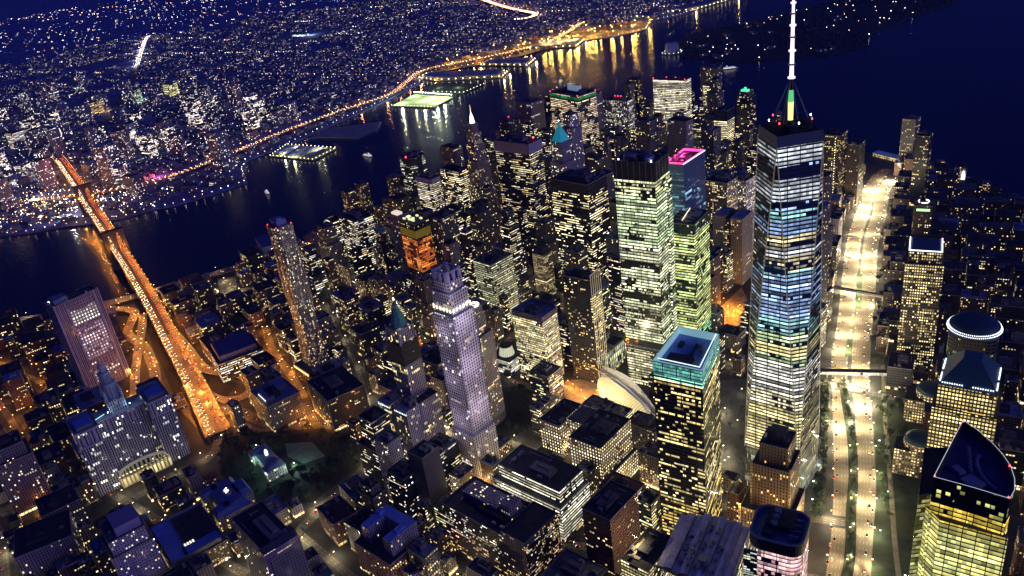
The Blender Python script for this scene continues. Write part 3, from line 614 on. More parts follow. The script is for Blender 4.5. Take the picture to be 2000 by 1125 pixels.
def teal_crown_tower():
    H = 226; t = thing('office_tower', 'glass tower with a bright blue flat roof inside a teal lit rim', 'skyscraper', (99, 80, 0), R(-108)); take(99, 80, 72, 48, R(-108))
    # parallelogram plan
    import_pts = [(-36, -24), (33, -21), (38, 22), (-32, 26)]
    ramp = [(0, YEL, .45), (60, PALE, .45), (110, (1, .85, .4), .16), (160, (1, .8, .35), .5), (208, (.3, .9, .75), 1.)]
    g = facade('teal_crown_glass', (.012, .014, .016), (.015, .02, .025), bw=3, fh=4.3, fx=.95, fy=.5, p1=.25, p2=.45, k=5, p3=.12, ca=(1, .92, .7), cb=(1, 1, .9), es=1.4, ramp=ramp, H=H, zamt=.6, mull=14)
    mb = MB(); mb.wall(import_pts, 0, 213, u=1200); mb.build('wall', g, t)
    gc = facade('teal_glass', (.04, .14, .13), (.05, .22, .20), bw=3, fh=3.6, fx=.94, fy=.75, p1=.9, p2=.9, p3=1, k=5, ca=(.25, .85, .75), cb=(.3, 1, .8), es=.34, zamt=.05, mull=14)
    mb = MB(); mb.wall(import_pts, 213, H+1.5); mb.build('crown', gc, t)
    I = inset(import_pts, 2.0)
    mb = MB()
    for i in range(4): j = (i+1) % 4; mb.face([(*import_pts[i], H+1.5), (*import_pts[j], H+1.5), (*I[j], H+1.5), (*I[i], H+1.5)])
    mb.wall(I[::-1], H-6, H+1.5); mb.build('roof_rim', mat('lit_rim', (.5, .7, .7), .5, emit=(.45, .85, .9), es=.35), t)
    mb = MB(); mb.cap(I, H-6); mb.build('roof', mat('roof_membrane_bright_blue', (.16, .26, .78), .6, noise=.25, scale=.08), t)
    mb = MB(); mb.box(-12, 4, H-6, 12, 26, 3.2); mb.box(8, -3, H-6, 20, 2.5, 2.5); mb.box(14, 12, H-6, 10, 5, 2.5); mb.build('penthouse', M_roof['dark'], t)
    for q in range(6): inst(UNIT, 'cooling_unit', t, (-24+q*8, -14+3*(q % 3), H-5.7), 0, 1.2)
    mb = MB(); mb.tube((-31, -20, H+2), (32, -18, H+2), .45, 5); mb.tube((-27, 22, H+2), (-31, -20, H+2), .45, 5); mb.build('rim_light', glow('rim_white', (.8, 1, 1), 1.6), t)
teal_crown_tower()

def oculus():
    c = (190, -158); ax = Vector((-.62, .78, 0)).normalized(); nn = Vector((-ax.y, ax.x, 0))
    t = thing('ribbed_hall', 'white winged station hall with a glowing yellow ribbed flank', 'station hall', (*c, 0), math.atan2(ax.y, ax.x)); take(200, -168, 100, 44, math.atan2(ax.y, ax.x))
    def pt(s, side, v):      # s along, v 0 ground .. 1 spine
        wd = 23*max(0, 1-(s/60)**2)**.85+.3; h = 21*max(0, 1-(s/62)**2)**.7+2.5
        return (s, side*wd*math.cos(v*math.pi/2)**.8, h*math.sin(v*math.pi/2))
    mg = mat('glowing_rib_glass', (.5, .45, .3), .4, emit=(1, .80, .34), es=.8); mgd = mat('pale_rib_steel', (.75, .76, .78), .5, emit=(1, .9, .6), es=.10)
    for side, m_ in ((1, mgd), (-1, mg)):
        mb = MB(); n = 36
        for i in range(n):
            s0, s1 = -56+112*i/n, -56+112*(i+1)/n
            for j in range(8):
                q = [pt(s0, side, j/8), pt(s1, side, j/8), pt(s1, side, (j+1)/8), pt(s0, side, (j+1)/8)]
                mb.face(q if side < 0 else q[::-1])
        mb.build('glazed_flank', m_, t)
    mb = MB()
    for i in range(33):
        s = -57+114*i/32
        for side in (1, -1):
            for j in range(6):
                a, b_ = pt(s, side, j/6), pt(s, side, (j+1)/6); mb.tube((a[0], a[1]*1.01, a[2]), (b_[0], b_[1]*1.01, b_[2]+.1), .5, 4)
    mb.build('rib', mat('rib_steel', (.42, .40, .36), .5), t)
    # two swept wings above the spine
    for side in (1, -1):
        mb = MB(); n = 28; A = []; B = []
        for i in range(n+1):
            s = -78+156*i/n; k = 1-abs(s/78)**1.6; h = 21+6*k
            A.append((s, side*1.5, h-6*(1-k))); B.append((s*1.05, side*(2+9*k), h+9*k-2))
        for i in range(n):
            mb.face([A[i], A[i+1], B[i+1], B[i]]); dn = lambda p: (p[0], p[1], p[2]-.8)
            mb.face([dn(B[i]), dn(B[i+1]), dn(A[i+1]), dn(A[i])]); mb.face([B[i], B[i+1], dn(B[i+1]), dn(B[i])]); mb.face([A[i+1], A[i], dn(A[i]), dn(A[i+1])])
        for i in range(0, n+1, 1): mb.tube(A[i], B[i], .4, 4)
        mb.build('wing', mat('wing_steel', (.80, .80, .80), .45), t)
    lt = bpy.data.lights.new('wing_fill_light', 'POINT'); lt.energy = 160000; lt.color = (1, .82, .45); lt.shadow_soft_size = 5
    o = bpy.data.objects.new('wing_fill_light', lt); COL.objects.link(o); o.parent = t; o.location = (0, -46, 46)  # added fill light in the open air to brighten the wings
oculus()

def telephone_tower():
    a = R(-112); t = thing('setback_tower', 'brown brick setback tower with floodlit gold corners in front of the spire tower', 'office tower', (19, 92, 0), a); take(19, 92, 56, 56, a)
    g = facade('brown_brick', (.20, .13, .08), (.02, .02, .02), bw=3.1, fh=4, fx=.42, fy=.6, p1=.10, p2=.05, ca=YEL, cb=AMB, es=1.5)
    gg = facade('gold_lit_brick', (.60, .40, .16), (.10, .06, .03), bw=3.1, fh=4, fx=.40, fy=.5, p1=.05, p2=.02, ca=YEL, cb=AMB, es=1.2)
    mb = MB(); mb.wall(rect(0, 0, 52, 52), 0, 52); mb.build('wall', g, t); roof_set(t, rect(0, 0, 52, 52), 52, 'dark', random.Random(1), False, 0)
    mb = MB(); mb.wall(rect(2, -2, 38, 38), 52, 104); mb.build('wall', g, t); roof_set(t, rect(2, -2, 38, 38), 104, 'dark', random.Random(1), False, 0)
    mb = MB(); mb.wall(rect(3, -3, 30, 28), 104, 128); mb.build('wall', g, t); roof_set(t, rect(3, -3, 30, 28), 128, 'dark', random.Random(6), True, 4)
    mb = MB(); mb.box(3, -3, 128, 18, 16, 9); mb.box(-2, 2, 128, 6, 6, 13); mb.build('penthouse', M_roof['dark'], t)
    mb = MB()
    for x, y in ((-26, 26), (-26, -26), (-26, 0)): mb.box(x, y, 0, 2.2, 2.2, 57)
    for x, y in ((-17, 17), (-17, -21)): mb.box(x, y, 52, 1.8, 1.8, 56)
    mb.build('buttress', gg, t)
    for x, y, z, e in ((-30, 29, 54, 9000), (-31, -29, 54, 16000), (-30, -5, 54, 6000), (-30, 29, 8, 8000), (-31, -29, 8, 16000), (-10, -31, 20, 14000), (8, -31, 40, 14000), (22, 30, 60, 6000)):
        l = bpy.data.lights.new('floodlight', 'POINT'); l.energy = e; l.color = (1, .6, .18); l.shadow_soft_size = .6
        o = bpy.data.objects.new('floodlight', l); COL.objects.link(o); o.parent = t; o.location = (x, y, z)
telephone_tower()

def rounded(wx, wy, r, n=6):
    P = []
    for cx, cy_, a0 in ((wx/2-r, -wy/2+r, -90), (wx/2-r, wy/2-r, 0), (-wx/2+r, wy/2-r, 90), (-wx/2+r, -wy/2+r, 180)):
        for i in range(n+1): a = R(a0+90*i/n); P.append((cx+r*math.cos(a), cy_+r*math.sin(a)))
    return P
def curved_corner_block():
    a = R(-108); t = thing('rounded_office_block', 'round-cornered block with a dark blue roof and pink lit floor bands', 'office block', (25, 202, 0), a); take(25, 202, 48, 46, a); H = 118
    P = rounded(45, 46, 12)
    g = facade('pink_band_glass', (.03, .03, .05), (.06, .06, .10), bw=3, fh=4.6, fx=.99, fy=.74, p1=.5, p2=.5, k=6, p3=.6, ca=(1, .55, .42), cb=(.95, .6, .7), es=.9, zamt=.3, mull=11)
    mb = MB(); mb.wall(P, 0, H-13); mb.build('wall', g, t)
    mb = MB(); mb.wall(rounded(46, 47, 12), H-13, H-1); mb.build('mechanical_floor', M_black, t)
    mb = MB(); Q = rounded(46, 47, 12); I = rounded(42, 43, 10.5); mb.wall(Q, H-1, H); mb.wall(I[::-1], H-4, H)
    for i in range(len(Q)): j = (i+1) % len(Q); mb.face([(*Q[i], H), (*Q[j], H), (*I[j], H), (*I[i], H)])
    mb.build('parapet', M_roof['blue'], t)
    mb = MB(); mb.cap(I, H-4); mb.build('roof', mat('roof_membrane_deep_blue', (.08, .12, .34), .6, noise=.3, scale=.1), t)
    mb = MB(); mb.box(6, 0, H-4, 22, 24, 7); mb.box(-10, 8, H-4, 8, 10, 4); mb.build('penthouse', M_roof['dark'], t)
    mb = MB()
    for q in range(4): mb.box(-12+q*7, -14, H-4, 1.2, 9, 6)
    for q in range(3): mb.cyl(-4+q*8, 4, H+3, H+5.5, 3, n=12)
    mb.build('roof_equipment', M_roof['blue'], t)
    mb = MB(); mb.wall(rect(-23, 20, 3, 12), 0, H-14); mb.cap(rect(-23, 20, 3, 12), H-14); mb.build('stair_bay', facade('lit_stair_bay', (.1, .1, .1), bw=3, fh=2.6, fx=.9, fy=.6, p1=.8, p2=.5, ca=LIM, cb=WHT, es=.7), t)
curved_corner_block()

def striped_roof_block():
    a = R(-108); t = thing('sawtooth_roof_building', 'long building with parallel stepped violet-blue roof strips', 'office block', (91, 196, 0), a); take(91, 196, 92, 72, a)
    H = 84; n = 9; g = fac('gry_rows')
    mb = MB(); mb.wall(rect(0, 0, 88, 68), 0, H-8, u=600); mb.build('wall', g, t)
    mr = mat('roof_membrane_violet', (.60, .60, .82), .65, noise=.35, scale=.12)
    for i in range(n):
        y = -34+68*(i+.5)/n; zz = H-5+2.4*(i % 2)+.5*(n-i); ln = 84-3.0*abs(i-4)
        mb = MB(); mb.wall(rect(2, y, ln, 68/n-.12), H-8, zz, u=i*60); mb.face([(*p, zz) for p in rect(2, y, ln, 68/n-.12)], mi=1)
        mb.build('roof_strip', [M_roof['mid'], mr], t)
        mb = MB(); mb.box(2, y-68/n/2+.35, zz, ln, .7, 1.6); mb.build('parapet', M_metal, t)
    for i in range(46):
        k = RND.choice([2, 3, 4, 5, 6]); y = -34+68*(k+RND.uniform(.25, .75))/n; zz = H-5+2.4*(k % 2)+.5*(n-k)
        inst(UNIT, 'cooling_unit', t, (RND.uniform(-30, 30), y, zz+.3), RND.choice([0, 1.57]), RND.uniform(.5, .9))
    mb = MB(); mb.cyl(-22, -6, H, H+8, 4.5, n=20); mb.build('cooling_drum', M_metal, t)
striped_roof_block()

def crescent_tower():
    H = 228; c = (-102, 246); take(-100, 246, 66, 84, R(-30))
    t = thing('curved_office_tower', 'glass tower whose blue roof is a curved wedge over yellow-lit floors', 'office tower', (*c, 0))
    P = ccw([(x-c[0], y-c[1]) for x, y in ((-112, 198), (-73, 267), (-96, 278), (-116, 289), (-122, 280), (-126, 268), (-128, 254), (-127, 240), (-124, 226), (-119, 211))])
    g = facade('yellow_floor_glass', (.03, .03, .02), (.06, .05, .02), bw=3, fh=4.2, fx=.99, fy=.72, p1=.8, p2=.8, k=6, p3=.9, ca=(1, .85, .22), cb=(.95, 1, .4), es=.95, ramp=[(0, (1, 1, 1), 1), (192, (1, .75, .3), .24), (204, (.5, .5, .4), .06)], H=H, zamt=.2, mull=9)
    mb = MB(); mb.wall(P, 0, H, u=600); mb.build('wall', g, t)
    I = inset(P, 1.6); mb = MB(); mb.cap(I, H-7); mb.build('roof', mat('roof_navy', (.06, .08, .20), .6, noise=.3, scale=.1), t)
    mb = MB(); mb.wall(I[::-1], H-7, H)
    for i in range(len(P)): j = (i+1) % len(P); mb.face([(*P[i], H), (*P[j], H), (*I[j], H), (*I[i], H)])
    mb.build('parapet', M_roof['dark'], t)
    mb = MB()
    for i in range(len(P)): mb.tube((*P[i], H+.5), (*P[(i+1) % len(P)], H+.5), .22, 4)
    mb.build('roof_edge_light', glow('dim_edge', (.75, .8, 1), .7), t)
    A = math.radians(-60)
    mb = MB(); mb.box(2, 20, H-7, 13, 11, 3, A); mb.box(8, 6, H-7, 8, 6, 3, A); mb.build('roof_equipment', M_roof['blue'], t)
    mb = MB()
    for i in range(6): mb.box(0-i*1.2, 6-i*5, H-7, 3.2, 1.4, 4, A)
    ac = [(-14+8*math.cos(R(q)), 8+20*math.sin(R(q))) for q in range(-70, 71, 14)]
    for i in range(len(ac)-1): mb.tube((*ac[i], H-5), (*ac[i+1], H-5), 1.3, 6)
    mb.build('roof_screen', M_roof['blue'], t)
    for x, y in ((-112, 198), (-73, 267), (-116, 289), (-128, 254)): beacon(t, (x-c[0])*.97, (y-c[1])*.97, H, G_red, .6)
    Q = ccw([(x-c[0], y-c[1]) for x, y in ((-86, 206), (-112, 200), (-76, 263))])
    Q = ccw([(x-c[0], y-c[1]) for x, y in ((-84, 205), (-110, 204), (-78, 259), (-66, 262))])
    mb = MB(); mb.wall(Q, 0, 206, u=900); mb.build('side_bay', facade('green_tinted_flank', (.05, .06, .03), (.10, .12, .05), bw=3, fh=4.2, fx=.97, fy=.7, p1=.3, p2=.3, p3=.2, ca=(.8, .9, .3), cb=(1, .9, .4), es=.35), t)
    roof_set(t, Q, 206, 'dark', random.Random(2), False, 0)
    Q = ccw([(x-c[0], y-c[1]) for x, y in ((-72, 262), (-78, 276), (-118, 293), (-115, 280))])
    mb = MB(); mb.wall(Q, 0, 196, u=300); mb.build('front_bay', g, t); roof_set(t, Q, 196, 'dark', random.Random(2), False, 0)
crescent_tower()

def ring_lights(t, P, z, m_, step=2.0, r=.45, name='rim_light'):
    mb = MB(); Q = [(x, y, z) for x, y in P]
    for (x, y, zz, _, _) in walk(Q, step): mb.box(x, y, zz, r*2, r*2, r*1.6)
    return mb.build(name, m_, t)
G_ice = glow('ice_white_bulbs', (.82, .86, 1), 3.0)
def pyramid_tower():
    a = R(-112); t = thing('pyramid_roof_tower', 'square tower with a truncated blue-green pyramid roof and white corner lights', 'office tower', (-157, 76, 0), a); take(-157, 76, 58, 56, a); H = 190
    g = facade('amber_grid_3', (.10, .065, .035), bw=3.0, fh=4.0, fx=.62, fy=.52, p1=.9, p2=.4, k=4, ca=(1, .70, .2), cb=(1, .85, .4), es=1.35, zamt=.3, mull=9)
    mb = MB(); mb.wall(rect(0, 0, 56, 54), 0, 166, u=300); mb.wall(rect(0, 0, 50, 48), 166, H, u=900); mb.build('wall', g, t)
    mb = MB()
    for z, q in ((166, 56.4), (H, 50.4)): mb.face([(*p, z) for p in rect(0, 0, q, q-2)])
    mb.build('ledge', M_roof['dark'], t)
    b0 = rect(0, 0, 50.6, 48.6); b1 = rect(0, 0, 16, 15); mb = MB(); mb.wall(b0, H+.1, 212, b1); mb.cap(b1, 212)
    mb.build('pyramid_roof', mat('patinated_sheet', (.05, .13, .17), .5, noise=.15, scale=.3), t)
    e = rect(0, 0, 48, 46)
    for (p, q, lo, hi) in ((e[0], e[3], .06, .42), (e[0], e[3], .60, .95), (e[3], e[2], .05, .35), (e[3], e[2], .5, .9), (e[0], e[1], .05, .3), (e[0], e[1], .45, .9)):
        A = (lerp(p[0], q[0], lo), lerp(p[1], q[1], lo)); B = (lerp(p[0], q[0], hi), lerp(p[1], q[1], hi))
        ring_lights(t, [A, B], H+2.3, G_ice, 2.0)
    mb = MB(); mb.box(-25.5, -8, 164, .5, 18, 2.2); mb.build('crown_light', glow('amber_crown', (1, .6, .1), 1.6), t)
pyramid_tower()
def dome_tower():
    a = R(-108); t = thing('dome_roof_tower', 'wide tower with a low dark dome ringed by a double string of white lights', 'office tower', (-195, -37, 0), a); take(-195, -37, 62, 52, a); H = 176
    g = facade('grey_grid_2', (.06, .05, .05), bw=3.2, fh=4.1, fx=.7, fy=.5, p1=.15, p2=.12, k=4, ca=YEL, cb=PALE, es=1.1, ramp=[(0, (1, 1, 1), .5), (140, (.4, 1, .75), 1.), (160, (.3, .3, .3), .1)], H=190)
    mb = MB(); mb.wall(rect(0, 0, 60, 50), 0, 150, u=300); mb.wall(rounded(54, 46, 12), 150, H, u=900); mb.build('wall', g, t)
    mb = MB(); mb.face([(*p, 150) for p in rect(0, 0, 60.3, 50.3)]); mb.cap(rounded(54.3, 46.3, 12), H); mb.build('ledge', M_roof['dark'], t)
    mb = MB(); mb.cyl(0, 0, H, H+4, 24, n=40); mb.dome(0, 0, H+4, 23, 8, 40, 6); mb.build('dome', mat('navy_sheet_dome', (.035, .07, .11), .45), t, smooth=False)
    for r_, z in ((24.6, H+2.6), (25.6, H+.6)): ring_lights(t, ring(0, 0, r_, 60)+[(r_, 0)], z, G_ice, 1.9, .42)
dome_tower()
def flat_rim_tower():
    a = R(-105); t = thing('flat_roof_tower', 'tall tower with a white lit rim round three sides of its flat blue roof', 'office tower', (-200, -246, 0), a); take(-200, -246, 58, 46, a); H = 176
    g = facade('amber_grid_1', (.05, .035, .02), bw=2.8, fh=3.9, fx=.55, fy=.5, p1=.5, p2=.35, k=4, ca=(1, .72, .25), cb=(1, .88, .5), es=1.35, zamt=.7)
    mb = MB(); mb.wall(rect(0, 0, 50, 44), 0, 160, u=300); mb.wall(rect(0, 0, 42, 38), 160, H, u=900); mb.build('wall', g, t)
    mb = MB(); mb.face([(*p, 160) for p in rect(0, 0, 50.3, 44.3)]); mb.build('ledge', M_roof['dark'], t)
    roof_set(t, rect(0, 0, 42, 38), H, 'blue', random.Random(3), False, 2)
    e = rect(0, 0, 41, 37); ring_lights(t, [e[1], e[0], e[3], e[2]], H+.5, G_ice, 1.5, .6)
    mb = MB(); mb.box(0, 0, H-1, 36, 32, 1.8); mb.build('roof_deck', mat('roof_slate_blue', (.05, .09, .16), .6), t)
flat_rim_tower()
def rotunda(name, label, x, y, r, h, w_, d_, amb):
    a = R(-110); t = thing(name, label, 'rotunda building', (x, y, 0), a); take(x, y, max(w_, 2*r), max(d_, 2*r), a)
    g = facade('rotunda_'+str(r), (.10, .07, .04), bw=3, fh=4, fx=.55, fy=.5, p1=amb, p2=.2, ca=YEL, cb=PALE, es=1.3, zamt=.4)
    mb = MB(); mb.wall(ring(0, 0, r, 28), 0, h, u=120); mb.build('wall', g, t)
    mb = MB(); mb.cyl(0, 0, h, h+1.5, r+.5, n=28); mb.build('cornice', M_cop, t)
    mb = MB(); mb.dome(0, 0, h+1.5, r-.6, r*.38, 28, 6); mb.build('dome', mat('green_black_dome', (.03, .07, .07), .5), t)
    mb = MB(); mb.wall(rect(-w_*.1, d_*.4, w_, d_*.8), 0, h*.82, u=600); mb.build('side_wing', g, t); mb = MB(); mb.cap(rect(-w_*.1, d_*.4, w_, d_*.8), h*.82); mb.build('roof', M_roof['dark'], t)
rotunda('rotunda_building', 'small dark dome on a round amber-windowed building beside the footbridge end', -188, -120, 17, 40, 30, 34, .75)
rotunda('rotunda_building', 'teal-black domed rotunda just under the long footbridge', -150, -20, 16, 42, 26, 30, .45)

# ---- limestone tower pair
def limestone():
    t = thing('limestone_tower', 'slender violet-grey limestone tower stepping up to a notched crown', 'skyscraper', (356, 2, 0), R(-122)); take(356, 2, 40, 42, R(-122))
    g = facade('limestone_windows', (.66, .58, .62), (.02, .02, .035), bw=3.6, fh=3.9, fx=.5, fy=.6, p1=.05, p2=.015, ca=YEL, cb=WHT, es=1.6, H=290, ramp=[(0, (1, 1, 1), 1.), (70, (1, 1, 1), .5)], zamt=.9)
    T = [(0, 236, 32, 34), (236, 263, 27, 29), (263, 276, 22, 24)]
    mb = MB(); mb.wall(rect(0, 0, 36, 38), 0, 78, u=60)
    for z0, z1, a, b_ in T: mb.wall(rect(0, 0, a, b_), max(z0, 78), z1, u=z0*3)
    mb.build('wall', g, t)
    mb = MB()
    for z, a, b_ in ((78, 36.3, 38.3), (236, 32.3, 34.3), (263, 27.3, 29.3), (276, 22.3, 24.3)): mb.face([(*p, z) for p in rect(0, 0, a, b_)])
    mb.build('roof', M_roof['blue'], t)
    mb = MB()   # notched crown: corner piers and lintels with tall openings between
    for sx in (-1, 1):
        for sy in (-1, 1): mb.box(sx*8.6, sy*9.6, 276, 4.6, 4.6, 12)
    for sx in (-1, 1):
        mb.box(sx*10, 0, 276, 1.6, 4, 9); mb.box(0, sx*11, 276, 4, 1.6, 9); mb.box(sx*10, 0, 285, 1.6, 16, 1.6); mb.box(0, sx*11, 285, 14, 1.6, 1.6)
    mb.build('crown', mat('limestone_violet', (.46, .42, .58), .8), t)
    mb = MB()
    for z, a, b_, n_ in ((239, 30, 32, 6), (205, 33, 35, 5), (160, 33, 35, 5)):
        for q in range(n_):
            k = (q+.5)/n_-.5
            if z == 239: mb.box(-a/2-.2, k*b_, z+2, .5, 2.2, 4); mb.box(k*a, b_/2+.2, z+2, 2.2, .5, 4); mb.box(k*a, -b_/2-.2, z+2, 2.2, .5, 4)
            elif q % 2 == 0: mb.box(-a/2+.4, k*b_*.8, z, .5, 1.6, 3)
    mb.build('crown_lamp', glow('warm_white_uplight', (1, .92, .65), 2.2), t)
    for x, y, z, e in ((-34, 6, 92, 7000), (-34, 6, 150, 6000), (-30, 6, 214, 6000), (-4, -34, 110, 11000), (-4, -34, 170, 11000), (-4, -30, 228, 9000), (-22, -20, 268, 5000)):  # added fill lights off the walls, without fixtures, to brighten the stone
        l = bpy.data.lights.new('facade_fill_light', 'POINT'); l.energy = e; l.color = (.82, .72, 1); l.shadow_soft_size = 2; o = bpy.data.objects.new('facade_fill_light', l); COL.objects.link(o); o.parent = t; o.location = (x, y, z)
    for x, y, z, e in ((-30, 10, 22, 20000), (-26, -28, 18, 16000), (-30, 26, 10, 14000)):
        l = bpy.data.lights.new('floodlight', 'POINT'); l.energy = e; l.color = (1, .62, .2); l.shadow_soft_size = 1; o = bpy.data.objects.new('floodlight', l); COL.objects.link(o); o.parent = t; o.location = (x, y, z)
limestone()
def neighbour_tower():
    t = thing('stepped_tower', 'stepped tower crowned by a cluster of white floodlights behind the limestone tower', 'office tower', (364, -112, 0), R(-118)); take(364, -112, 30, 32, R(-118))
    g = facade('lattice_windows', (.24, .22, .26), (.02, .02, .03), bw=2.6, fh=3.4, fx=.6, fy=.6, p1=.08, p2=.04, ca=AMB, cb=PALE, es=1.5)
    mb = MB(); mb.wall(rect(0, 0, 26, 24), 0, 140, u=60); mb.wall(rect(0, 2, 18, 17), 140, 168, u=600); mb.wall(rect(0, 2, 15, 14), 168, 178, u=900); mb.build('wall', g, t)
    mb = MB(); mb.face([(*p, 140) for p in rect(0, 0, 26.3, 24.3)]); mb.face([(*p, 168) for p in rect(0, 2, 18.3, 17.3)]); mb.cap(rect(0, 2, 15.2, 14.2), 178); mb.build('roof', M_roof['mid'], t)
    mb = MB()
    for q in range(9): a = q*.7; mb.box(5.5*math.cos(a), 2+5.5*math.sin(a), 178, 2.2, 2.2, 2.6)
    mb.build('crown_lamp', glow('crown_floodlight', (1, .97, .8), 2.6), t)
neighbour_tower()
def gothic_tower():
    t = thing('gothic_tower', 'gothic stone tower with a green copper pyramid and a lamp at its tip', 'skyscraper', (431, -16, 0), R(-121)); take(425, -20, 62, 64, R(-121))
    g = facade('gothic_windows', (.42, .38, .46), (.02, .02, .03), bw=2.6, fh=3.8, fx=.45, fy=.8, p1=.10, p2=.05, ca=YEL, cb=PALE, es=1.4)
    gd = facade('scaffold_netting', (.012, .012, .014), (.01, .01, .01), bw=3, fh=3.8, fx=.4, fy=.4, p1=.01, p2=0)
    mb = MB(); mb.wall(rect(0, 0, 26, 26), 0, 160, u=60); mb.build('wall', g, t)
    mb = MB(); mb.wall(rect(0, 0, 27.4, 27.4), 160, 188); mb.face([(*p, 188) for p in rect(0, 0, 27.4, 27.4)]); mb.build('netting_band', gd, t)
    mb = MB(); mb.wall(rect(0, 0, 23, 23), 188, 207, u=600); mb.face([(*p, 207) for p in rect(0, 0, 23, 23)]); mb.build('upper_stage', g, t)
    mb = MB(); b0 = ring(0, 0, 11, 8, a0=math.pi/8); b1 = ring(0, 0, 3.4, 8, a0=math.pi/8); mb.wall(b0, 207, 230, b1); mb.wall(b1, 230, 234); mb.wall(b1, 234, 240, ring(0, 0, .4, 8)); mb.build('pyramid_roof', M_verd, t)
    beacon(t, 0, 0, 240, glow('tip_lamp', (1, .95, .5), 4), 1.3, 'tip_lamp')
    mb = MB()
    for x, y in ((-12, -12), (12, -12), (12, 12), (-12, 12)):
        mb.cyl(x, y, 160, 198, 1.6, n=8); mb.cyl(x*.93, y*.93, 198, 212, 1.7, .2, 8)
    mb.build('pinnacle', mat('terracotta', (.42, .38, .46), .8), t)
    mb = MB(); U = [(-10, 8, 40, 20), (-10, -24, 40, 16)]
    P1 = rect(-16, 16, 38, 22); P2 = rect(-16, -14, 38, 22)
    mb.wall(P1, 0, 112, u=900); mb.wall(P2, 0, 112, u=1200); mb.wall(rect(2, 0, 30, 52), 0, 112, u=1500); mb.build('wing', g, t)
    for q, P in enumerate((P1, P2)): roof_set(t, P, 112, 'blue', random.Random(q), True, 1)
    mb = MB(); mb.cap(rect(2, 0, 30.4, 52.4), 112.1); mb.build('roof', M_roof['dark'], t)
    mb = MB()
    for q in range(8): mb.box(-35.3, 6+q*2.8, 107, .4, .9, 1.6); mb.box(-35.3, -24+q*2.8, 107, .4, .9, 1.6)
    mb.build('cornice_lamp', glow('cornice_light', (.7, .9, 1), 2.2), t)
gothic_tower()
def wavy_tower():
    t = thing('rippled_steel_tower', 'tall rippled steel apartment tower dotted with amber windows near the river', 'skyscraper', (668, -228, 0), R(-128)); take(668, -228, 40, 44, R(-128)); H = 258
    g = facade('rippled_steel', (.27, .27, .31), (.015, .015, .02), bw=2.7, fh=3.1, fx=.55, fy=.55, p1=.14, p2=.03, k=3, ca=(1, .72, .32), cb=(1, .92, .65), es=1.5, wrough=.35, wmetal=.5, ramp=[(0, (1, .8, .6), .75), (90, (1, 1, 1), .5)], H=H)
    def ol(w_, d_, ph):
        P = []; n = 56
        for i in range(n):
            s = i/n*4; k = int(s); f = s-k; c = [(-1, -1), (1, -1), (1, 1), (-1, 1), (-1, -1)]
            x = lerp(c[k][0], c[k+1][0], f)*w_/2; y = lerp(c[k][1], c[k+1][1], f)*d_/2
            r_ = 1+.055*math.sin(i*2*math.pi/7+ph); P.append((x*r_, y*r_))
        return P
    mb = MB(); prev = None; N_ = 18
    for i in range(N_):
        z0, z1 = H*i/N_, H*(i+1)/N_; A = ol(27, 30, 1.3*math.sin(i*.7)); B = ol(27, 30, 1.3*math.sin((i+1)*.7)); mb.wall(A, z0, z1, B, u=60)
    mb.build('wall', g, t)
    P = ol(27, 30, 1.3*math.sin(N_*.7)); mb = MB(); mb.cap(P, H); mb.build('roof', M_roof['mid'], t)
    mb = MB(); mb.box(0, 1, H, 15, 19, 8); mb.box(-2, -4, H+8, 8, 8, 3); mb.build('penthouse', mat('blue_penthouse', (.12, .2, .55), .5), t)
    for x, y in ((-12, -13), (-12, 13), (12, -13), (12, 13)): beacon(t, x, y, H, G_red, .6)
    mb = MB(); mb.wall(rect(-4, 0, 46, 50), 0, 26, u=900); mb.build('podium', fac('brick'), t); mb = MB(); mb.cap(rect(-4, 0, 46, 50), 26); mb.build('podium_roof', M_roof['mid'], t)
    gp_ = glow('amber_podium', (1, .65, .2), 2.6)
    for q in range(8): bx_part('podium_lamp', gp_, t, (-28.5, -22+q*6, 22, .6, 3.4, 3))
wavy_tower()
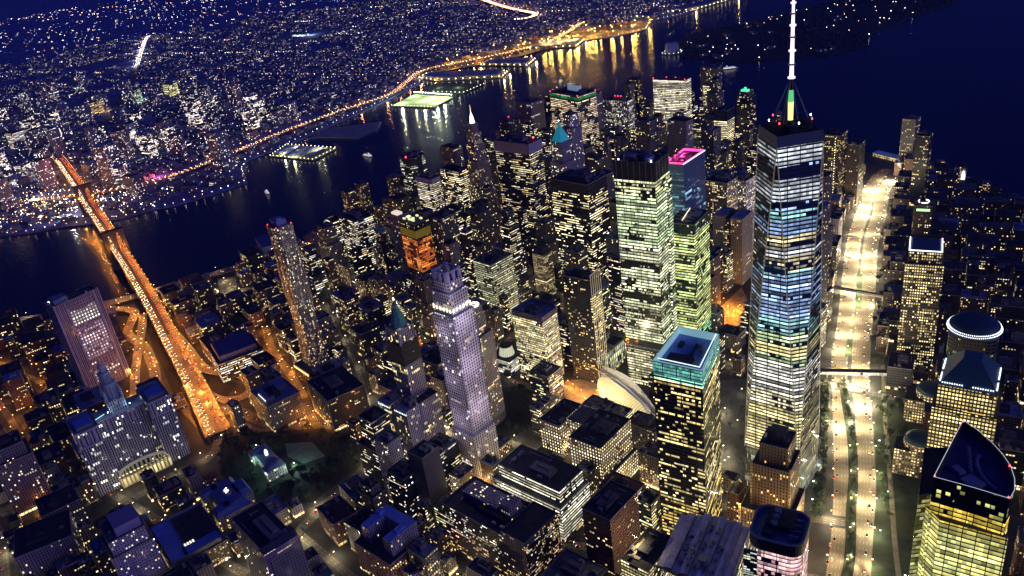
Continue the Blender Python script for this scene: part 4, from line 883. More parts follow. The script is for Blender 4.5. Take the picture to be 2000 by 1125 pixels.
def ribbed_slab():
    # long slab; the wide face looks north-west
    t = thing('ribbed_slab_tower', 'violet vertical-ribbed slab tower with a lit honeycomb of windows by the bridge', 'office tower', (1042, -212, 0), R(-119)); take(1036, -222, 84, 40, R(-119)); H = 163
    g = facade('ribbed_limestone', (.27, .27, .44), (.035, .03, .06), bw=2.7, fh=4.2, fx=.48, fy=1.0, p1=.0, p2=0, H=H)
    gw = facade('ribbed_lit_panel', (.22, .20, .32), (.05, .045, .08), bw=4.6, fh=5.2, fx=.42, fy=.5, p1=1., p2=1., k=4, ca=(1, .93, .75), cb=(1, 1, .95), es=1.6, H=H, zamt=.15, ramp=[(0, (1, 1, 1), .04), (16, (1, 1, 1), .16), (38, (1, .8, .8), .02), (56, (.8, .62, .75), .32), (100, (.75, .6, .95), .16), (118, (1, .98, .9), .9), (142, (1, .8, .8), .10), (150, (.5, .5, .5), .0)])
    P = rect(0, 0, 70, 30)
    mb = MB(); mb.wall(P, 0, H, u=60); mb.build('wall', g, t)
    mb = MB()   # lit central bay, proud of the long west face
    mb.wall(rect(4, 2.2, 40, 28), 6, H-6, u=120); mb.wall(rect(4, -2.2, 40, 28), 6, H-6, u=120); mb.build('lit_bay', gw, t)
    mb = MB()
    for x in (-35, -28, -19, 28, 35): mb.box(x, 15.2, 0, 1.4, 1.4, H+1); mb.box(x, -15.2, 0, 1.4, 1.4, H+1)
    for y in (-15, -5, 5, 15): mb.box(-35.2, y, 0, 1.4, 1.4, H+1)
    mb.build('pier_rib', mat('rib_stone', (.32, .32, .52), .8), t)
    roof_set(t, P, H, 'dark', random.Random(2), True, 4)
    mb = MB(); mb.box(-20, 0, H, 22, 20, 7); mb.build('penthouse', M_roof['blue'], t)
    bx_part('roof_lamp', G_white, t, (-31, 8, H+1, 1.2, 4, .8))
    mb = MB(); mb.wall(rect(-46, 0, 24, 42), 0, 18); mb.build('annex', fac('gry_sparse'), t); mb = MB(); mb.cap(rect(-46, 0, 24.2, 42.2), 18.1); mb.build('annex_roof', mat('annex_blue_roof', (.20, .26, .60), .7), t)
ribbed_slab()
def civic_palace():
    t = thing('civic_palace', 'wide civic stone building with blue-roofed wings and a stepped central tower', 'public building', (842, -4, 0), R(49)); take(842, -4, 122, 62, R(-131)); H = 100
    g = facade('civic_windows', (.30, .30, .42), (.012, .012, .02), bw=3.0, fh=4.2, fx=.5, fy=.86, p1=.05, p2=.06, k=3, ca=PALE, cb=WHT, es=1.6, zamt=1)
    mb = MB()
    mb.wall(rect(0, -8, 62, 28), 0, H-6, u=60); mb.wall(rect(-46, 0, 30, 52), 0, H, u=600); mb.wall(rect(46, 0, 30, 52), 0, H, u=1200)
    mb.build('wall', g, t)
    for x in (-46, 46):
        roof_set(t, rect(x, 0, 30, 52), H, 'blue', random.Random(int(x)), False, 1)
        mb = MB(); mb.box(x, 8, H-1, 20, 24, 4.5, mt=1); mb.build('wing_roof', [M_conc, mat('wing_roof_blue', (.12, .26, .72), .6)], t)
    mb = MB(); mb.cap(rect(0, -8, 62, 28), H-6); mb.build('roof', M_roof['blue'], t)
    # colonnade storeys at the top
    mb = MB()
    for x in (-46, 46):
        for q in range(6): mb.box(x-12.5+q*5, 26.4, H-22, 1.6, 1.2, 18)
        mb.box(x, 26.6, H-3, 30.6, 1.6, 2); mb.box(x, 26.6, H-24, 30.6, 1.6, 1.6)
    for q in range(12): mb.box(-28+q*5.1, 6.6, H-26, 1.5, 1.2, 18)
    mb.box(0, 6.8, H-8, 62, 1.8, 1.8); mb.build('colonnade', mat('civic_stone', (.40, .37, .5), .8), t)
    # low curved portico between the wings
    mb = MB()
    for i in range(16):
        a, b_ = math.pi*i/16, math.pi*(i+1)/16
        A = (-31*math.cos(a), 26-14*math.sin(a)); B = (-31*math.cos(b_), 26-14*math.sin(b_)); mb.tube((*A, 18), (*B, 18), 2.0, 6); mb.tube((*A, 0), (*A, 18), .9, 6)
    mb.build('portico', mat('lit_portico', (.5, .5, .42), .7, emit=(1, .85, .5), es=.12), t)
    mb = MB(); mb.wall(rect(0, 29, 66, 8), 0, 15, u=60); mb.cap(rect(0, 29, 66.2, 8.2), 15.1); mb.build('arcade', facade('lit_arcade', (.35, .3, .2), bw=5, fh=15, fx=.6, fy=.8, p1=1, p2=1, ca=(1, .78, .3), cb=(1, .86, .4), es=.9, zamt=.2), t)
    tw = thing('tower', None, None, (0, -6, 0)); tw.parent = t
    st = mat('tower_stone', (.34, .40, .52), .8)
    mb = MB(); mb.wall(rect(0, 0, 22, 22), H-6, H+14, u=300); mb.build('stage', facade('tower_windows', (.32, .36, .46), bw=3, fh=5, fx=.4, fy=.7, p1=.02, p2=0), tw)
    mb = MB(); mb.face([(*p, H+14) for p in rect(0, 0, 23.4, 23.4)]); mb.cyl(0, 0, H+14, H+34, 8.5, n=16); mb.cyl(0, 0, H+34, H+36, 9.5, n=16); mb.build('stage', st, tw)
    mb = MB(); mb.cyl(0, 0, H+36, H+50, 6, n=16); mb.cyl(0, 0, H+50, H+51.5, 6.8, n=16); mb.cyl(0, 0, H+51.5, H+60, 4, n=12); mb.cyl(0, 0, H+60, H+66, 4.3, .6, 12); mb.build('lantern', st, tw)
    mb = MB()
    for q in range(16): a = q*math.pi/8; mb.cyl(10.3*math.cos(a), 10.3*math.sin(a), H+14, H+31, .55, n=6); mb.cyl(7*math.cos(a), 7*math.sin(a), H+36, H+48, .4, n=5)
    for x, y in ((-10, -10), (10, -10), (10, 10), (-10, 10)): mb.cyl(x, y, H+14, H+26, 1.8, n=8); mb.cyl(x, y, H+26, H+31, 2, .2, 8)
    mb.build('column', st, tw)
    mb = MB(); mb.cyl(0, 0, H+66, H+70, .8, n=8); mb.cyl(0, 0, H+70, H+73, 1, .2, 8); mb.build('statue', mat('gilt_statue', (.5, .4, .2), .4, .7), tw)
    for x, y, z in ((-14, 12, H+2), (14, 12, H+2)):
        l = bpy.data.lights.new('tower_floodlight', 'POINT'); l.energy = 2500; l.color = (.6, .95, 1); l.shadow_soft_size = .5; o = bpy.data.objects.new('tower_floodlight', l); COL.objects.link(o); o.parent = t; o.location = (x, y-4, z)
        bx_part('floodlight_head', G_white, t, (x, y-4, z-1.2, .9, .9, .8))
    mb = MB(); mb.tube((18, -2, H-4), (42, 12, H-2), .35, 4); mb.build('roof_light', glow('teal_roof_light', (.4, .9, .9), 2), t)
civic_palace()
# ---- financial district
def BT(name, label, x, y, w_, d_, a, h, st, roof='dark', **k): return building(name, label, k.pop('cat', 'office tower'), x, y, w_, d_, a, h, st, roof, **k)
t = BT('office_tower', 'waterfront tower wearing a green lit crown band', 343, -1087, 56, 98, -133, 209, 'gry_rows', ovr=dict(p1=.15, p2=.75, ca=(1, .62, .28), cb=(1, .85, .6), es=1.4), units=2)
mb = MB(); mb.wall(rect(0, 0, 56.6, 98.6), 197, 206); mb.build('crown_band', facade('green_crown', (.01, .02, .01), bw=3, fh=9, fx=.8, fy=.8, p1=1, p2=1, ca=(.03, .7, .15), cb=(.05, .6, .2), es=.55, zamt=.1), t)
for x, y in ((-27, 48), (-27, -48), (27, -48)): beacon(t, x, y, 209, G_red, 1)
mb = MB(); mb.box(4, -6, 210, 14, 26, 10); mb.box(0, 8, 212, 8, 8, 14); mb.build('roof_plant', mat('lit_plant', (.3, .35, .5), .5, emit=(.5, .7, 1), es=.25), t)
t = BT('office_tower', 'pale-framed tower with red roof beacons between two bigger waterfront towers', 246, -1158, 30, 66, -118, 165, 'purple', ovr=dict(p1=.3, p2=.12, fx=.6, ca=PALE), units=2)
for q in (-8, 0, 8): beacon(t, 0, q, 171, G_red, 1)
mb = MB()
for y in (-33, -28, -23, 23, 28, 33): mb.box(-15.3, y, 120, 1, 1.6, 46)
mb.build('pier_rib', M_cop, t)
t = BT('office_tower', 'white-banded slab tower standing alone against the dark bay', 120, -1188, 30, 84, -118, 195, 'gry_rows', ovr=dict(wall=(.12, .11, .14), p1=.3, p2=.85, ca=PALE, cb=(1, .93, .78), es=1.5, zamt=.5, ramp=[(0, (1, 1, 1), .2), (75, (1, 1, 1), .6)], H=195, mull=0), units=2)
for x, y in ((-14, 41), (-14, -41), (0, -10), (0, 14)): beacon(t, x, y, 197, G_red, 1)
mb = MB(); mb.tube((-15.5, 41, 193), (-15.5, -41, 193), .7, 5); mb.build('crown_light', glow('white_crown', (1, .95, .85), 1.6), t)
t = BT('office_tower', 'dark tower with a block of pale gold lit floors on one face', 9, -1028, 38, 30, -118, 158, 'blk_rows', ovr=dict(p1=.3, p2=.75, zamt=.7, ramp=[(0, (1, 1, 1), .35), (90, (1, 1, 1), .8), (136, (1, 1, 1), .0)], H=158))
t = BT('office_tower', 'black tower topped with a small green lit crown', -42, -1090, 36, 32, -118, 165, 'blk_sparse', ovr=dict(p1=.08, p2=.05))
mb = MB(); mb.wall(rect(0, 0, 26, 24), 165, 178); mb.cap(rect(0, 0, 26, 24), 178); mb.build('upper_stage', fac('gry_sparse'), t)
mb = MB(); mb.box(-6, 0, 178, 10, 16, 3.5); mb.box(6, 5, 178, 4, 4, 5); mb.build('crown_light', glow('green_cap', (.08, .85, .4), 1.4), t)
t = BT('stepped_tower', 'violet pinstriped tower right behind the teal pyramid roof', 317, -828, 28, 28, -130, 227, 'purple', ovr=dict(wall=(.34, .32, .5), p1=.12), tiers=[(70, 1.5, 1.5), (200, 1, 1), (227, .8, .8)], units=0)
t = thing('pyramid_crowned_tower', 'slim stone tower with a bright teal pyramid roof', 'skyscraper', (310, -617, 0), R(-128)); take(310, -617, 42, 42, R(-128))
g = fac('purple', wall=(.24, .22, .30), p1=.12, p2=.05)
mb = MB(); mb.wall(rect(0, 0, 40, 40), 0, 130, u=60); mb.wall(rect(0, 0, 32, 32), 130, 200, u=600); mb.wall(rect(0, 0, 26, 26), 200, 236, u=900); mb.build('wall', g, t)
mb = MB(); [mb.face([(*p, z) for p in rect(0, 0, s_, s_)]) for z, s_ in ((130, 40.3), (200, 32.3), (236, 26.3))]; mb.build('roof', M_roof['mid'], t)
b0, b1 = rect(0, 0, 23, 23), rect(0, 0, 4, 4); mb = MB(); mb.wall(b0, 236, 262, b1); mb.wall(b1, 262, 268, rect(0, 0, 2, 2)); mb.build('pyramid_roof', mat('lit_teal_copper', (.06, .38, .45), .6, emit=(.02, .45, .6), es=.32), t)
mb = MB(); mb.cyl(0, 0, 268, 283, .9, .2, 8); mb.build('spire', M_metal, t); beacon(t, 0, 0, 270, G_white, 1.1)
t = thing('art_deco_tower', 'tapering art-deco tower with a glowing white lantern tip over the river', 'skyscraper', (489, -707, 0), R(-128)); take(489, -707, 48, 48, R(-128))
g = fac('stone', wall=(.24, .20, .20), p1=.18, p2=.04, bw=2.6); mb = MB(); z = 0
TS = [(60, 46), (130, 38), (185, 31), (215, 26), (238, 20), (255, 14)]
for i, (zt, s_) in enumerate(TS): mb.wall(rect(0, 0, s_, s_), z, zt, u=600*i); z = zt
mb.build('wall', g, t); mb = MB()
for zt, s_ in TS: mb.face([(*p, zt) for p in rect(0, 0, s_+.3, s_+.3)])
mb.build('roof', M_roof['mid'], t)
mb = MB(); mb.cyl(0, 0, 255, 268, 5, 3, 10); mb.cyl(0, 0, 268, 276, 3, .4, 10); mb.build('lantern', glow('white_lantern', (1, .97, .9), 2.4), t)
mb = MB(); mb.cyl(0, 0, 276, 290, .8, .2, 6); mb.build('spire', glow('amber_tip', (1, .6, .3), 2), t)
t = BT('office_tower', 'dark tower by the water behind the broad banded skyscraper', 487, -1027, 40, 40, -130, 170, 'blk_sparse', ovr=dict(p1=.05, p2=.03), units=2, outline=lambda a, b_: rounded(40*a, 40*b_, 10))
beacon(t, 0, 0, 176, G_red, 1)
t = BT('office_tower', 'broad grey skyscraper with a pale blank crown above rows of lit offices', 384, -600, 36, 80, -120, 248, 'gry_rows', units=3, ovr=dict(wall=(.11, .10, .14), fh=3.9, p1=.10, p2=.48, k=5, ca=YEL, cb=(1, .95, .65), es=1.6, H=248, ramp=[(0, (1, 1, .8), .45), (60, (1, 1, .8), .6), (100, (1, 1, 1), .35), (150, (1, 1, 1), .5), (168, (1, 1, 1), .05), (174, (1, 1, 1), .5), (228, (1, 1, 1), 0)]))
mb = MB(); mb.wall(rect(0, 0, 36.7, 80.7), 229, 247.5); mb.build('blank_crown', mat('crown_panels', (.30, .27, .42), .6), t)
mb = MB()
for q in range(27): mb.box(-18.4, -39+q*3, 0, .7, .5, 229)
for q in range(9): mb.box(-16+q*4, -40.4, 0, .5, .7, 229)
mb.build('mullion', M_dmetal, t)
beacon(t, 8, -30, 250, G_red, 1.2)
t = BT('office_tower', 'black faceted waterfront tower with a small red light at its rim', 668, -841, 50, 56, -130, 160, 'blk_rows', ovr=dict(p1=.06, p2=.25, ca=(.9, 1, .7), es=1.1), outline=lambda a, b_: rounded(48*a, 52*b_, 16, 2), units=2)
beacon(t, -22, -12, 162, G_red, 1.6)
t = BT('office_tower', 'blue-topped slab with dense white windows beside the black faceted tower', 601, -722, 24, 48, -124, 150, 'blk_white', 'blue', ovr=dict(p1=.35, p2=.6))
mb = MB(); mb.wall(rect(0, 0, 24.6, 48.6), 139, 149.5); mb.build('blank_crown', mat('violet_panels', (.34, .33, .55), .6), t)
t = BT('office_tower', 'black slab with slanting rows of lemon windows behind the pale slab', 543, -719, 26, 56, -124, 165, 'blk_rows', ovr=dict(p1=.12, p2=.5))
t = BT('office_tower', 'massive black tower with scattered gold window rows in front of the teal pyramid', 262, -445, 50, 74, -122, 226, 'blk_rows', ovr=dict(fh=4.1, p1=.10, p2=.40, ca=(1, .78, .3), cb=(1, .95, .7), es=1.9, H=226, ramp=[(0, (1, 1, 1), .35), (80, (1, 1, 1), .5), (130, (1, 1, 1), .35), (150, (1, 1, 1), .55), (196, (1, .9, .7), .5), (210, (1, 1, 1), 0)]), units=4)
t = BT('office_tower', 'amber-lit masonry tower right of the pink roofed tower', 36, -611, 38, 44, -122, 150, 'stone_lit', ovr=dict(p1=.35, p2=.2, wall=(.28, .23, .2), ramp=[(0, (1, 1, 1), .4)], H=150), tank=True)
t = BT('office_tower', 'violet-sided stone tower beside the amber masonry tower', -2, -640, 36, 34, -122, 140, 'purple', ovr=dict(p1=.35, p2=.15, wall=(.3, .26, .36)))
t = BT('stepped_tower', 'blue-grey setback tower between the pink roof and the black waterfront towers', 44, -797, 32, 32, -125, 185, 'gry_sparse', 'blue', tiers=[(110, 1.4, 1.4), (150, 1.1, 1.1), (185, .8, .8)])
t = thing('twin_lobed_tower', 'grey masonry tower with two blank shafts and a dark slot of windows between', 'office tower', (22, -522, 0), R(-118)); take(22, -522, 50, 60, R(-118))
g = fac('stone', wall=(.22, .19, .18), p1=.05, fx=.3)
mb = MB(); mb.wall(rect(0, 16, 40, 20), 0, 120, u=60); mb.wall(rect(0, -16, 40, 20), 0, 120, u=900); mb.build('wall', g, t)
mb = MB(); mb.wall(rect(3, 0, 36, 12), 0, 116, u=300); mb.build('window_slot', fac('blk_sparse', p1=.35), t)
for y in (16, -16): roof_set(t, rect(0, y, 40, 20), 120, 'blue', random.Random(2), False, 1)
mb = MB(); mb.cap(rect(3, 0, 36, 12), 116); mb.box(6, 0, 116, 12, 10, 6); mb.build('penthouse', M_roof['dark'], t)
t = BT('slab_tower', 'dark slab with a vertical string of lights just right of the spire tower', -188, -830, 42, 32, -118, 150, 'bpc', ovr=dict(p1=.16, p2=.10))
mb = MB()
for q in range(26): mb.box(-21.3, -7, 8+q*5.4, .6, 1.0, 1.6)
mb.build('stair_light', glow('stair_lights', (1, .9, .5), 2.4), t)
BT('slab_tower', 'lower brown slab beside the tower with the vertical string of lights', -228, -838, 34, 24, -118, 125, 'bpc')
BT('apartment_block', 'small violet gridded block between the spire tower and the highway', -157, -632, 30, 24, -112, 60, 'purple', ovr=dict(p1=.08))
BT('office_block', 'low black block with a bare flank beside the highway right of the spire tower', -142, -562, 50, 26, -108, 45, 'blk_sparse', cat='office block')
BT('apartment_tower', 'dark thin tower with a red top light at the park end of the highway', -341, -812, 24, 24, -118, 140, 'blk_sparse', ovr=dict(p1=.06), units=1)
t = BT('apartment_tower', 'black tower with a glowing ring and a green strip at its crown', -289, -588, 34, 28, -105, 95, 'bpc', ovr=dict(p1=.22))
mb = MB(); R_ = ring(0, 0, 8, 20); [mb.tube((*R_[i], 97), (*R_[(i+1) % 20], 97), 1.1, 5) for i in range(20)]; mb.build('ring_light', glow('ring_white', (1, .93, .8), 2.2), t)
mb = MB(); mb.box(-17.3, 0, 86, .6, 20, 4); mb.build('green_light', glow('green_strip', (.45, .9, .35), 1.5), t)
t = BT('construction_tower', 'tower lit bright orange down its face under a yellow-green crown', 543, -438, 30, 44, -128, 172, 'blk_sparse', ovr=dict(p1=.1), pent=False, units=0)
go = facade('orange_work_lights', (.25, .08, .02), (.3, .06, .01), bw=4, fh=4, fx=.9, fy=.78, p1=.6, p2=.6, k=5, ca=(1, .16, .02), cb=(1, .34, .06), es=1.0, zamt=1)
mb = MB(); mb.wall(rect(-.2, 0, 30.4, 44.4), 84, 142); mb.build('work_floors', go, t)
mb = MB(); mb.wall(rect(-.3, 0, 31, 45), 146, 160); mb.build('netting', mat('yellow_netting', (.45, .36, .02), .8, emit=(.6, .45, .02), es=.10), t)
mb = MB()
for q in range(12): mb.box(RND.uniform(-12, 12), RND.uniform(-18, 18), 172, 3, 5, 2.5)
mb.build('work_lamp', glow('yellow_green_lamps', (.85, .9, .45), 1.1), t)
t = BT('office_tower', 'violet slab with a small floodlit roof left of the orange lit tower', 602, -529, 24, 30, -128, 150, 'purple', ovr=dict(wall=(.2, .18, .26)), pent=False, units=0)
mb = MB(); mb.box(-4, 0, 149, 12, 18, 4); mb.build('roof_lamp', glow('cream_roof', (1, .8, .65), .9), t)
BT('office_block', 'wide office block with a lit top storey by the river', 722, -610, 40, 60, -128, 118, 'blk_white', ovr=dict(p1=.15, p2=.5))
BT('office_block', 'grey lit block with stacked penthouses on its dark roof near the middle', 405, -392, 50, 40, -124, 118, 'blk_white', 'mid', ovr=dict(wall=(.12, .11, .12), p1=.75, p2=.7, fx=.7, ca=PALE, cb=LIM, es=1.1), units=6, tank=True)
t = BT('stone_tower', 'slim cream-lit tower with a black mansard top', 328, -415, 22, 24, -122, 112, 'stone_lit', ovr=dict(wall=(.36, .30, .25), p1=.12, fx=.4, bw=2.4), pent=False, units=0)
mb = MB(); mb.wall(rect(0, 0, 22, 24), 112, 124, rect(0, 0, 12, 14)); mb.cap(rect(0, 0, 12, 14), 124); mb.build('mansard_roof', M_roof['dark'], t)
for x, y in ((-15, 4), (-14, -10)):
    l = bpy.data.lights.new('floodlight', 'POINT'); l.energy = 12000; l.color = (1, .66, .35); l.shadow_soft_size = .6; o = bpy.data.objects.new('floodlight', l); COL.objects.link(o); o.parent = t; o.location = (x, y, 8)
BT('brick_block', 'rust-roofed block with amber lit walls beside the slim cream tower', 381, -500, 46, 34, -126, 45, 'stone_lit', 'brown', ovr=dict(p1=.3, ca=AMB), cat='office block')
def lattice_hotel():
    t = thing('slab_hotel', 'black slab tower whose narrow end is a bright lattice of lit bays', 'hotel', (242, -214, 0), R(-116)); take(242, -214, 36, 46, R(-116)); H = 166
    mb = MB(); mb.wall(rect(4, 0, 24, 42), 0, H, u=60); mb.build('wall', fac('blk_sparse', p1=.12, p2=.03, bw=2.4), t)
    g = facade('lattice_end', (.02, .02, .02), bw=3, fh=4, fx=.92, fy=.45, p1=.35, p2=.6, k=3, ca=YEL, cb=PALE, es=1.5, H=H, ramp=[(0, (1, 1, 1), .3), (34, (1, 1, 1), .9), (44, (1, 1, 1), .35), (100, (1, 1, 1), .7), (142, (1, 1, 1), 0)])
    mb = MB(); mb.wall(rect(4, -21.5, 24.4, 3), 0, H-2, u=600); mb.build('lit_end_bay', g, t)
    mb = MB()
    for q in range(6): mb.box(-8.5+q*5, -23.3, 0, .6, .6, H+8)
    for z in (H+7.5, 142, 118, 92, 68, 44, 20): mb.box(4, -23.4, z, 25.5, .6, .6)
    mb.build('lattice_frame', mat('lit_frame', (.55, .5, .42), .5, emit=(1, .8, .5), es=.22), t)
    roof_set(t, rect(4, 0, 24, 42), H, 'dark', random.Random(2), True, 4)
lattice_hotel()
t = BT('office_block', 'yellow-lit office block with a blue flat top right of the round glass drum', 311, -217, 34, 54, -119, 115, 'stone_lit', 'blue', ovr=dict(wall=(.26, .23, .27), bw=2.6, fh=3.7, fx=.72, fy=.6, p1=.85, p2=.6, ca=(1, .80, .34), cb=(1, .93, .55), es=1.35, H=115, ramp=[(0, (1, 1, 1), .3), (48, (1, 1, 1), .5), (106, (1, 1, 1), .0)]), tank=False, units=6)
mb = MB(); mb.wall(rect(20, -2, 5, 44), 0, 119); mb.cap(rect(20, -2, 5, 44), 119); mb.build('blank_flank', mat('blank_render', (.16, .15, .17), .8), t)
# glass drum
t = thing('transit_hall', 'round pale glass drum glowing on a low station roof', 'station hall', (368, -250, 0), R(-118)); take(368, -250, 44, 44, R(-118))
mb = MB(); mb.wall(rect(0, 0, 40, 42), 0, 22, u=30); mb.build('wall', fac('glass_blue', p2=.7, es=1.2), t); mb = MB(); mb.cap(rect(0, 0, 40, 42), 22); mb.build('roof', M_roof['dark'], t)
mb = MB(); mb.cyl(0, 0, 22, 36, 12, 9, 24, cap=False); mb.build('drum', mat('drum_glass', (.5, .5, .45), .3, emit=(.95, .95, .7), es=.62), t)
mb = MB(); mb.cyl(0, 0, 36, 37, 9.6, 9.6, 24); [mb.tube((12.1*math.cos(q*.262), 12.1*math.sin(q*.262), 22), (9.1*math.cos(q*.262), 9.1*math.sin(q*.262), 36), .2, 4) for q in range(24)]; mb.build('ring_beam', M_dmetal, t)
t = BT('department_store', 'long low store with bright yellow-green lit side at the foot of the green tower', 216, -236, 66, 20, -118, 38, 'stone_lit', 'dark', ovr=dict(wall=(.3, .28, .2), bw=5, fh=9, fx=.5, fy=.8, p1=.7, p2=.6, ca=(1, .9, .5), cb=(.7, .9, .6), es=1.2), cat='shop building', units=6)
# ---- civic and lower blocks in front
t = BT('notched_office_block', 'big stone block with even rows of small lit windows left of the teal crown', 226, -6, 66, 100, -119, 46, 'stone_lit', ovr=dict(wall=(.30, .22, .19), bw=3.9, fh=4.5, fx=.36, fy=.45, p1=.8, p2=.5, ca=(1, .78, .36), cb=(1, .92, .6), es=1.9), cat='office block', pent=False, units=0, tiers=[(32, 1.08, 1.04)])
g = fac('stone_lit', wall=(.30, .22, .19), bw=3.9, fh=4.5, fx=.38, fy=.46, p1=.85, p2=.3, ca=(1, .78, .36), cb=(1, .92, .6), es=1.9, zamt=.5)
mb = MB(); mb.wall(rect(0, -26, 64, 44), 32, 76, u=60); mb.wall(rect(6, 34, 50, 30), 32, 74, u=600); mb.wall(rect(14, 8, 34, 26), 32, 74, u=900); mb.build('upper_wing', g, t)
roof_set(t, rect(0, -26, 64, 44), 76, 'dark', random.Random(8), True, 6, True); roof_set(t, rect(6, 34, 50, 30), 74, 'dark', random.Random(9), True, 5, False)
mb = MB(); mb.cap(rect(14, 8, 34, 26), 73.6); mb.cyl(0, -30, 76, 82, 5, n=14); mb.cyl(9, -24, 76, 81, 4, n=14); mb.cyl(-10, -10, 76, 80, 3.4, n=12); mb.build('roof_equipment', M_roof['mid'], t)
for x, y, z, e in ((-38, 20, 12, 16000), (-38, -20, 14, 14000), (-36, 44, 10, 14000), (0, -58, 10, 12000), (-12, 12, 40, 9000)):
    l = bpy.data.lights.new('floodlight', 'POINT'); l.energy = e; l.color = (1, .74, .3); l.shadow_soft_size = .6; o = bpy.data.objects.new('floodlight', l); COL.objects.link(o); o.parent = t; o.location = (x, y, z)
mb = MB(); [mb.box(-20, 14+q*3.2, 32, 9, 1.8, 1.6) for q in range(6)]; mb.build('terrace_skylight', M_metal, t)
t = BT('banded_office_block', 'broad black-roofed block with continuous white window bands on two levels', 268, 67, 52, 98, -120, 50, 'blk_white', ovr=dict(wall=(.10, .09, .10), bw=3, fh=4.1, fx=.95, fy=.42, p1=.5, p2=.85, ca=(1, .9, .6), cb=(1, .97, .8), es=1.35, zamt=.5), cat='office block', pent=False, units=0)
mb = MB(); mb.wall(rect(2, 0, 42, 88), 50, 66, u=600); mb.build('upper_floors', fac('blk_white', wall=(.10, .09, .10), bw=3, fh=4.1, fx=.95, fy=.42, p1=.5, p2=.9, ca=(1, .9, .6), cb=(1, .97, .8), es=1.35, zamt=.4), t)
roof_set(t, rect(2, 0, 42, 88), 66, 'dark', random.Random(4), True, 5)
t = BT('brick_tower', 'dark red-sided block with a sunken roof court near the bottom centre', 178, 166, 48, 32, -120, 110, 'blk_sparse', cat='apartment block', ovr=dict(wall=(.16, .045, .03), p1=.05, p2=.02), units=3)
mb = MB(); mb.box(0, 0, 107, 30, 18, 2.6); mb.build('roof_deck', M_black, t)
t2 = BT('side_wing_block', 'narrow block with a lit cream terrace and yellow floors beside the red-sided one', 142, 196, 50, 30, -120, 78, 'stone_lit', cat='apartment block', ovr=dict(wall=(.12, .08, .05), bw=3.2, fx=.8, p1=.7, p2=.6, ca=(1, .85, .35)), units=2)
mb = MB(); mb.box(-4, 6, 77.3, 26, 12, .5); mb.build('terrace', mat('lit_terrace', (.5, .42, .28), .8), t2)
l = bpy.data.lights.new('terrace_lamp', 'POINT'); l.energy = 16000; l.color = (1, .78, .42); l.shadow_soft_size = .6; o = bpy.data.objects.new('terrace_lamp', l); COL.objects.link(o); o.parent = t2; o.location = (-4, 8, 88)
t = BT('dark_office_block', 'huge dark block with hundreds of dim scattered windows and a small stone penthouse', 301, 136, 52, 120, -121, 66, 'blk_white', 'dark', cat='office block', ovr=dict(wall=(.06, .045, .05), bw=2.6, fh=3.5, fx=.8, fy=.45, p1=.20, p2=.22, k=3, ca=YEL, cb=WHT, es=1.3, H=80, ramp=[(0, (1, .8, .45), .9), (14, (1, .75, .6), .6), (34, (1, 1, 1), .4)]), units=5)
mb = MB(); mb.box(4, -16, 65, 18, 14, 18); mb.box(6, 22, 65, 22, 50, 8); mb.build('stair_tower', fac('stone', wall=(.3, .27, .33)), t)
mb = MB(); mb.wall(rect(0, -44, 52.5, 32), 0, 72, u=30); mb.build('end_wing', fac('brown', wall=(.12, .1, .12)), t); roof_set(t, rect(0, -44, 52.5, 32), 72, 'dark', random.Random(3), False, 2)
BT('office_block', 'black stepped block with deep blue raised roofs at the bottom edge', 214, 206, 60, 66, -120, 54, 'blk_white', 'mid', cat='office block', tiers=[(42, 1, 1), (54, .7, .75)], ovr=dict(p1=.08, p2=.12), units=4)
t = BT('winged_brick_block', 'red brick block with bright blue U-shaped roof wings in the lower middle', 421, 157, 50, 60, -121, 40, 'brick', cat='office block', ovr=dict(wall=(.24, .11, .10), p1=.07), pent=False, units=0)
gv = fac('purple', wall=(.33, .29, .40), p1=.04)
mb = MB()
for q, (x, y, a_, b_) in enumerate(((4, 18, 38, 12), (4, -18, 38, 12), (16, 0, 14, 26))): mb.wall(rect(x, y, a_, b_), 40, 60, u=300*q)
mb.build('upper_wing', gv, t); mb = MB()
for x, y, a_, b_ in ((4, 18, 38.3, 12.3), (4, -18, 38.3, 12.3), (16, 0, 14.3, 26.3)): mb.box(x, y, 59.2, a_-1, b_-1, 1.1)
mb.box(10, 20, 60, 8, 7, 3); mb.box(4, -18, 60, 12, 6, 2.5); mb.build('wing_roof', mat('wing_roof_royal_blue', (.14, .24, .72), .65, noise=.2, scale=.2), t)
t = BT('folded_tower', 'violet tower with a plain dark flank and a stepped striped face at bottom left', 528, 206, 34, 90, -128, 96, 'gry_sparse', cat='apartment tower', ovr=dict(wall=(.16, .15, .20), p1=.02, p2=.01), units=2)
gp = facade('striped_brick', (.26, .17, .28), (.05, .03, .06), bw=3.2, fh=3.3, fx=.7, fy=.35, p1=.05, p2=.03, ca=WHT, cb=PALE, es=1.5)
mb = MB()
for q in range(4): mb.wall(rect(-2+q*1.0, -38+q*11, 38-q*2, 12), 0, 104-q*9, u=300*q)
mb.build('stepped_front', gp, t)
mb = MB(); [mb.cap(rect(-2+q*1.0, -38+q*11, 38-q*2, 12), 104-q*9) for q in range(4)]; mb.build('step_roof', M_roof['mid'], t)
t = BT('stone_tower', 'violet stone tower with round attic windows and scattered lights at lower left', 699, 203, 44, 46, -131, 92, 'purple', 'mid', cat='office tower', tiers=[(74, 1, 1), (92, .86, .86)], ovr=dict(wall=(.32, .28, .42), p1=.16, fx=.4, fy=.45, es=2), units=2)
mb = MB(); mb.box(4, 0, 91, 26, 30, 11); mb.build('penthouse_hall', mat('violet_slate', (.26, .24, .42), .6), t)
t = BT('courthouse', 'low U-shaped building with bright blue roofs and a lit skylight court', 676, 146, 62, 92, -131, 26, 'brown', 'blue', cat='public building', pent=False, units=0)
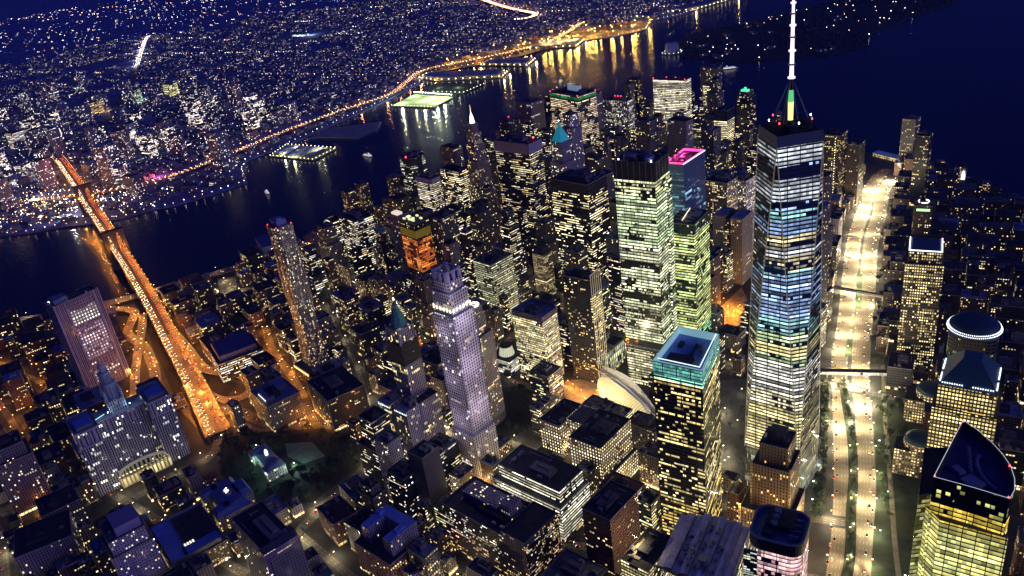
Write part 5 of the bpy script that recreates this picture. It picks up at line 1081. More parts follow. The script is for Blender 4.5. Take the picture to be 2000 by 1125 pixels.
rb = mat('court_roof_blue', (.12, .22, .70), .6, noise=.15, scale=.1)
mb = MB(); mb.box(-20, -4, 25.4, 18, 78, 7, mi=1, mt=0); mb.box(6, -36, 25.4, 40, 16, 7, mi=1, mt=0); mb.box(12, 10, 25.2, 36, 60, 1, mi=2); mb.build('roof_wing', [rb, M_conc, M_roof['dark']], t)
mb = MB(); [mb.box(-8+q*3.1, -20, 26.4, 1.8, 8, .8) for q in range(4)]; mb.build('skylight', glow('skylight_glow', (1, .95, .7), 1.5), t)
t = thing('old_courthouse', 'steep dark blue-roofed courthouse with an oval glazed skylight', 'public building', (663, 74, 0), R(-131)); take(663, 74, 58, 78, R(-131))
mb = MB()
for x, y, a_, b_ in ((0, 0, 34, 70), (-14, 24, 24, 18), (-14, -24, 24, 18), (16, 0, 20, 30)): mb.wall(rect(x, y, a_, b_), 0, 20, u=60)
mb.build('wall', fac('stone', wall=(.34, .30, .24), p1=.25, ca=YEL), t)
mb = MB()
for x, y, a_, b_ in ((0, 0, 35, 71), (-14, 24, 25, 19), (-14, -24, 25, 19), (16, 0, 21, 31)):
    mb.wall(rect(x, y, a_, b_), 20, 27, rect(x, y, a_*.7, b_*.74)); mb.cap(rect(x, y, a_*.7, b_*.74), 27)
mb.build('mansard_roof', mat('slate_navy', (.06, .10, .34), .6, noise=.2, scale=.2), t)
mb = MB(); P = ring(0, 0, 6, 16, 9); mb.wall(P, 27, 28.6, inset(P, 1)); mb.cap(inset(P, 1), 28.6); mb.build('skylight', M_metal, t)
mb = MB(); mb.tube((-2, -4, 28.9), (2, -1, 28.9), .35, 4); mb.tube((2, -1, 28.9), (-2, 1, 28.9), .35, 4); mb.tube((-2, 1, 28.9), (2, 5, 28.9), .35, 4); mb.build('skylight_lamp', G_white, t)
t = thing('city_hall', 'blue-roofed hall with a white lit cupola standing in the dark park', 'public building', (650, -8, 0), R(-131)); take(650, -8, 34, 66, R(-131))
mb = MB(); mb.wall(rect(0, 0, 20, 34), 0, 15, u=20); mb.wall(rect(-2, 24, 26, 16), 0, 15, u=200); mb.wall(rect(-2, -24, 26, 16), 0, 15, u=400); mb.build('wall', fac('stone', wall=(.42, .42, .44), p1=.08), t)
mb = MB()
for x, y, a_, b_ in ((0, 0, 21, 35), (-2, 24, 27, 17), (-2, -24, 27, 17)): mb.wall(rect(x, y, a_, b_), 15, 19, rect(x, y, a_*.4, b_*.4)); mb.cap(rect(x, y, a_*.4, b_*.4), 19)
mb.build('hip_roof', mat('hall_roof_blue', (.08, .13, .30), .6), t)
mb = MB(); mb.cyl(0, 0, 19, 24, 2.2, n=12); mb.cyl(0, 0, 24, 25.5, 2.4, 1.8, 12); mb.dome(0, 0, 25.5, 1.8, 2.2, 12, 4); mb.build('cupola', mat('lit_cupola', (.8, .8, .8), .5, emit=(1, 1, .95), es=1.5), t)
for x, y, e, c_ in ((0, 40, 7000, (.6, 1, .7)), (-18, 10, 6000, (.5, 1, .75)), (-16, -30, 6000, (.5, 1, .8)), (20, -38, 26000, (.65, 1, .85))):
    l = bpy.data.lights.new('park_floodlight', 'POINT'); l.energy = e; l.color = c_; l.shadow_soft_size = .5; o = bpy.data.objects.new('park_floodlight', l); COL.objects.link(o); o.parent = t; o.location = (x, y, 13)
    bx_part('floodlight_head', G_white, t, (x, y, 13.8, .8, .8, .7))
t = BT('college_block', 'low wide building with smooth indigo roof above lit offices by the bridge ramp', 822, -258, 72, 70, -138, 34, 'blk_white', cat='college building', ovr=dict(p1=.3, p2=.35), pent=False, units=0)
mb = MB(); mb.box(0, 2, 33, 60, 58, 10); mb.build('roof_hall', mat('hall_roof_indigo', (.10, .11, .26), .6), t)
t = BT('college_block', 'L-plan block with pale blue roof and a lit recessed light court', 683, -118, 50, 62, -131, 45, 'gry_sparse', 'blue', cat='college building', units=2)
mb = MB(); mb.box(-14, -6, 44.2, 12, 30, 6, mt=1); mb.box(10, 10, 44.2, 18, 20, 5, mt=1); mb.build('raised_roof', [M_conc, mat('raised_roof_blue', (.16, .22, .50), .7)], t)
mb = MB(); mb.tube((-21, -18, 47), (-21, 8, 47), .5, 4); mb.build('court_light', glow('court_white', (1, 1, .8), 2), t)
t = BT('ribbed_block', 'dark block with pale vertical ribs and a cream lit street side above the park', 592, -128, 56, 74, -134, 52, 'blk_sparse', cat='office block', ovr=dict(p1=.04), units=2)
mb = MB(); [mb.box(-28.4, -34+q*8.5, 0, 1, .9, 52) for q in range(9)]; mb.build('rib', M_cop, t)
t = BT('stepped_glass_tower', 'black stepped tower with bright white window strips beside the park', 471, 24, 30, 34, -122, 108, 'blk_white', cat='office tower', tiers=[(70, 1.25, 1.2), (108, .85, .8)], ovr=dict(p1=.06, p2=.3), units=1)
BT('pale_tower', 'narrow pale violet tower pressed against the black stepped one', 447, 52, 20, 26, -121, 96, 'purple', 'mid', cat='office tower', ovr=dict(wall=(.36, .34, .44), p1=.05), units=1)
BT('corner_lit_block', 'dark block outlined by strings of white windows with orange lower floors', 420, 84, 28, 30, -120, 76, 'blk_white', cat='office block', ovr=dict(p1=.1, p2=.15, H=76, ramp=[(0, (1, .35, .1), 1.), (20, (1, 1, 1), .3), (64, (1, 1, 1), .9)]), units=2)
BT('blank_slab', 'blank dark grey slab with no lit windows between lit office blocks', 392, 84, 26, 24, -120, 104, mat('bare_grey_concrete', (.07, .068, .075), .85, noise=.2, scale=.1), cat='office tower', units=1)
BT('masonry_tower', 'dim masonry tower cut by the left edge of the picture', 958, 70, 46, 48, -131, 98, 'purple', cat='office tower', ovr=dict(wall=(.16, .13, .17), p1=.12, ca=YEL), tiers=[(80, 1, 1), (98, .8, .8)])
t = BT('arcaded_courthouse', 'broad court building with a row of glowing tall arches at the lower left edge', 838, 176, 60, 56, -140, 50, 'purple', cat='public building', ovr=dict(wall=(.24, .2, .25), p1=.06), units=1)
def arches(t, n_, x, y0, dy, z, h, m_):
    for q in range(n_):
        mb = MB(); y = y0+q*dy; P = [(y-dy*.3, z), (y+dy*.3, z)]+[(y+dy*.3*math.cos(a), z+h+dy*.3*math.sin(a)) for a in [math.pi*i/8 for i in range(9)]]
        mb.face([(x, p[0], p[1]) for p in P][::-1]); mb.face([(x-.4, p[0], p[1]) for p in P][::-1])
        for i in range(len(P)): j = (i+1) % len(P); mb.face([(x, *P[i]), (x, *P[j]), (x-.4, *P[j]), (x-.4, *P[i])])
        mb.build('arch_window', m_, t)
arches(t, 9, -30.4, -23, 5.8, 14, 16, glow('arch_glow', (1, .70, .24), 1.5))
# ================================================================ THE OTHER BUILDINGS OF THE ISLAND
import numpy as np
BW, BH = 500, 282
IDB = np.full((BH, BW), -9, int); DB = np.full((BH, BW), 1e9)
def hull(p):
    p = sorted(set(p)); lo = []; hi = []
    for q in p:
        while len(lo) > 1 and (lo[-1][0]-lo[-2][0])*(q[1]-lo[-2][1])-(lo[-1][1]-lo[-2][1])*(q[0]-lo[-2][0]) <= 0: lo.pop()
        lo.append(q)
    for q in reversed(p):
        while len(hi) > 1 and (hi[-1][0]-hi[-2][0])*(q[1]-hi[-2][1])-(hi[-1][1]-hi[-2][1])*(q[0]-hi[-2][0]) <= 0: hi.pop()
        hi.append(q)
    return lo[:-1]+hi[:-1]
def stamp(corners, ident, dist):
    P = []
    for c in corners:
        q = px(*c)
        if q[0] < -5000: return
        P.append((round(q[0]/4, 2), round(q[1]/4, 2)))
    Hh = hull(P); xs = [q[0] for q in Hh]; ys = [q[1] for q in Hh]; x0, x1, y0, y1 = max(0, int(min(xs))), min(BW, int(max(xs))+1), max(0, int(min(ys))), min(BH, int(max(ys))+1)
    if x0 >= x1 or y0 >= y1 or len(Hh) < 3: return
    Y, X = np.mgrid[y0:y1, x0:x1]; X = X+.5; Y = Y+.5; m_ = np.ones(X.shape, bool)
    for i in range(len(Hh)): a, b_ = Hh[i], Hh[(i+1) % len(Hh)]; m_ &= (b_[0]-a[0])*(Y-a[1])-(b_[1]-a[1])*(X-a[0]) >= -.2
    IDB[y0:y1, x0:x1][m_] = ident; DB[y0:y1, x0:x1][m_] = dist
def seen(x, y, z):
    q = px(x, y, z); i, j = int(q[0]/4), int(q[1]/4)
    return 0 <= i < BW and 0 <= j < BH and DB[j, i] > math.hypot(x-CAM.x, y-CAM.y)-6
bpy.context.view_layer.update()
OCC = []
for o in list(C.objects):
    if o.type != 'MESH' or o.get('kind') in ('structure', 'stuff') or o.name.split('.')[0] in ('broadcast_ring', 'stay_cable', 'wing', 'rib', 'crown_lamp', 'edge_trim'): continue
    cs = [o.matrix_world @ Vector(b_) for b_ in o.bound_box]
    if max(c.z for c in cs)-min(c.z for c in cs) < 6: continue
    m_ = sum(cs, Vector())/8; OCC.append((math.hypot(m_.x-CAM.x, m_.y-CAM.y), [tuple(c) for c in cs], -1))

LMK = [(1545, 420, 'the spire tower'), (1245, 480, 'the green-lit tower'), (1340, 350, 'the pink-roofed tower'), (1340, 690, 'the teal crown tower'), (1240, 775, 'the winged hall'), (1020, 340, 'the grey blank-crowned tower'),
       (1130, 440, 'the massive black tower'), (880, 680, 'the limestone tower'), (770, 620, 'the gothic tower'), (815, 455, 'the orange-lit tower'), (575, 560, 'the rippled steel tower'), (175, 660, 'the ribbed violet slab'), (245, 840, 'the civic palace'),
       (355, 690, 'the bridge ramps'), (540, 890, 'the cupola hall'), (440, 960, 'the old courthouse'), (1150, 850, 'the notched stone block'), (1050, 950, 'the white-banded block'), (980, 1040, 'the huge dark block'), (755, 1040, 'the blue-winged brick block'),
       (530, 1050, 'the folded violet tower'), (230, 1060, 'the attic-windowed tower'), (1370, 1060, 'the striped roof'), (1520, 1040, 'the round-cornered block'), (1510, 920, 'the gold-cornered tower'), (1890, 900, 'the curved wedge roof'), (1895, 720, 'the pyramid roof'), (1900, 630, 'the ringed dome'),
       (1805, 480, 'the white-rimmed roof'), (1650, 950, 'the bright highway'), (1690, 500, 'the far highway'), (1110, 650, 'the lattice-ended hotel'), (1040, 670, 'the yellow-lit office block'), (980, 680, 'the glass drum'), (925, 300, 'the white lantern tower'), (1120, 250, 'the green crown band'),
       (800, 350, 'the black faceted tower'), (960, 520, 'the stacked-penthouse block'), (450, 660, 'the indigo roof hall'), (640, 440, 'the yellow oval roof'), (660, 760, 'the ribbed block'), (740, 850, 'the black stepped tower'), (1800, 400, 'the ring-crowned tower'), (360, 1030, 'the blue U roof'), (470, 580, 'the cream yard'),
       (65, 1030, 'the glowing arches'), (1430, 480, 'the twin-shafted tower'), (1315, 225, 'the white-banded slab'), (1805, 300, 'the thin red-topped tower'), (1720, 300, 'the blue pier house'), (40, 940, 'the dim edge tower'), (610, 1000, 'the white lane lamps')]
PROT = []
for o in list(C.objects):
    if o.type == 'MESH' and o.name.split('.')[0] in ('wall', 'work_floors', 'crown', 'pyramid_roof', 'upper_stage', 'curtain_wall') and o.parent:
        c_ = [o.matrix_world @ Vector(b_) for b_ in o.bound_box]; zt = max(c.z for c in c_); zb = min(c.z for c in c_)
        if zt < 70: continue
        top = [c for c in c_ if c.z > zt-.5]; m_ = sum(top, Vector())/4; lo = .42 if m_.y > -420 else .62
        for c in top+[m_]:
            for k in (1., .94, .85, .75, .62, .5, .42):
                if k < lo or zt*k < zb: continue
                q = px(c.x*.9+m_.x*.1, c.y*.9+m_.y*.1, zt*k); PROT.append((q[0], q[1], math.hypot(m_.x-CAM.x, m_.y-CAM.y)))
def cap_height(x, y, w_, d_, a, h):
    dd = math.hypot(x-CAM.x, y-CAM.y); r_ = rect(x, y, w_+4, d_+4, a); near = [p for p in PROT if p[2] > dd+12]
    while h > 14:
        Hh = hull([(round(q[0], 1), round(q[1], 1)) for q in (px(*p, z) for p in r_ for z in (0, h))]); x0, x1 = min(q[0] for q in Hh), max(q[0] for q in Hh); y0 = min(q[1] for q in Hh)
        if not any(x0 < p[0] < x1 and p[1] > y0 and inside(p, Hh) for p in near): break
        h *= .86
    return h
USED = set()
def unique_label(desc, x, y, h, kinds=LMK):
    p = px(x, y, h*.8); c = sorted(kinds, key=lambda q: math.hypot(q[0]-p[0], (q[1]-p[1])*1.2))
    for n_ in range(6):
        for m_ in range(n_+1, 8):
            q, r_ = c[n_], c[m_]; dx, dy = p[0]-q[0], p[1]-q[1]; s = math.hypot(dx, dy)
            rel = ('right of' if dx > 0 else 'left of') if abs(dx) > 1.6*abs(dy) else (('beyond' if dy < 0 else 'in front of') if abs(dy) > 1.6*abs(dx) else (('beyond and right of' if dx > 0 else 'beyond and left of') if dy < 0 else ('in front and right of' if dx > 0 else 'in front and left of')))
            near = 'just ' if s < 70 else ('' if s < 160 else 'well ')
            for lab in ((desc+' '+near+rel+' '+q[2]), (desc+' between '+q[2]+' and '+r_[2]), (desc+' '+rel+' '+q[2]+', towards '+r_[2])):
                if lab not in USED and len(lab.split()) <= 16: USED.add(lab); return lab
    return desc
LOOK = {'blk_rows': 'black', 'blk_sparse': 'dark unlit', 'blk_white': 'white-windowed', 'gry_rows': 'grey banded', 'gry_sparse': 'grey', 'stone': 'stone', 'stone_lit': 'well-lit', 'brick': 'brick', 'brown': 'brown', 'purple': 'violet', 'glass_blue': 'glassy', 'bpc': 'amber-dotted'}
def desc(st, h, w_, d_, roof):
    size = 'low' if h < 24 else ('mid-rise' if h < 48 else ('tall' if h < 90 else 'very tall'))
    sh = 'tower' if h > 1.6*max(w_, d_) else ('slab' if max(w_, d_) > 1.9*min(w_, d_) else 'block')
    return (size+' '+LOOK[st]+' '+sh+({'blue': ' with blue roof', 'pale': ' with pale roof', 'brown': ' with rust roof'}.get(roof, '')))
def free(x, y, w_, d_, a):
    if not inside((x, y), MAN): return False
    rr = math.hypot(w_, d_)/2
    for cx_, cy_ in rect(x, y, w_+8, d_+8, a):
        if not inside((cx_, cy_), MAN): return False
    pts = rect(x, y, w_, d_, a)+[(x, y)]+[((p[0]+x)/2, (p[1]+y)/2) for p in rect(x, y, w_, d_, a)]
    e = rect(x, y, w_, d_, a); pts += [((e[i][0]+e[(i+1) % 4][0])/2, (e[i][1]+e[(i+1) % 4][1])/2) for i in range(4)]
    for P, wd in ROADS+[(BRP, 32), (WALK_E, 22)]:
        if min(math.hypot(q[0]-x, q[1]-y) for q in P[::2]) > rr+80: continue
        if any(path_d(p, P) < wd/2+4 for p in pts): return False
    for Z in NOGO:
        if any(inside(p, Z) for p in pts): return False
    return not hits(x, y, w_, d_, a, 2.5)
NOGO = [WORK, STN, PARK, [(95, -30), (40, 20), (10, 40), (-35, -60), (-70, -190), (-30, -215), (90, -200), (130, -110)], [(1047, -595), (1010, -604), (978, -548), (921, -551), (894, -506), (940, -457), (1000, -520)],
        [(925, -860), (880, -800), (820, -690), (800, -610), (820, -600), (860, -660), (905, -740), (945, -800)], [(340, -200), (300, -110), (340, -60), (400, -90), (410, -170)],
        [(-150, -1020), (0, -1180), (0, -1360), (-260, -1330), (-400, -1120), (-330, -1000)], [(1180, -500), (900, -180), (870, -160), (790, -100), (800, -210), (950, -300), (1080, -430), (1150, -520)], [(-50, 300), (-75, 100), (-100, -60), (-140, -150), (-168, -70), (-146, 40), (-112, 150), (-95, 300)],
        [(230, -130), (260, -120), (150, -60), (120, -110)], [(760, 40), (900, -40), (860, -130), (700, -60), (690, 30)]]
def zone(x, y):
    """(angle, low, high, styles) by district"""
    if x < -100 and y > -1000:  # river side of the highway
        return (-107, 22, 60 if y > -500 else 38, ['bpc', 'bpc', 'brown', 'blk_sparse', 'brick'])
    if y > 120 and x < 480: return (-120, 18, 50, ['brick', 'stone', 'blk_sparse', 'purple', 'brown', 'gry_sparse'])
    if x > 480 and y > -60: return (-131, 16, 44, ['stone', 'purple', 'brown', 'blk_sparse', 'brick'])
    if x > 820: return (-134, 16, 50, ['brown', 'blk_sparse', 'brick', 'blk_sparse'])
    if x > 560: return (-130, 24, 64 if y > -480 else 110, ['blk_sparse', 'blk_rows', 'brown', 'stone', 'brick', 'blk_white', 'gry_sparse'])
    if y < -330: return (-124, 62, 165, ['blk_rows', 'blk_white', 'gry_rows', 'stone', 'gry_sparse', 'purple', 'stone', 'blk_sparse', 'blk_rows'])
    return (-120, 26, 62, ['stone', 'blk_rows', 'gry_rows', 'blk_white', 'brown', 'brick'])
rn = random.Random(21); cnt = 0
cands = []; FB = []
for gx in range(-560, 1560, 11):
    for gy in range(-1330, 330, 11):
        x, y = gx+rn.uniform(-5, 5), gy+rn.uniform(-5, 5)
        if not inside((x, y), MAN): continue
        p = px(x, y, 0); q = px(x, y, 60)
        if max(p[0], q[0]) < -30 or min(p[0], q[0]) > 2040 or min(p[1], q[1]) > 1170: continue
        cands.append((x, y))
rn.shuffle(cands)
for smax, smin in ((1.25, .95), (.9, .6), (.55, .4)):
    for x, y in cands:
        a, lo, hi, sts = zone(x, y); s = rn.uniform(smin, smax); w_, d_ = rn.uniform(22, 38)*s, rn.uniform(24, 46)*s
        if (x-5) < -100 and rn.random() < .35 and s > .9: continue
        if not free(x, y, w_, d_, R(a)): continue
        h = lerp(lo, hi, rn.random()**1.5)*(.75+.35*s); dist = math.hypot(x-CAM.x, y-CAM.y)
        if y < -330 and -100 < x < 560 and rn.random() < .5: h *= 1.25
        h = cap_height(x, y, w_, d_, R(a), h)
        st = rn.choice(sts); roof = rn.choice(['dark', 'dark', 'mid', 'mid', 'blue', 'dark', 'brown'])
        if 150 < y and x > 300: roof = rn.choice(['blue', 'dark', 'mid', 'dark'])
        tiers = None
        if h > 60 and rn.random() < .5: k = rn.uniform(.55, .8); tiers = [(h*k, 1, 1), (h, .78, .78)] if rn.random() < .6 else [(h*k*.8, 1, 1), (h*.85, .82, .8), (h, .55, .55)]
        cnt += 1; take(x, y, w_, d_, R(a))
        FB.append((x, y, w_, d_, a, h, st, roof, tiers, dist, s))
for i, (x, y, w_, d_, a, h, *_) in enumerate(FB):
    r_ = rect(x, y, w_, d_, R(a)); OCC.append((math.hypot(x-CAM.x, y-CAM.y), [(*p, z) for p in r_ for z in (0, h)], i))
for dd, cs, i in sorted(OCC, key=lambda q: -q[0]): stamp(cs, i, dd)
area_ = np.bincount(IDB[IDB >= 0], minlength=len(FB)); order = sorted(range(len(FB)), key=lambda i: -area_[i]); KEEP = set(order[:290]); rest_mb = MB(); keys = list(LOOK); nr = 0
for i, (x, y, w_, d_, a, h, st, roof, tiers, dist, s) in enumerate(FB):
    if area_[i] == 0: continue
    if i in KEEP:
        lb = unique_label(desc(st, h, w_, d_, roof), x, y, h)
        building({'tower': 'tower_block', 'slab': 'slab_block', 'block': 'city_block_building'}[next(v for v in lb.split() if v in ('tower', 'slab', 'block'))], lb, 'building', x, y, w_, d_, a, h, st, roof, tiers, True, 4 if dist < 900 else 2 if dist < 1150 else 1, st in ('brick', 'stone') and dist < 1100, None, i+50, simple=dist > 1350 or area_[i] < 40, ground=dist < 1500)
    else:
        z = 0; nr += 1
        for zt, p_, q_ in (tiers or [(h, 1, 1)]): rest_mb.prism(rect(x, y, w_*p_, d_*q_, R(a)), z, zt, mi=keys.index(st), mt=len(keys)+(i % 3), u=(i % 9)*1200.); z = zt
        rest_mb.box(x, y, z, w_*.35, d_*.35, 3, R(a), mi=len(keys))
setp(rest_mb.build('background_buildings', [fac(k) for k in keys]+[M_roof['mid'], M_roof['dark'], M_roof['blue']]), 'smaller buildings wedged between the others all over the island', 'buildings', None, 'stuff')
print('fill', cnt, 'kept', len(KEEP), 'rest', nr, 'smallest kept', area_[order[289]])
# ================================================================ SUSPENSION BRIDGE
def bridge():
    t = thing('suspension_bridge', 'long suspension bridge streaming with car lights over the dark river', 'bridge', (*BRIDGE[8][:2], 0))
    o0 = Vector(BRIDGE[8]); P = smooth([(x-o0.x, y-o0.y, z) for x, y, z in BRIDGE], 3)
    d = Vector((1, -1.08, 0)).normalized(); n_ = Vector((-d.y, d.x, 0)); ang = math.atan2(d.y, d.x)
    def wd(s): return lerp(38, 30, min(1, s/.2))
    mb = MB(); ribbon(mb, P, wd, 0, 1.6); mb.build('deck', M_deck, t)
    mb = MB(); ribbon(mb, [(x, y, z) for x, y, z in P[12:]], 4.6, 2.6, .5); mb.build('promenade', mat('promenade_boards', (.035, .03, .025), .8), t)
    # side trusses
    for sg in (-1, 1):
        mb = MB(); Ls, Rs = ribbon(MB(), P, wd); E_ = Ls if sg > 0 else Rs; E_ = E_[9:]
        for i in range(len(E_)-1):
            a, b_ = Vector(E_[i]), Vector(E_[i+1]); mb.tube(a+Vector((0, 0, 3.6)), b_+Vector((0, 0, 3.6)), .35, 4); k = max(1, int((b_-a).length/9))
            for j in range(k): q, r_ = a.lerp(b_, j/k), a.lerp(b_, (j+1)/k); mb.tube(q, r_+Vector((0, 0, 3.6)), .16, 4); mb.tube(q, q+Vector((0, 0, 3.6)), .2, 4)
        mb.build('truss', M_steel, t)
    TW = []
    for idx in (8, 10):
        p = Vector(BRIDGE[idx])-o0; p.z = 0; TW.append(p); tw = thing('tower', None, None, p, ang); tw.parent = t
        mb = MB()
        for y in (-17.5, 0, 17.5): mb.box(0, y, WATER_Z-4, 12, 8.5, 84+4, mi=0)
        mb.box(0, 0, 78, 13, 44, 5); mb.box(0, 0, 82.9, 14.5, 46, 1.4); mb.box(0, 0, WATER_Z-4, 18, 50, 12)
        for y in (-8.8, 8.8):      # pointed arch heads
            for k in range(5): hh = k*2.2; mb.box(0, y-4.6+(.9*k)/2-.2, 66+hh, 11, .9*k+.3, 2.25); mb.box(0, y+4.6-(.9*k)/2+.2, 66+hh, 11, .9*k+.3, 2.25)
        mb.build('masonry', M_stone, tw)
    for y in (-13, -4.5, 4.5, 13):
        mb = MB(); hs = MB(); pts = []
        def dz(x): # deck height at a distance x along the line from the first tower
            best = min(P, key=lambda q: abs(Vector((q[0], q[1], 0)).dot(d)-x)); return best[2]
        L = (TW[1]-TW[0]).length
        for i in range(25): s = i/24; pts.append((L*s, 84-4*36*s*(1-s)))
        for i in range(13): s = i/12; pts.append((L+265*s, lerp(84, 34, s)-16*s*(1-s)))
        pre = [(-265*(1-i/12), lerp(34, 84, i/12)-16*(i/12)*(1-i/12)) for i in range(12)]
        pts = pre+pts; W_ = [TW[0]+d*x+n_*y+Vector((0, 0, z)) for x, z in pts]
        for i in range(len(W_)-1):
            mb.tube(W_[i], W_[i+1], .35, 5); k = 2
            for j in range(k): q = W_[i].lerp(W_[i+1], j/k); hs.tube(q, Vector((q.x, q.y, dz((q-TW[0]).dot(d)))), .08, 3)
        mb.build('main_cable', M_metal, t); hs.build('hanger_set', M_metal, t)
    mb = MB(); run = walk(P, 46)
    for (x, y, z, dx, dy) in run:
        if not (-270 < Vector((x, y, 0)).dot(d) < 760):
            for s in (-9, 9): mb.box(x-dy*s, y+dx*s, 0 if z > 3 else -1, 3, 3, max(z-1.6, .2), math.atan2(dy, dx))
    mb.build('approach_pier', M_stone, t)
bridge()

# ================================================================ STREET LAMPS, each with its own light
def lamp_meshes(hm, h=9.):
    m = MB(); m.cyl(0, 0, 0, h, .16, .1, 6); m.tube((0, 0, h), (1.8, 0, h+.4), .08, 4); a = m.build('pole', M_dmetal)
    m = MB(); m.box(1.8, 0, h+.15, 1.3, .7, .35); b_ = m.build('lamp_head', hm); r_ = (a.data, b_.data); bpy.data.objects.remove(a); bpy.data.objects.remove(b_); return r_
LM = {'warm': lamp_meshes(G_warm), 'white': lamp_meshes(G_white), 'orange': lamp_meshes(G_orng)}
LC = {'warm': (1, .82, .48), 'white': (.8, 1, .85), 'orange': (1, .35, .045)}
LD = {}
NL = [0]
def lamp(x, y, z, k, e, label, group, rz=0, lit=True):
    p = px(x, y, z+8)
    if not (-60 < p[0] < 2060 and -40 < p[1] < 1330): return
    LAMPS.append((x, y, z, k, e, label, group, rz))
LAMPS = []
def lamp_real(x, y, z, k, e, label, group, rz, t=None):
    own = t is None
    if own:
        t = thing('street_lamp', label, 'street lamp', (x, y, z), rz, group)
        inst(LM[k][0], 'pole', t, (0, 0, 0)); inst(LM[k][1], 'lamp_head', t, (0, 0, 0))
    if True:
        kk = (k, e)
        if kk not in LD:
            l = bpy.data.lights.new('lamp_light', 'POINT'); l.energy = e; l.color = LC[k]; l.shadow_soft_size = .5; LD[kk] = l
        o = bpy.data.objects.new('lamp_light', LD[kk]); COL.objects.link(o); o.parent = t; o.location = (1.8, 0, 8.6) if own else (x, y, z+8.6); NL[0] += 1
def lamps_on(P, wd, step, k, e, label, group, both=True, z=.1, jit=0):
    for i, (x, y, zz, dx, dy) in enumerate(walk(P, step, step/2)):
        if e > 20000 and k == 'warm' and RND.random() < .1: continue
        ee = e*RND.choice((.2, .6, 1., 1.9)) if k == 'warm' else e*RND.choice((.5, 1., 1.6))
        for s in ((-1, 1) if both else ((-1, 1)[i % 2],)):
            off = s*(wd/2+1.2); lamp(x-dy*off+RND.uniform(-jit, jit), y+dx*off, zz+z, k, ee, label, group, math.atan2(-dx*s, dy*s) + (0 if True else 0))
lamps_on(WEST1, 20, 46, 'warm', 42000, 'tall warm street lamp at the edge of the bright highway', 'lamps along the bright highway', True)
lamps_on(WEST2, 21, 46, 'warm', 42000, 'tall warm street lamp at the edge of the bright highway', 'lamps along the bright highway', True)
lamps_on(BRP, 30, 30, 'orange', 17000, 'sodium lamp on the railing of the suspension bridge', 'lamps along the suspension bridge', True, 0)
lamps_on(FDR, 22, 62, 'warm', 3500, 'warm lamp beside the elevated riverside drive', 'lamps along the riverside drive', False, 0)
for Q, e in ((RAMP_A, 11000), (RAMP_B, 12000), (RAMP_D, 13000), (PARKROW, 24000), (ORANGE, 20000), (SOUTHST, 9000), (NASSAU, 9000), (BROAD, 9000), (MADISON, 9000)): lamps_on(Q, 11, 36, 'orange', e, 'sodium lamp on the orange lit ramps and streets', 'sodium lamps on ramps and streets', False)
lamps_on(CENTRE, 15, 40, 'warm', 5500, 'warm lamp on the street curving past the civic palace', 'lamps past the civic palace', False)
for Q, e, lb, gp in ((GREENW, 14000, 'lamp on the street running between the downtown towers', 'lamps on the downtown streets'), (WARREN, 8000, 'lamp on the street running between the downtown towers', 'lamps on the downtown streets'), (PEARL, 7000, 'lamp on the street running between the downtown towers', 'lamps on the downtown streets'), (ANN, 14000, 'lamp in the narrow lit lane leading to the park', 'lamps in the narrow lane'), (BROADWAY, 12000, 'lamp on the street running between the downtown towers', 'lamps on the downtown streets'), (CHURCH, 20000, 'lamp on the street running between the downtown towers', 'lamps on the downtown streets'),
                 (CHAMBERS, 9000, 'lamp on the street running between the downtown towers', 'lamps on the downtown streets'), (BARCLAY, 20000, 'lamp on the street running between the downtown towers', 'lamps on the downtown streets'), (VESEY, 18000, 'lamp on the street running between the downtown towers', 'lamps on the downtown streets'),
                 (LIBERTY, 14000, 'lamp on the street running between the downtown towers', 'lamps on the downtown streets'), (WATERST, 9000, 'lamp on the street running between the downtown towers', 'lamps on the downtown streets'), (FULTON, 12000, 'lamp on the street running between the downtown towers', 'lamps on the downtown streets')):
    lamps_on(Q, 12, 50, 'warm', e, lb, gp, False)
for x, y in ((1020, -580), (990, -550), (960, -530), (930, -500), (1000, -520)): lamp(x, y, 0, 'warm', 9000, 'warm floodlight pole in the cream lit yard by the river', 'poles in the lit yard')
for x, y in ((900, -790), (860, -730), (835, -690), (815, -640), (900, -740)): lamp(x, y, 0, 'orange', 9000, 'sodium lamp in the old market paving by the river', 'lamps in the market paving')
for x, y, k, e in ((70, -330, 'orange', 22000), (40, -370, 'orange', 22000), (60, -300, 'orange', 15000), (240, -150, 'orange', 12000), (250, -130, 'orange', 9000)): lamp(x, y, 0, k, e, 'sodium lamp in the work site behind the spire tower', 'lamps in the work site')
for i in range(7): lamp(-30+i*-5.2, 45-i*30, .3, 'white', 1800, 'white lamp among the trees between plaza and highway', 'lamps among the plaza trees')
for x, y in ((60, -20), (80, -70), (100, -130), (40, -100), (70, -160), (30, -170)): lamp(x, y, .3, 'warm', 2500, 'low lamp in the memorial plaza grove', 'lamps in the memorial plaza')
for x, y in ((120, 120), (110, 140), (60, 110), (140, 60), (140, 20)): lamp(x, y, .3, 'warm', 7000, 'lamp on the bright pavement below the teal crown tower', 'lamps below the teal crown tower')
for x, y in ((-120, -60), (-110, 30), (-90, 90), (-140, -160), (-135, -200), (-100, 150)): lamp(x, y, .3, 'white', 4000, 'white lamp in the green strip right of the highway', 'lamps in the green strip')

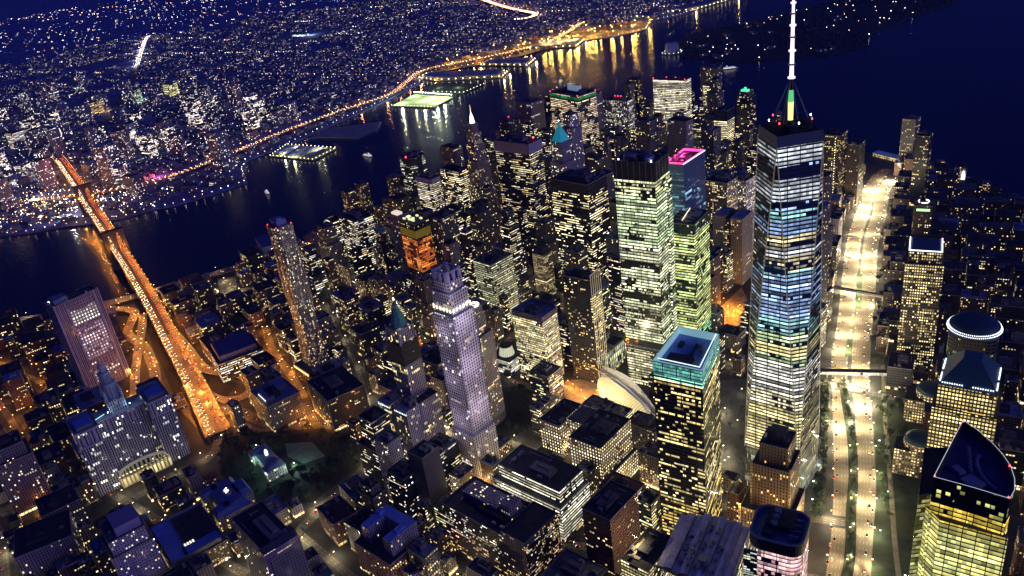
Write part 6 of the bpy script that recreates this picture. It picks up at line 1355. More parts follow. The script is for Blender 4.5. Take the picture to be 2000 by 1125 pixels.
vis = sorted((q for q in LAMPS if seen(q[0], q[1], q[2]+6)), key=lambda q: math.hypot(q[0]-CAM.x, q[1]-CAM.y)); rest_ = [q for q in LAMPS if q not in vis[:270]]
for q in vis[:270]: lamp_real(*q)
mb = MB()
for q in rest_: mb.cyl(q[0], q[1], q[2], q[2]+9, .16, .1, 5); mb.box(q[0]+1.6, q[1], q[2]+9, 1.3, .7, .35, mi={'warm': 1, 'white': 2, 'orange': 3}[q[3]])
rl = mb.build('remaining_street_lamps', [M_dmetal, G_warm, G_white, G_orng]); setp(rl, 'other street lamps farther off and deep between the buildings', 'street lamps', None, 'stuff')
for q in rest_: lamp_real(*q, t=rl)
print('lamps', len(LAMPS), len(vis))
for Z_, k_ in ((WORK, 9), (STN, 7)):
    for i in range(k_):
        for _ in range(60):
            a_, b_ = RND.choice(Z_), RND.choice(Z_); q_ = RND.random(); x, y = lerp(a_[0], b_[0], q_), lerp(a_[1], b_[1], q_)
            if inside((x, y), Z_): break
        lamp_real(x, y, .2, 'orange', 26000, 'sodium lamp in the orange work yards behind the spire tower' if Z_ is WORK else 'sodium lamp on the forecourt left of the winged hall', 'lamps in the work yards' if Z_ is WORK else 'lamps on the forecourt', 0)
for i in range(16):
    x, y = RND.uniform(35, 110), RND.uniform(-170, 20); lamp_real(x, y, .3, 'warm', 8000, 'warm lamp in the plaza grove beside the spire tower', 'lamps in the plaza grove', 0)
# ================================================================ FOOTBRIDGES
def footbridge(label, a, b_, w_, h, m_side):
    a, b_ = Vector((*a, 0)), Vector((*b_, 0)); d = b_-a; L = d.length; rz = math.atan2(d.y, d.x); c = (a+b_)/2
    t = thing('footbridge', label, 'footbridge', c, rz)
    mb = MB(); mb.box(0, 0, 6.2, L, w_, .8); mb.build('deck', M_conc, t); mb = MB(); mb.box(0, 0, 6.2+h, L, w_+.8, .6); mb.build('roof', M_roof['mid'], t)
    mb = MB(); mb.wall(rect(0, 0, L, w_-.2), 7.0, 6.2+h, u=12); mb.build('glazing', m_side, t)
    mb = MB(); [mb.box(-L/2+L*q/5, 0, 0, 1.2, w_*.6, 6.2) for q in range(6)]; mb.build('column', M_conc, t)
footbridge('long covered footbridge with lit glazing crossing the highway below the domed tower', (-60, -212), (-176, -205), 7, 4.6, facade('footbridge_glazing', (.3, .3, .28), bw=4, fh=6, fx=.85, fy=.9, p1=.9, p2=.9, ca=(1, .92, .6), cb=(1, .95, .75), es=1.1))
footbridge('thin dark footbridge crossing the highway farther away', (-128, -462), (-215, -415), 4, 3.2, fac('blk_sparse', p1=.1))

# ================================================================ TREES
def crown_mesh(seed, r_, h, n=110, m_=None):
    rn = random.Random(seed); mb = MB(); blobs = [(rn.uniform(-.5, .5)*r_, rn.uniform(-.5, .5)*r_, h*rn.uniform(.45, .8), r_*rn.uniform(.45, .7)) for _ in range(6)]
    for i in range(n):
        bx_, by_, bz_, br_ = rn.choice(blobs); v = Vector((rn.gauss(0, 1), rn.gauss(0, 1), rn.gauss(0, .8))).normalized()*br_*rn.uniform(.55, 1.05); c = Vector((bx_, by_, bz_))+v
        s = rn.uniform(.35, .8); a = Vector((rn.gauss(0, 1), rn.gauss(0, 1), rn.gauss(0, 1))).normalized(); b_ = a.orthogonal().normalized()*s; e = a.cross(b_).normalized()*s*rn.uniform(.6, 1)
        mb.face([c-b_-e*.4, c+e, c+b_-e*.3, c-e*.9], None)
    return mb
TREES = []; NT = [0]
for i in range(5):
    a = crown_mesh(i, 3.4, 8.5, 120).build('crown', M_leaf if i < 3 else M_leafd); m = MB(); m.cyl(0, 0, 0, 4.5, .32, .2, 6)
    for q in range(4): an = q*1.6+i; m.tube((0, 0, 3.6), (1.7*math.cos(an), 1.7*math.sin(an), 6.2), .12, 4)
    b_ = m.build('trunk', M_bark); TREES.append((a.data, b_.data)); bpy.data.objects.remove(a); bpy.data.objects.remove(b_)
def tree(x, y, label, group, sc=1., k=None):
    p = px(x, y, 4)
    if not (-30 < p[0] < 2030 and -30 < p[1] < 1160) or not seen(x, y, 8) or NT[0] >= 298: return
    NT[0] += 1
    i = RND.randrange(5) if k is None else k
    t = thing('tree', label, 'tree', (x, y, .1), RND.uniform(0, 6), group); sc *= RND.uniform(.8, 1.25)
    inst(TREES[i][0], 'crown', t, (0, 0, 0), 0, sc); inst(TREES[i][1], 'trunk', t, (0, 0, 0), 0, sc)
for i in range(30):
    for s in (0, 1): tree(-28-i*1.55-7*s+RND.uniform(-1, 1), 62-i*8.6+RND.uniform(-1.5, 1.5), 'leafy street tree in the double row between plaza and highway', 'trees between plaza and highway', 1.35)
for (x, y, z, dx, dy) in walk(MED, 8): tree(x, y, 'dark tree in the planted median of the bright highway', 'trees in the highway median', 1.15, 3)
for i in range(34):
    x, y = RND.uniform(300, 405), RND.uniform(-190, -70)
    if not hits(x, y, 5, 5, 0, 1): tree(x, y, 'tree in the dark churchyard left of the winged hall', 'trees in the churchyard', 1.1, 4)
for i in range(40):
    x, y = RND.uniform(25, 125), RND.uniform(-200, 0)
    if not hits(x, y, 5, 5, 0, 1): tree(x, y, 'small plaza tree beside the spire tower', 'trees in the memorial plaza', .8, 0)
for i in range(170):
    x, y = RND.uniform(-172, -70), RND.uniform(-240, 240)
    if inside((x, y), [(-60, 240), (-92, 60), (-118, -60), (-140, -160), (-160, -240), (-200, -240), (-172, -70), (-150, 40), (-116, 150), (-90, 240)]) and path_d((x, y), WEST2) > 13 and not hits(x, y, 4, 4, 0, 1): tree(x, y, 'tree in the green strip on the river side of the highway', 'trees on the river side of the highway', 1.35, RND.choice((0, 1, 2, 3)))
print('trees', NT)
for i in range(30):
    q = RND.random(); x, y = lerp(-150, -190, q)+RND.uniform(-18, 8), lerp(-240, -420, q)+RND.uniform(-8, 8)
    if not hits(x, y, 5, 5, 0, 1) and path_d((x, y), WEST2) > 14: tree(x, y, 'tree in the green strip on the river side of the highway', 'trees on the river side of the highway', 1.5, 3)
for i in range(60):
    q = RND.random(); x, y = lerp(-200, -330, q)+RND.uniform(-26, 26), lerp(-430, -900, q)+RND.uniform(-10, 10)
    if not hits(x, y, 5, 5, 0, 1) and path_d((x, y), WEST2) > 17 and path_d((x, y), WEST1) > 17: tree(x, y, 'dark tree in the long park strip beside the far highway', 'trees in the long park strip', 1.6, 4)
for i in range(70):
    x, y = RND.uniform(-310, -50), RND.uniform(-1290, -1040)
    if inside((x, y), [(-180, -1050), (-60, -1180), (-60, -1300), (-220, -1270), (-310, -1120), (-280, -1040)]): tree(x, y, 'dark tree in the park at the southern tip of the island', 'trees at the island tip', 1.2, 4)

n_ = 0
while n_ < 260:
    n_ += 1; x, y = RND.uniform(500, 760), RND.uniform(-100, 60)
    if inside((x, y), PARK) and not hits(x, y, 5, 5, 0, 2) and not inside((x, y), [(652, -60), (610, -64), (576, -32), (600, -10), (640, -24)]): tree(x, y, 'tree in the black city park around the cupola hall', 'trees in the city park', 1.25, 4)
for i in range(60):
    x, y = RND.uniform(800, 1180), RND.uniform(-520, -110)
    if inside((x, y), NOGO[8]) and not hits(x, y, 5, 5, 0, 1) and all(path_d((x, y), Q) > 10 for Q in (RAMP_A, RAMP_B, RAMP_D, PARKROW, FDR)) and path_d((x, y), BRP) > 21: tree(x, y, 'dark tree on the ground between the orange bridge ramps', 'trees between the bridge ramps', 1.2, 3)
print('trees', NT)
# ================================================================ VEHICLES
def car_mesh(body):
    m = MB(); m.prism(rect(0, 0, 4.5, 1.85), .35, .95, rect(0, 0, 4.4, 1.75), mi=0, bottom=True); m.prism(rect(-.25, 0, 2.6, 1.65), .95, 1.5, rect(-.25, 0, 1.7, 1.4), mi=1, mt=0)
    for x in (-1.4, 1.4):
        for y in (-.95, .95): m.tube((x, y-.1, .35), (x, y+.1, .35), .34, 8, 2)
    for y in (-.62, .62): m.box(2.27, y, .55, .22, .5, .28, mi=3); m.box(-2.27, y, .6, .2, .5, .26, mi=4)
    o = m.build('car', [body, M_black, M_black, G_head, G_tail]); d = o.data; bpy.data.objects.remove(o); return d
def bus_mesh(body):
    m = MB(); m.prism(rect(0, 0, 12, 2.5), .5, 3.1, mi=0, bottom=True); m.box(0, 0, 1.5, 11.4, 2.56, .9, mi=1); m.box(0, 0, 3.1, 5, 1.6, .3, mi=0)
    for x in (-4, 4):
        for y in (-1.25, 1.25): m.tube((x, y-.12, .5), (x, y+.12, .5), .48, 8, 2)
    for y in (-.9, .9): m.box(6.05, y, .8, .16, .5, .35, mi=3); m.box(-6.05, y, .9, .16, .5, .3, mi=4)
    o = m.build('bus', [body, M_black, M_black, G_head, G_tail]); d = o.data; bpy.data.objects.remove(o); return d
CARS = [('dark', car_mesh(mat('car_paint_black', (.015, .015, .018), .25, .3))), ('white', car_mesh(mat('car_paint_white', (.6, .6, .6), .3))), ('yellow', car_mesh(mat('car_paint_yellow', (.7, .4, .03), .35))), ('red', car_mesh(mat('car_paint_red', (.4, .02, .02), .3)))]
BUS = bus_mesh(mat('bus_paint', (.5, .5, .52), .4))
FLEET = []
def traffic(P, offs, step, where, group, z=.15, p=.8, cols=(0, 0, 0, 1, 2, 3)):
    for off in offs:
        s = 5
        for (x, y, zz, dx, dy) in walk(P, step, RND.uniform(2, step)):
            if RND.random() > p: continue
            j = RND.uniform(-3, 3); a = math.atan2(dy, dx)+(math.pi if (off < 0) != (P is BRP) else 0); k = RND.choice(cols)
            X, Y = x-dy*off+dx*j, y+dx*off+dy*j; q = px(X, Y, zz)
            if not (-10 < q[0] < 2010 and -10 < q[1] < 1135): continue
            if seen(X, Y, zz+1): FLEET.append((math.hypot(X-CAM.x, Y-CAM.y), X, Y, zz+z, a, k, where, RND.random() < .04))
traffic(WEST1, (5, 8.6), 26, 'on the bright cream highway', 'a', .3, .75, (0, 0, 0, 0, 0, 1, 3)); traffic(WEST2, (-3.5, -7.2), 24, 'on the bright cream highway', 'a', .3, .8, (0, 0, 0, 0, 0, 2, 3))
traffic(BRP, (4.8, 8.4, 12), 12, 'crossing the suspension bridge', 'b', .05, .85); traffic(BRP, (-4.8, -8.4, -12), 12, 'crossing the suspension bridge', 'b', .05, .8)
traffic(FDR, (3.6, -3.6), 26, 'on the elevated riverside drive', 'c', .15, .8)
for Q in (RAMP_A, RAMP_B, RAMP_D, PARKROW): traffic(Q, (2.6, -2.6), 20, 'among the orange bridge ramps', 'd', .4, .7)
for Q in (CENTRE, BROADWAY, CHURCH, CHAMBERS, BARCLAY, VESEY, LIBERTY, WATERST, ORANGE, FULTON, NASSAU, GREENW, MADISON, PEARL): traffic(Q, (2.4, -2.4), 34, 'in the streets between the downtown towers', 'e', .25, .6)

FLEET.sort(); print('cars', len(FLEET)); mb = MB()
for i, (_, X, Y, z, a, k, where, bus) in enumerate(FLEET):
    if bus and i < 400: o = inst(BUS, 'bus', None, (X, Y, z), a); setp(o, 'city bus '+where, 'bus', 'buses '+where)
    elif i < 300: o = inst(CARS[k][1], 'car', None, (X, Y, z), a); setp(o, CARS[k][0]+' car '+where, 'car', CARS[k][0]+' cars '+where)
    else:
        c, s = math.cos(a), math.sin(a); mb.box(X, Y, z+.35, 4.4, 1.8, .6, a); mb.box(X-.2*c, Y-.2*s, z+.95, 2.2, 1.5, .5, a); mb.box(X+2.3*c, Y+2.3*s, z+.5, .25, 1.5, .35, a, mi=1); mb.box(X-2.3*c, Y-2.3*s, z+.5, .25, 1.5, .3, a, mi=2)
setp(mb.build('distant_traffic', [M_black, G_head, G_tail]), 'dense far traffic on the bridge and its ramps', 'traffic', None, 'stuff')
# ================================================================ BOATS AND PIERS
def ferry(x, y, rz, L, label, lit=G_white):
    t = thing('ferry', label, 'ferry', (x, y, WATER_Z), rz)
    H_ = [(-L/2, -L*.13), (L*.3, -L*.13), (L/2, 0), (L*.3, L*.13), (-L/2, L*.13)]
    mb = MB(); mb.wall([(p[0]*.94, p[1]*.85) for p in H_], -1, 2.2, H_); mb.cap(H_, 2.2); mb.build('hull', M_white, t)
    mb = MB(); mb.prism(rect(-L*.06, 0, L*.66, L*.2), 2.2, 5.2); mb.prism(rect(-L*.05, 0, L*.5, L*.17), 5.2, 7.8); mb.prism(rect(L*.1, 0, L*.1, L*.12), 7.8, 10); mb.build('cabin', M_white, t)
    mb = MB(); mb.wall(rect(-L*.06, 0, L*.664, L*.204), 3.3, 4.3); mb.wall(rect(-L*.05, 0, L*.504, L*.174), 6.1, 7.0); mb.build('window_band', glow('ferry_windows', (1, .95, .85), 1.6), t)
    mb = MB(); mb.cyl(-L*.12, 0, 7.8, 11, 1.2, n=8); mb.build('funnel', M_dmetal, t); beacon(t, L*.1, 0, 10, lit, .5, 'mast_light')
ferry(994, -1392, 2.5, 46, 'white lit ferry heading up the river below the lit piers')
ferry(1185, -1120, 2.3, 30, 'small dim ferry close to the far bank near the bridge')
ferry(-60, -2110, .2, 60, 'lit ferry moored at the dark island')
ferry(520, -2120, 1.2, 20, 'tiny white boat alone on the open water')
fw_ = glow('pier_lamp', (1, .85, .45), 9)
def lamps_row(t, P, z, m_, step, name='edge_lamp', r=.9):
    mb = MB()
    for (x, y, zz, _, _) in walk([(a, b_, z) for a, b_ in P], step): mb.cyl(x, y, z, z+r*1.6, r, n=6)
    return mb.build(name, m_, t)
def loc(P): o0 = P[0]; return [(x-o0[0], y-o0[1]) for x, y in P]
def plights(t, pts, e, c_, z=14, name='mast_lamp'):
    for x, y in pts:
        l = bpy.data.lights.new(name, 'POINT'); l.energy = e; l.color = c_; l.shadow_soft_size = 2.5; o = bpy.data.objects.new(name, l); COL.objects.link(o); o.parent = t; o.location = (x, y, z)
P2 = [(1334, -1456), (1330, -1568), (1129, -1487), (1161, -1382)]; t = pier('sports_pier', P2, 'square pier with blue-striped court roofs lit yellow-green', mat('court_yellow', (.35, .36, .22), .8)); Q = loc(P2)
mb = MB()
for q in range(5):
    a = Vector((*Q[1], 0)).lerp(Vector((*Q[2], 0)), .12+.17*q); b_ = Vector((*Q[0], 0)).lerp(Vector((*Q[3], 0)), .12+.17*q); c = a.lerp(b_, .5); v = (b_-a); mb.box(c.x, c.y, 5, v.length*.75, 16, 1, math.atan2(v.y, v.x))
mb.build('court_canopy', mat('canopy_blue', (.12, .16, .65), .6), t); plights(t, [(Q[0][0]*.3+Q[2][0]*.2, Q[0][1]*.3+Q[2][1]*.3), (Q[2][0]*.7, Q[2][1]*.7), (-90, 30), (-150, -40), (-60, -60)], 36000, (1, .95, .5), 11)
lamps_row(t, Q+[Q[0]], 3, fw_, 17)
P5 = [(1106, -1971), (1065, -2124), (890, -2023), (929, -1897)]; t = pier('field_pier', P5, 'brightly floodlit pier with pale green playing fields', mat('pitch_green', (.22, .30, .12), .9)); Q = loc(P5)
plights(t, [(-30, -20), (-50, -110), (-110, -30), (-130, -70), (-170, 10), (-180, -50)], 190000, (.9, 1, .66), 18); lamps_row(t, [Q[1], Q[2]], 8, glow('stadium_white', (1, 1, .85), 22), 12, r=1.3); lamps_row(t, [Q[0], Q[3]], 3, fw_, 15)
pr = MB()
for q in range(8): a = Vector((*Q[1], 0)).lerp(Vector((*Q[2], 0)), q/7); pr.cyl(a.x, a.y, 1, 9, .5, n=6)
pr.build('light_mast', M_metal, t)
P34 = [(1280, -1616), (1252, -1723), (1075, -1761), (1058, -1657), (1092, -1583), (1251, -1631)]; t = pier('bare_pier', P34, 'unlit flat blue-grey pier below the lit expressway', mat('pier_blue_grey', (.13, .16, .30), .8, noise=.3, scale=.05))
P6 = [(1050, -2212), (1018, -2282), (814, -2185), (866, -2074), (1009, -2136)]; t = pier('park_pier', P6, 'dark green park pier edged by pale walkways', mat('park_green', (.03, .05, .02), .9, noise=.5, scale=.05)); lamps_row(t, loc(P6)[2:5], 3, fw_, 20); plights(t, [(-60, 20), (-140, 40)], 20000, (.8, 1, .7), 8)
def shed(P, label, lm=fw_, rc=(.13, .17, .42), e=60000):
    t = pier('pier_shed', P, label, cat='pier shed'); Q = loc(P); n = len(Q); c = (sum(q[0] for q in Q)/n, sum(q[1] for q in Q)/n); I = [(c[0]+(x-c[0])*.92, c[1]+(y-c[1])*.84) for x, y in Q]
    a = sum(I[i][0]*I[(i+1) % n][1]-I[(i+1) % n][0]*I[i][1] for i in range(n)); I = I if a > 0 else I[::-1]
    J = [(c[0]+(x-c[0])*.9, c[1]+(y-c[1])*.6) for x, y in I]
    mb = MB(); mb.wall(I, 1, 10, u=30); mb.build('wall', fac('brown'), t); mb = MB(); mb.wall(I, 10, 14, J); mb.cap(J, 14); mb.build('roof', mat('shed_roof', rc, .7, noise=.25, scale=.05), t)
    lamps_row(t, Q+[Q[0]], 4, lm, 30, r=1.6); plights(t, [(q[0]*1.02, q[1]*1.02) for q in Q], e, (1, .68, .2), 8)
shed([(1125, -2400), (1110, -2468), (757, -2373), (762, -2280), (1039, -2323)], 'longest pier shed with a blue roof and a row of yellow lamps')
shed([(899, -2539), (873, -2626), (678, -2563), (689, -2445)], 'second lit pier shed just beyond the longest one')
shed([(740, -2790), (687, -2912), (506, -2889), (529, -2755)], 'farthest blue-roofed pier shed before the golden container port')
shed([(150, -3390), (60, -3500), (-150, -3720), (-190, -3640), (20, -3400)], 'thin far pier with lamps at the top edge of the picture', e=40000)
# golden container port
PORT = [(1090, -2480), (800, -2600), (640, -2780), (480, -2880), (300, -2960), (240, -3020), (240, -3200), (420, -3260), (700, -3120), (900, -2820), (1180, -2640)]
area('port_yard', PORT, .3, mat('port_paving', (.20, .15, .09), .85, noise=.6, scale=.02))
def mast(x, y, e, c_, label, group, h=26):
    t = thing('floodlight_mast', label, 'floodlight mast', (x, y, 0), 0, group); mb = MB(); mb.cyl(0, 0, 0, h, .5, .3, 6); mb.build('pole', M_metal, t)
    mb = MB(); mb.cyl(0, 0, h, h+2.2, 2.2, n=8); mb.build('lamp_head', glow('mast_head', c_, 14) if 'mast_head'+str(c_) not in FM else FM['mast_head'+str(c_)], t)
    plights(t, [(0, 0)], e, c_, h-2, 'mast_light')
n_ = 0
while n_ < 44:
    x, y = RND.uniform(240, 1180), RND.uniform(-3260, -2480)
    if inside((x, y), PORT): mast(x, y, 80000, (1, .58, .10), 'tall sodium floodlight mast in the golden container port', 'masts in the container port'); n_ += 1
for x, y in ((228, -3010), (225, -3080), (236, -3150), (300, -2950), (380, -2890), (532, -2870), (610, -2800)): mast(x, y, 40000, (1, .58, .10), 'tall sodium floodlight mast in the golden container port', 'masts in the container port')
cols = [mat('container_'+n__, c_, .6) for n__, c_ in (('rust', (.35, .10, .04)), ('blue', (.05, .12, .3)), ('ochre', (.5, .3, .06)), ('grey', (.3, .3, .3)))]
for i in range(90):
    x, y = RND.uniform(240, 1150), RND.uniform(-3240, -2500)
    if inside((x, y), PORT) and not hits(x, y, 34, 14, .5, 3):
        take(x, y, 34, 14, .5); mb = MB()
        for a in range(3):
            for b_ in range(4): mb.box(-12.4+a*12.4, -4+b_*2.7, 0, 12, 2.5, 2.6*RND.randint(1, 4), mi=RND.randrange(4))
        setp(mb.build('container_stack', cols, None, (x, y, .3), .5), 'stack of shipping containers in the golden port yard', 'containers', 'container stacks in the port')
for i, (x, y) in enumerate(((330, -2935), (420, -2890), (500, -2870))):
    t = thing('port_crane', 'red gantry crane on the quay of the golden port', 'crane', (x, y, 0), -.4, 'quay cranes'); mb = MB()
    for sx in (-9, 9):
        for sy in (-8, 8): mb.tube((sx, sy, 0), (sx*.6, sy*.7, 42), .8, 4)
    mb.box(0, 0, 42, 14, 12, 3); mb.tube((0, -20, 46), (0, 52, 46), 1.2, 4); mb.tube((0, 0, 45), (0, 4, 64), .8, 4); mb.tube((0, 4, 64), (0, 48, 46), .3, 4); mb.build('gantry', mat('crane_red', (.5, .08, .05), .5), t)
    mb = MB(); mb.box(0, -14, 47, 6, 8, 5); mb.build('machine_house', M_white, t)
# other shore pieces: ventilation block, river pavilion, old pier house, clock cupola
t = thing('ventilation_building', 'pale square block on its own small base off the dark island', 'ventilation building', (129, -2453, 0), .3)
mb = MB(); mb.prism(ring(0, 0, 40, 12), WATER_Z-2, 2); mb.build('base', M_conc, t); mb = MB(); mb.prism(rect(0, 0, 44, 34), 2, 30); mb.prism(rect(0, 0, 36, 26), 30, 36); mb.build('wall', mat('pale_blue_block', (.35, .42, .6), .7), t)
lamps_row(t, ring(0, 0, 38, 10), 3, glow('white_small', (1, 1, .9), 6), 18)
t = thing('ship_pavilion', 'yellow-lit oval roof by the water right of the rippled tower', 'pavilion', (905, -880, 0), 1.0)
mb = MB(); mb.prism(ring(0, 0, 20, 20, 12), WATER_Z, 4); mb.build('base', M_conc, t); mb = MB(); mb.dome(0, 0, 4, 10, 9, 20, 6)
mb.v = [(x*2.2, y*1.1, z) for x, y, z in mb.v]; mb.build('roof_shell', mat('yellow_lit_shell', (.6, .58, .1), .6, emit=(.7, .68, .10), es=.45, noise=0), t)
t = pier('seaport_pier', [(1010, -690), (940, -780), (985, -830), (1060, -740)], 'dark blue roofed pier building left of the rippled tower'); mb = MB(); mb.prism(rect(-10, -65, 78, 50, 2.25), 1, 17); mb.build('roof_hall', mat('pier_hall_blue', (.06, .09, .30), .6), t)
t = thing('arch_light', 'curved strip of warm light on the river walk', 'light strip', (905, -815, 0)); mb = MB(); AR = [(20*math.cos(q*.3), 12*math.sin(q*.3)) for q in range(9)]; [mb.tube((*AR[q], 6), (*AR[q+1], 6), .5, 5) for q in range(8)]; mb.build('tube_light', glow('warm_arc', (1, .7, .5), 2.4), t); [mb.tube((p[0], p[1], 0), (p[0], p[1], 6), .2, 4) for p in AR[::2]]; mb.build('post', M_dmetal, t)
t = thing('purple_sign_wall', 'magenta lit strip on the riverside market roof', 'light strip', (870, -770, 0), 2.2); mb = MB(); mb.box(0, 0, 0, 36, 10, 9); mb.build('wall', fac('brick'), t); mb = MB(); mb.box(0, -5.6, 7, 34, .6, 1.8); mb.build('tube_light', glow('magenta_strip', (1, .1, .8), 1.8), t)
t = thing('market_hall', 'lavender lit curved market roof among orange lights', 'market hall', (862, -740, 0), 2.2); mb = MB(); mb.prism(rect(0, 0, 34, 24), 0, 8); mb.build('wall', fac('brick'), t); mb = MB(); mb.dome(0, 0, 8, 15, 4, 16, 4); mb.build('roof', mat('lavender_shell', (.4, .35, .8), .6, emit=(.3, .2, 1), es=.3), t)
t = thing('pier_house', 'blue roofed pier house lit at the tip of the park', 'pier house', (-352, -1085, 0), -.9); mb = MB(); mb.prism(rect(0, 0, 80, 20), WATER_Z, 8); mb.build('wall', fac('stone_lit'), t); mb = MB(); mb.wall(rect(0, 0, 82, 22), 8, 13, rect(0, 0, 70, 3)); mb.cap(rect(0, 0, 70, 3), 13); mb.build('roof', mat('pier_house_blue', (.12, .22, .8), .6), t)
t = thing('memorial_cupola', 'small building with a brilliantly white pointed cupola near the right shore', 'pavilion', (-445, -900, 0)); mb = MB(); mb.prism(ring(0, 0, 14, 6), 0, 9, inset(ring(0, 0, 14, 6), 2)); mb.prism(ring(0, 0, 9, 6), 9, 14); mb.build('stepped_base', M_conc, t); mb = MB(); mb.cyl(0, 0, 14, 22, 3, 2.6, 8); mb.cyl(0, 0, 22, 30, 2.8, .2, 8); mb.build('cupola', G_white, t)
# ================================================================ THE FAR SHORE
rn = random.Random(5); gcol = [G_white, glow('far_warm', (1, .75, .5), 11), glow('far_orange', (1, .42, .10), 10), glow('far_blue_white', (.62, .66, 1), 6)]
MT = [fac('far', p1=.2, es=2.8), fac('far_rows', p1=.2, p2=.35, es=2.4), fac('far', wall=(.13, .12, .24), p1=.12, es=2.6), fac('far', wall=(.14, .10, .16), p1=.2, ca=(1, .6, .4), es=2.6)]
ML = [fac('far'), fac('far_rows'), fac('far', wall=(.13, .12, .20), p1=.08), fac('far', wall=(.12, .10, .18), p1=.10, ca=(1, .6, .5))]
LMF = [(590, 296, 'the striped sports pier'), (825, 197, 'the floodlit field pier'), (250, 255, 'the white-lit mall'), (150, 385, 'the bridge foot'), (200, 170, 'the twin towers'), (310, 185, 'the yellow office blocks'), (280, 110, 'the bright avenue'), (480, 300, 'the expressway'),
       (60, 260, 'the left dark hill'), (400, 240, 'the brick quarter'), (560, 180, 'the low terraces'), (340, 400, 'the river cove'), (40, 400, 'the left river bank'), (700, 240, 'the bare pier'), (450, 150, 'the dotted heights'), (120, 300, 'the warehouse quarter')]
def far_free(x, y, r_): return inside((x, y), BKN) and path_d((x, y), BQE) > r_+15 and path_d((x, y), FLATB) > r_+14 and path_d((x, y), BRP) > r_+16 and path_d((x, y), TOPHWY) > r_+18 and not inside((x, y), PORT)
# downtown cluster of the far shore, every tower its own
def fbuild(x, y, w_, d_, a, h, st, roof, name, cat, d_s): 
    take(x, y, w_, d_, R(a)); mb = MB(); u = rn.randrange(1, 9)*1200.; k = rn.random()
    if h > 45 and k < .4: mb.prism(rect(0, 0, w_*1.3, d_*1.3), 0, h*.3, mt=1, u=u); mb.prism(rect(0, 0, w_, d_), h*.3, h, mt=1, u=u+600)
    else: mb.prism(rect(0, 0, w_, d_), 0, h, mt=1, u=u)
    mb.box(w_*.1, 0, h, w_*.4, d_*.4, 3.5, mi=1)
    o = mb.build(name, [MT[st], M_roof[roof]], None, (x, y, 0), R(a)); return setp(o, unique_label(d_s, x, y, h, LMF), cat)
n_ = 0; tries = 0
while n_ < 170 and tries < 9000:
    tries += 1; cxp, cyp, sx, sy = rn.choice([(2500, -1750, 300, 260), (2300, -1900, 260, 200), (2650, -1600, 200, 200), (2350, -1450, 260, 220), (1900, -1600, 260, 260), (2900, -2100, 380, 380), (1650, -1750, 200, 260), (2250, -1050, 200, 120)])
    x, y = rn.gauss(cxp, sx), rn.gauss(cyp, sy); w_, d_ = rn.uniform(22, 44), rn.uniform(24, 52)
    if not far_free(x, y, 30) or hits(x, y, w_*1.3, d_*1.3, R(-20), 10): continue
    h = 22+100*rn.random()**1.8; st = rn.randrange(4); n_ += 1
    fbuild(x, y, w_, d_, -20+rn.choice([0, 25]), h, st, rn.choice(['dark', 'mid', 'blue']), 'distant_tower' if h > 50 else 'distant_block', 'building', ('tall ' if h > 70 else 'mid-height ' if h > 35 else 'squat ')+['dotted-window', 'band-windowed', 'violet', 'amber-windowed'][st]+(' tower' if h > 50 else ' block'))
for (x, y, w_, d_, h, st, lb) in ((2560, -1600, 60, 90, 34, 1, 'mall building with two brilliantly lit white walls'), (2520, -1820, 50, 70, 60, 1, 'yellow office block with fully lit floors'), (2760, -1950, 44, 44, 110, 2, 'red-topped tallest tower of the far downtown')):
    t = thing('distant_landmark', lb+' on the far shore', 'building', (x, y, 0), R(-20)); take(x, y, w_, d_, R(-20))
    mb = MB(); mb.wall(rect(0, 0, w_, d_), 0, h, u=30); mb.build('wall', fac('far_rows', p1=.8, p2=.8, es=1.3) if st == 1 else ML[2], t); mb = MB(); mb.cap(rect(0, 0, w_, d_), h); mb.box(0, 0, h, w_*.4, d_*.4, 5); mb.build('roof', M_roof['mid'], t)
    if 'mall' in lb: mb = MB(); mb.box(-w_/2-1, 0, 10, 1.4, d_*.9, 15); mb.box(-w_/2-14, -10, 0, 26, d_*.6, 8); mb.build('lit_wall', glow('mall_white', (1, .97, .85), 1.5), t)
    if 'red' in lb: mb = MB(); mb.box(0, 0, h+5, 12, 20, 8); mb.build('lit_sign', glow('mall_red', (1, .1, .08), 2), t)
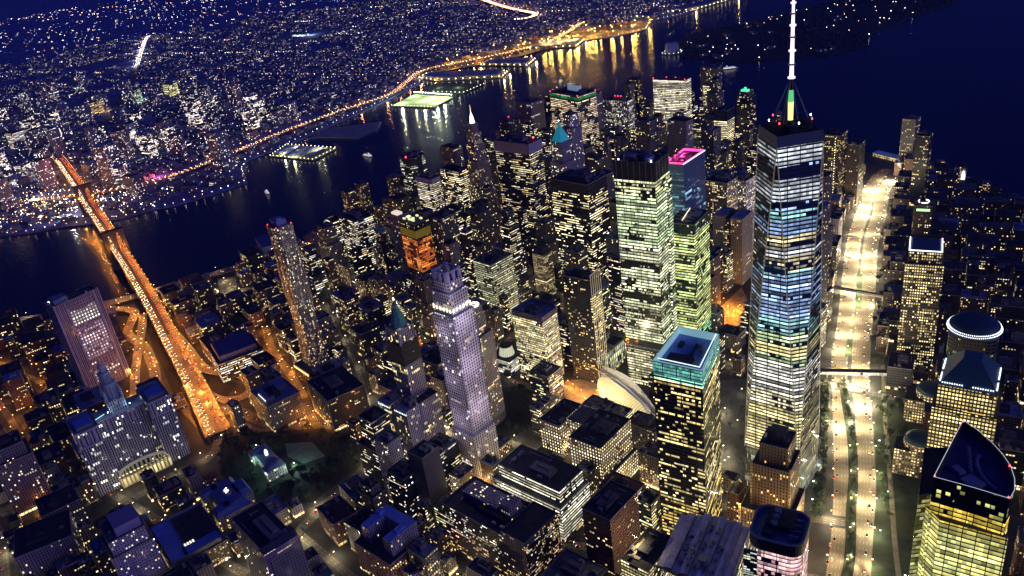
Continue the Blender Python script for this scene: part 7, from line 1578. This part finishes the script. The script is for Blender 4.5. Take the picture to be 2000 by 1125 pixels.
for x, y, w_, d_, h, c_, e_, lb in ((2533, -2277, 40, 60, 50, (1, .62, .2), .9, 'amber lit office block low in the far downtown'), (2420, -2400, 46, 50, 60, (.7, 1, .6), .9, 'green-lit glass block in the far downtown'), (2300, -2500, 50, 40, 54, (1, .9, .35), 1.2, 'lemon-lit block in the far downtown'),
    (2077, -1817, 50, 40, 16, (1, 1, .85), 1.6, 'low white glowing arena front below the far downtown'), (1981, -1170, 60, 16, 9, (1, .98, .85), 1.8, 'bright white strip-lit shed by the left river bank'), (1748, -1015, 50, 14, 8, (1, .9, .75), 1.6, 'white-lit quay shed near the bridge on the far bank'),
    (1887, -1124, 40, 14, 8, (1, .75, .4), 1.6, 'warm lit quay shed on the far bank left of the bridge'), (2142, -1422, 46, 30, 20, (1, .5, .15), 1.2, 'orange-lit block at the far end of the bridge'), (2089, -2391, 40, 40, 44, (.25, .55, 1), .6, 'blue-lit block at the right of the far downtown'),
    (1658, -1309, 26, 20, 12, (1, .15, .3), 1.8, 'small pink-lit building in the low quarter by the cove'), (2185, -1357, 40, 20, 14, (1, .95, .8), 1.4, 'white-lit warehouse left of the bridge foot'), (2301, -3911, 120, 30, 10, (.8, .95, 1), 2.2, 'long white floodlit depot among the far terraces')):
    t = thing('lit_block', lb, 'building', (x, y, 0), R(-20)); take(x, y, w_, d_, R(-20))
    mb = MB(); mb.wall(rect(0, 0, w_, d_), 0, h, u=30); mb.build('wall', facade('lit_far_front', (.15, .15, .2), bw=5, fh=4.5, fx=.85, fy=.6, p1=.5, p2=.5, k=4, ca=c_, cb=c_, es=e_*1.3), t)
    mb = MB(); mb.cap(rect(0, 0, w_, d_), h); mb.box(0, 0, h, w_*.3, d_*.3, 3); mb.build('roof', M_roof['mid'], t)
    plights(t, [(-w_*.6, -d_*.7)], 60000*e_, c_, 14, 'yard_light')
# street grid with lamps, terraces between
def fade(x, y): return math.hypot(x-CAM.x, y-CAM.y)
hb = MB(); lamps_ = [[], [], [], []]; houses = []
def visible(x, y, z=0, m=20):
    p = px(x, y, z); return -m < p[0] < 2000+m and -m < p[1] < 700
from mathutils import noise as mnoise
ca_, sa_ = math.cos(R(-22)), math.sin(R(-22)); ox, oy = 2300, -2400
for i in range(-60, 110):
    for j in range(-150, 60):
        u, v = i*78., j*52.; x, y = ox+u*ca_-v*sa_, oy+u*sa_+v*ca_; d0 = fade(x, y)
        if d0 > 11000 or not visible(x, y) or not inside((x, y), BKN): continue
        act = mnoise.noise(Vector((x*.0016, y*.0016, 3)))+.5*mnoise.noise(Vector((x*.006, y*.006, 9)))     # busy quarters and dark parks
        if act < -.42: continue
        if rn.random() > min(1, (3600/d0)**1.0): continue
        if not far_free(x, y, 8): continue
        avenue = (j % 9 == 0) or (i % 11 == 3); row = mnoise.noise(Vector((j*3.1, i*.05, 1)))
        pr = .22+.5*max(0, act)+(.45 if avenue else 0)+(.25 if row > .25 else 0)
        for k in range(4 if avenue and d0 < 6000 else 2):
            if rn.random() < pr:
                lx, ly = x+ca_*k*20+rn.uniform(-3, 3), y+sa_*k*20+rn.uniform(-3, 3)
                c_ = rn.choices((0, 1, 2, 3), (3, 5, 3, 2) if avenue else (1.6, 2.4, 1.6, 6))[0]
                lamps_[c_].append((lx, ly, 7, rn.uniform(.3, .75)*(1.5 if rn.random() < .12 or avenue else 1)*max(1, d0/3000)))
        if d0 < 6500:
            for k in range(2):
                hx, hy = x+(22+k*30)*ca_-(-14)*sa_*1, y+(22+k*30)*sa_+(-14)*ca_; houses.append((d0, hx, hy, rn.uniform(14, 26), rn.uniform(18, 34), R(-22), rn.uniform(7, 17)*(1.6 if rn.random() < .08 else 1), rn.randrange(4)))
houses = [h for h in houses if far_free(h[1], h[2], 14) and not hits(h[1], h[2], h[3], h[4], h[5], 4)]
houses.sort(); print('houses', len(houses), 'lamps', sum(map(len, lamps_)))
for q, h in enumerate(houses):
    _, x, y, w_, d_, a, hh, st = h
    if q < 170:
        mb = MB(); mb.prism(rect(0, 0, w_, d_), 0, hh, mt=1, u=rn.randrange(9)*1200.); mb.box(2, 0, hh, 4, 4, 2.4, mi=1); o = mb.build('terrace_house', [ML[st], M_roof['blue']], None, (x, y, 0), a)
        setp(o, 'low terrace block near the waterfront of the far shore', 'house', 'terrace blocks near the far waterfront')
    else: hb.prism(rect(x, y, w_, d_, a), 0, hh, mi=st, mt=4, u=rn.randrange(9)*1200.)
setp(hb.build('distant_terraces', ML+[mat('terrace_roof', (.17, .20, .46), .8, noise=.6, scale=.004)]), 'sea of low terraces stretching to the far left horizon', 'terraces', None, 'stuff')  # far dusk blue put into the roof colour as well
def octa(mb, x, y, z, r_, mi=0):
    a, b_, c, d = (x+r_, y, z), (x, y+r_, z), (x-r_, y, z), (x, y-r_, z); t_, u = (x, y, z+r_), (x, y, z-r_)
    for p, q in ((a, b_), (b_, c), (c, d), (d, a)): mb.face([p, q, t_], None, mi); mb.face([q, p, u], None, mi)
mb = MB()
for k in range(4):
    for x, y, z, r_ in lamps_[k]: octa(mb, x, y, z, r_, k)
# lit roads seen as strings of lamps
for P, step, k, r_, wd in ((BQE, 20, 2, 1.1, 22), (BQE, 17, 1, .9, 8), (TOPHWY, 26, 2, 2.0, 26), (TOPHWY, 22, 1, 2.0, 8), (FLATB[8:17], 34, 0, 1.3, 20), (FLATB[8:17], 30, 1, 1.2, 6)):
    for (x, y, z, dx, dy) in walk(P, step):
        for s in (-.5, .5): octa(mb, x-dy*wd*s+rn.uniform(-2, 2), y+dx*wd*s, z+2, r_*rn.uniform(.7, 1.2), k)
bk = [(p[0], p[1], 0) for p in BKN[1:40]]
for (x, y, z, dx, dy) in walk(bk, 26): octa(mb, x+dy*-6+rn.uniform(-4, 4), y+dx*6+rn.uniform(-4, 4), 6, rn.uniform(.6, 1.3), rn.choice((0, 1, 1, 2)))
for i in range(520):
    x, y = rn.gauss(1850, 170), rn.gauss(-1110, 90)
    if far_free(x, y, 2): octa(mb, x, y, 7, rn.uniform(.6, 1.7), rn.choice((0, 1, 1, 2)))
setp(mb.build('distant_street_lights', gcol), 'thousands of street lights dotting the far shore', 'street lights', None, 'stuff')
# the island's own lamps
mb = MB()
for i in range(170):
    x, y = rn.uniform(-900, 100), rn.uniform(-3300, -2180)
    if inside((x, y), GOV) and (rn.random() < .35 or y > -2330 or x < -520): octa(mb, x, y, 6, rn.uniform(.7, 1.5), rn.choice((0, 1, 1)))
setp(mb.build('island_lamps', gcol), 'sparse lamps scattered over the dark island', 'lamps', None, 'stuff')
tb = MB()
for i in range(2600):
    x, y = rn.uniform(-1100, 120), rn.uniform(-3370, -2180)
    if inside((x, y), GOV) and math.sin(x*.012)+math.cos(y*.015+x*.004) > -.3: octa(tb, x, y, rn.uniform(3, 8), rn.uniform(4, 8))
setp(tb.build('island_woods', M_leafd), 'dark woods covering the island', 'woods', None, 'stuff')
for i in range(22):
    x, y = rn.uniform(-700, 60), rn.uniform(-2900, -2230)
    if inside((x, y), GOV): mb = MB(); mb.prism(rect(0, 0, rn.uniform(20, 60), 16), 0, 9, mt=1); setp(mb.build('island_barrack', [ML[0], M_roof['mid']], None, (x, y, 0), rn.choice([.3, 1.9])), 'low barrack among the woods of the dark island', 'barrack', 'barracks on the dark island')
# strong lights of the far expressway and avenue, so that they glow on the ground
for P, step, c_, e in ((BQE, 130, (1, .45, .2), 45000), (TOPHWY, 190, (1, .5, .3), 260000), (FLATB[8:17], 240, (1, .9, .85), 120000)):
    for (x, y, z, dx, dy) in walk(P, step):
        if not visible(x, y): continue
        t = thing('street_lamp', 'lamp mast on the glowing roads of the far shore', 'street lamp', (x-dy*14, y+dx*14, z), 0, 'lamp masts on the far shore roads'); mm = MB(); mm.cyl(0, 0, 0, 14, .3, n=5); mm.build('pole', M_metal, t); mm = MB(); mm.cyl(0, 0, 14, 15.5, 1.4, n=6); mm.build('lamp_head', gcol[2], t)
        plights(t, [(0, 0)], e, c_, 13, 'lamp_light')
# ================================================================ HAZE (after the structure it surrounds)
mh = bpy.data.materials.new('haze_air'); mh.use_nodes = True; n = mh.node_tree; n.nodes.remove(n.nodes['Principled BSDF']); v = n.nodes.new('ShaderNodeVolumePrincipled')
v.inputs['Color'].default_value = (.09, .20, 1, 1); v.inputs['Density'].default_value = HAZE; v.inputs['Anisotropy'].default_value = 0
n.links.new(v.outputs[0], n.nodes['Material Output'].inputs['Volume'])
me = bpy.data.meshes.new('haze'); bm = bmesh.new(); bmesh.ops.create_cube(bm, size=1); bm.to_mesh(me); bm.free(); me.materials.append(mh)
o = bpy.data.objects.new('haze', me); COL.objects.link(o); o.scale = (140000, 140000, 680); o.location = (0, 0, 680/2-12); o['kind'] = 'stuff'
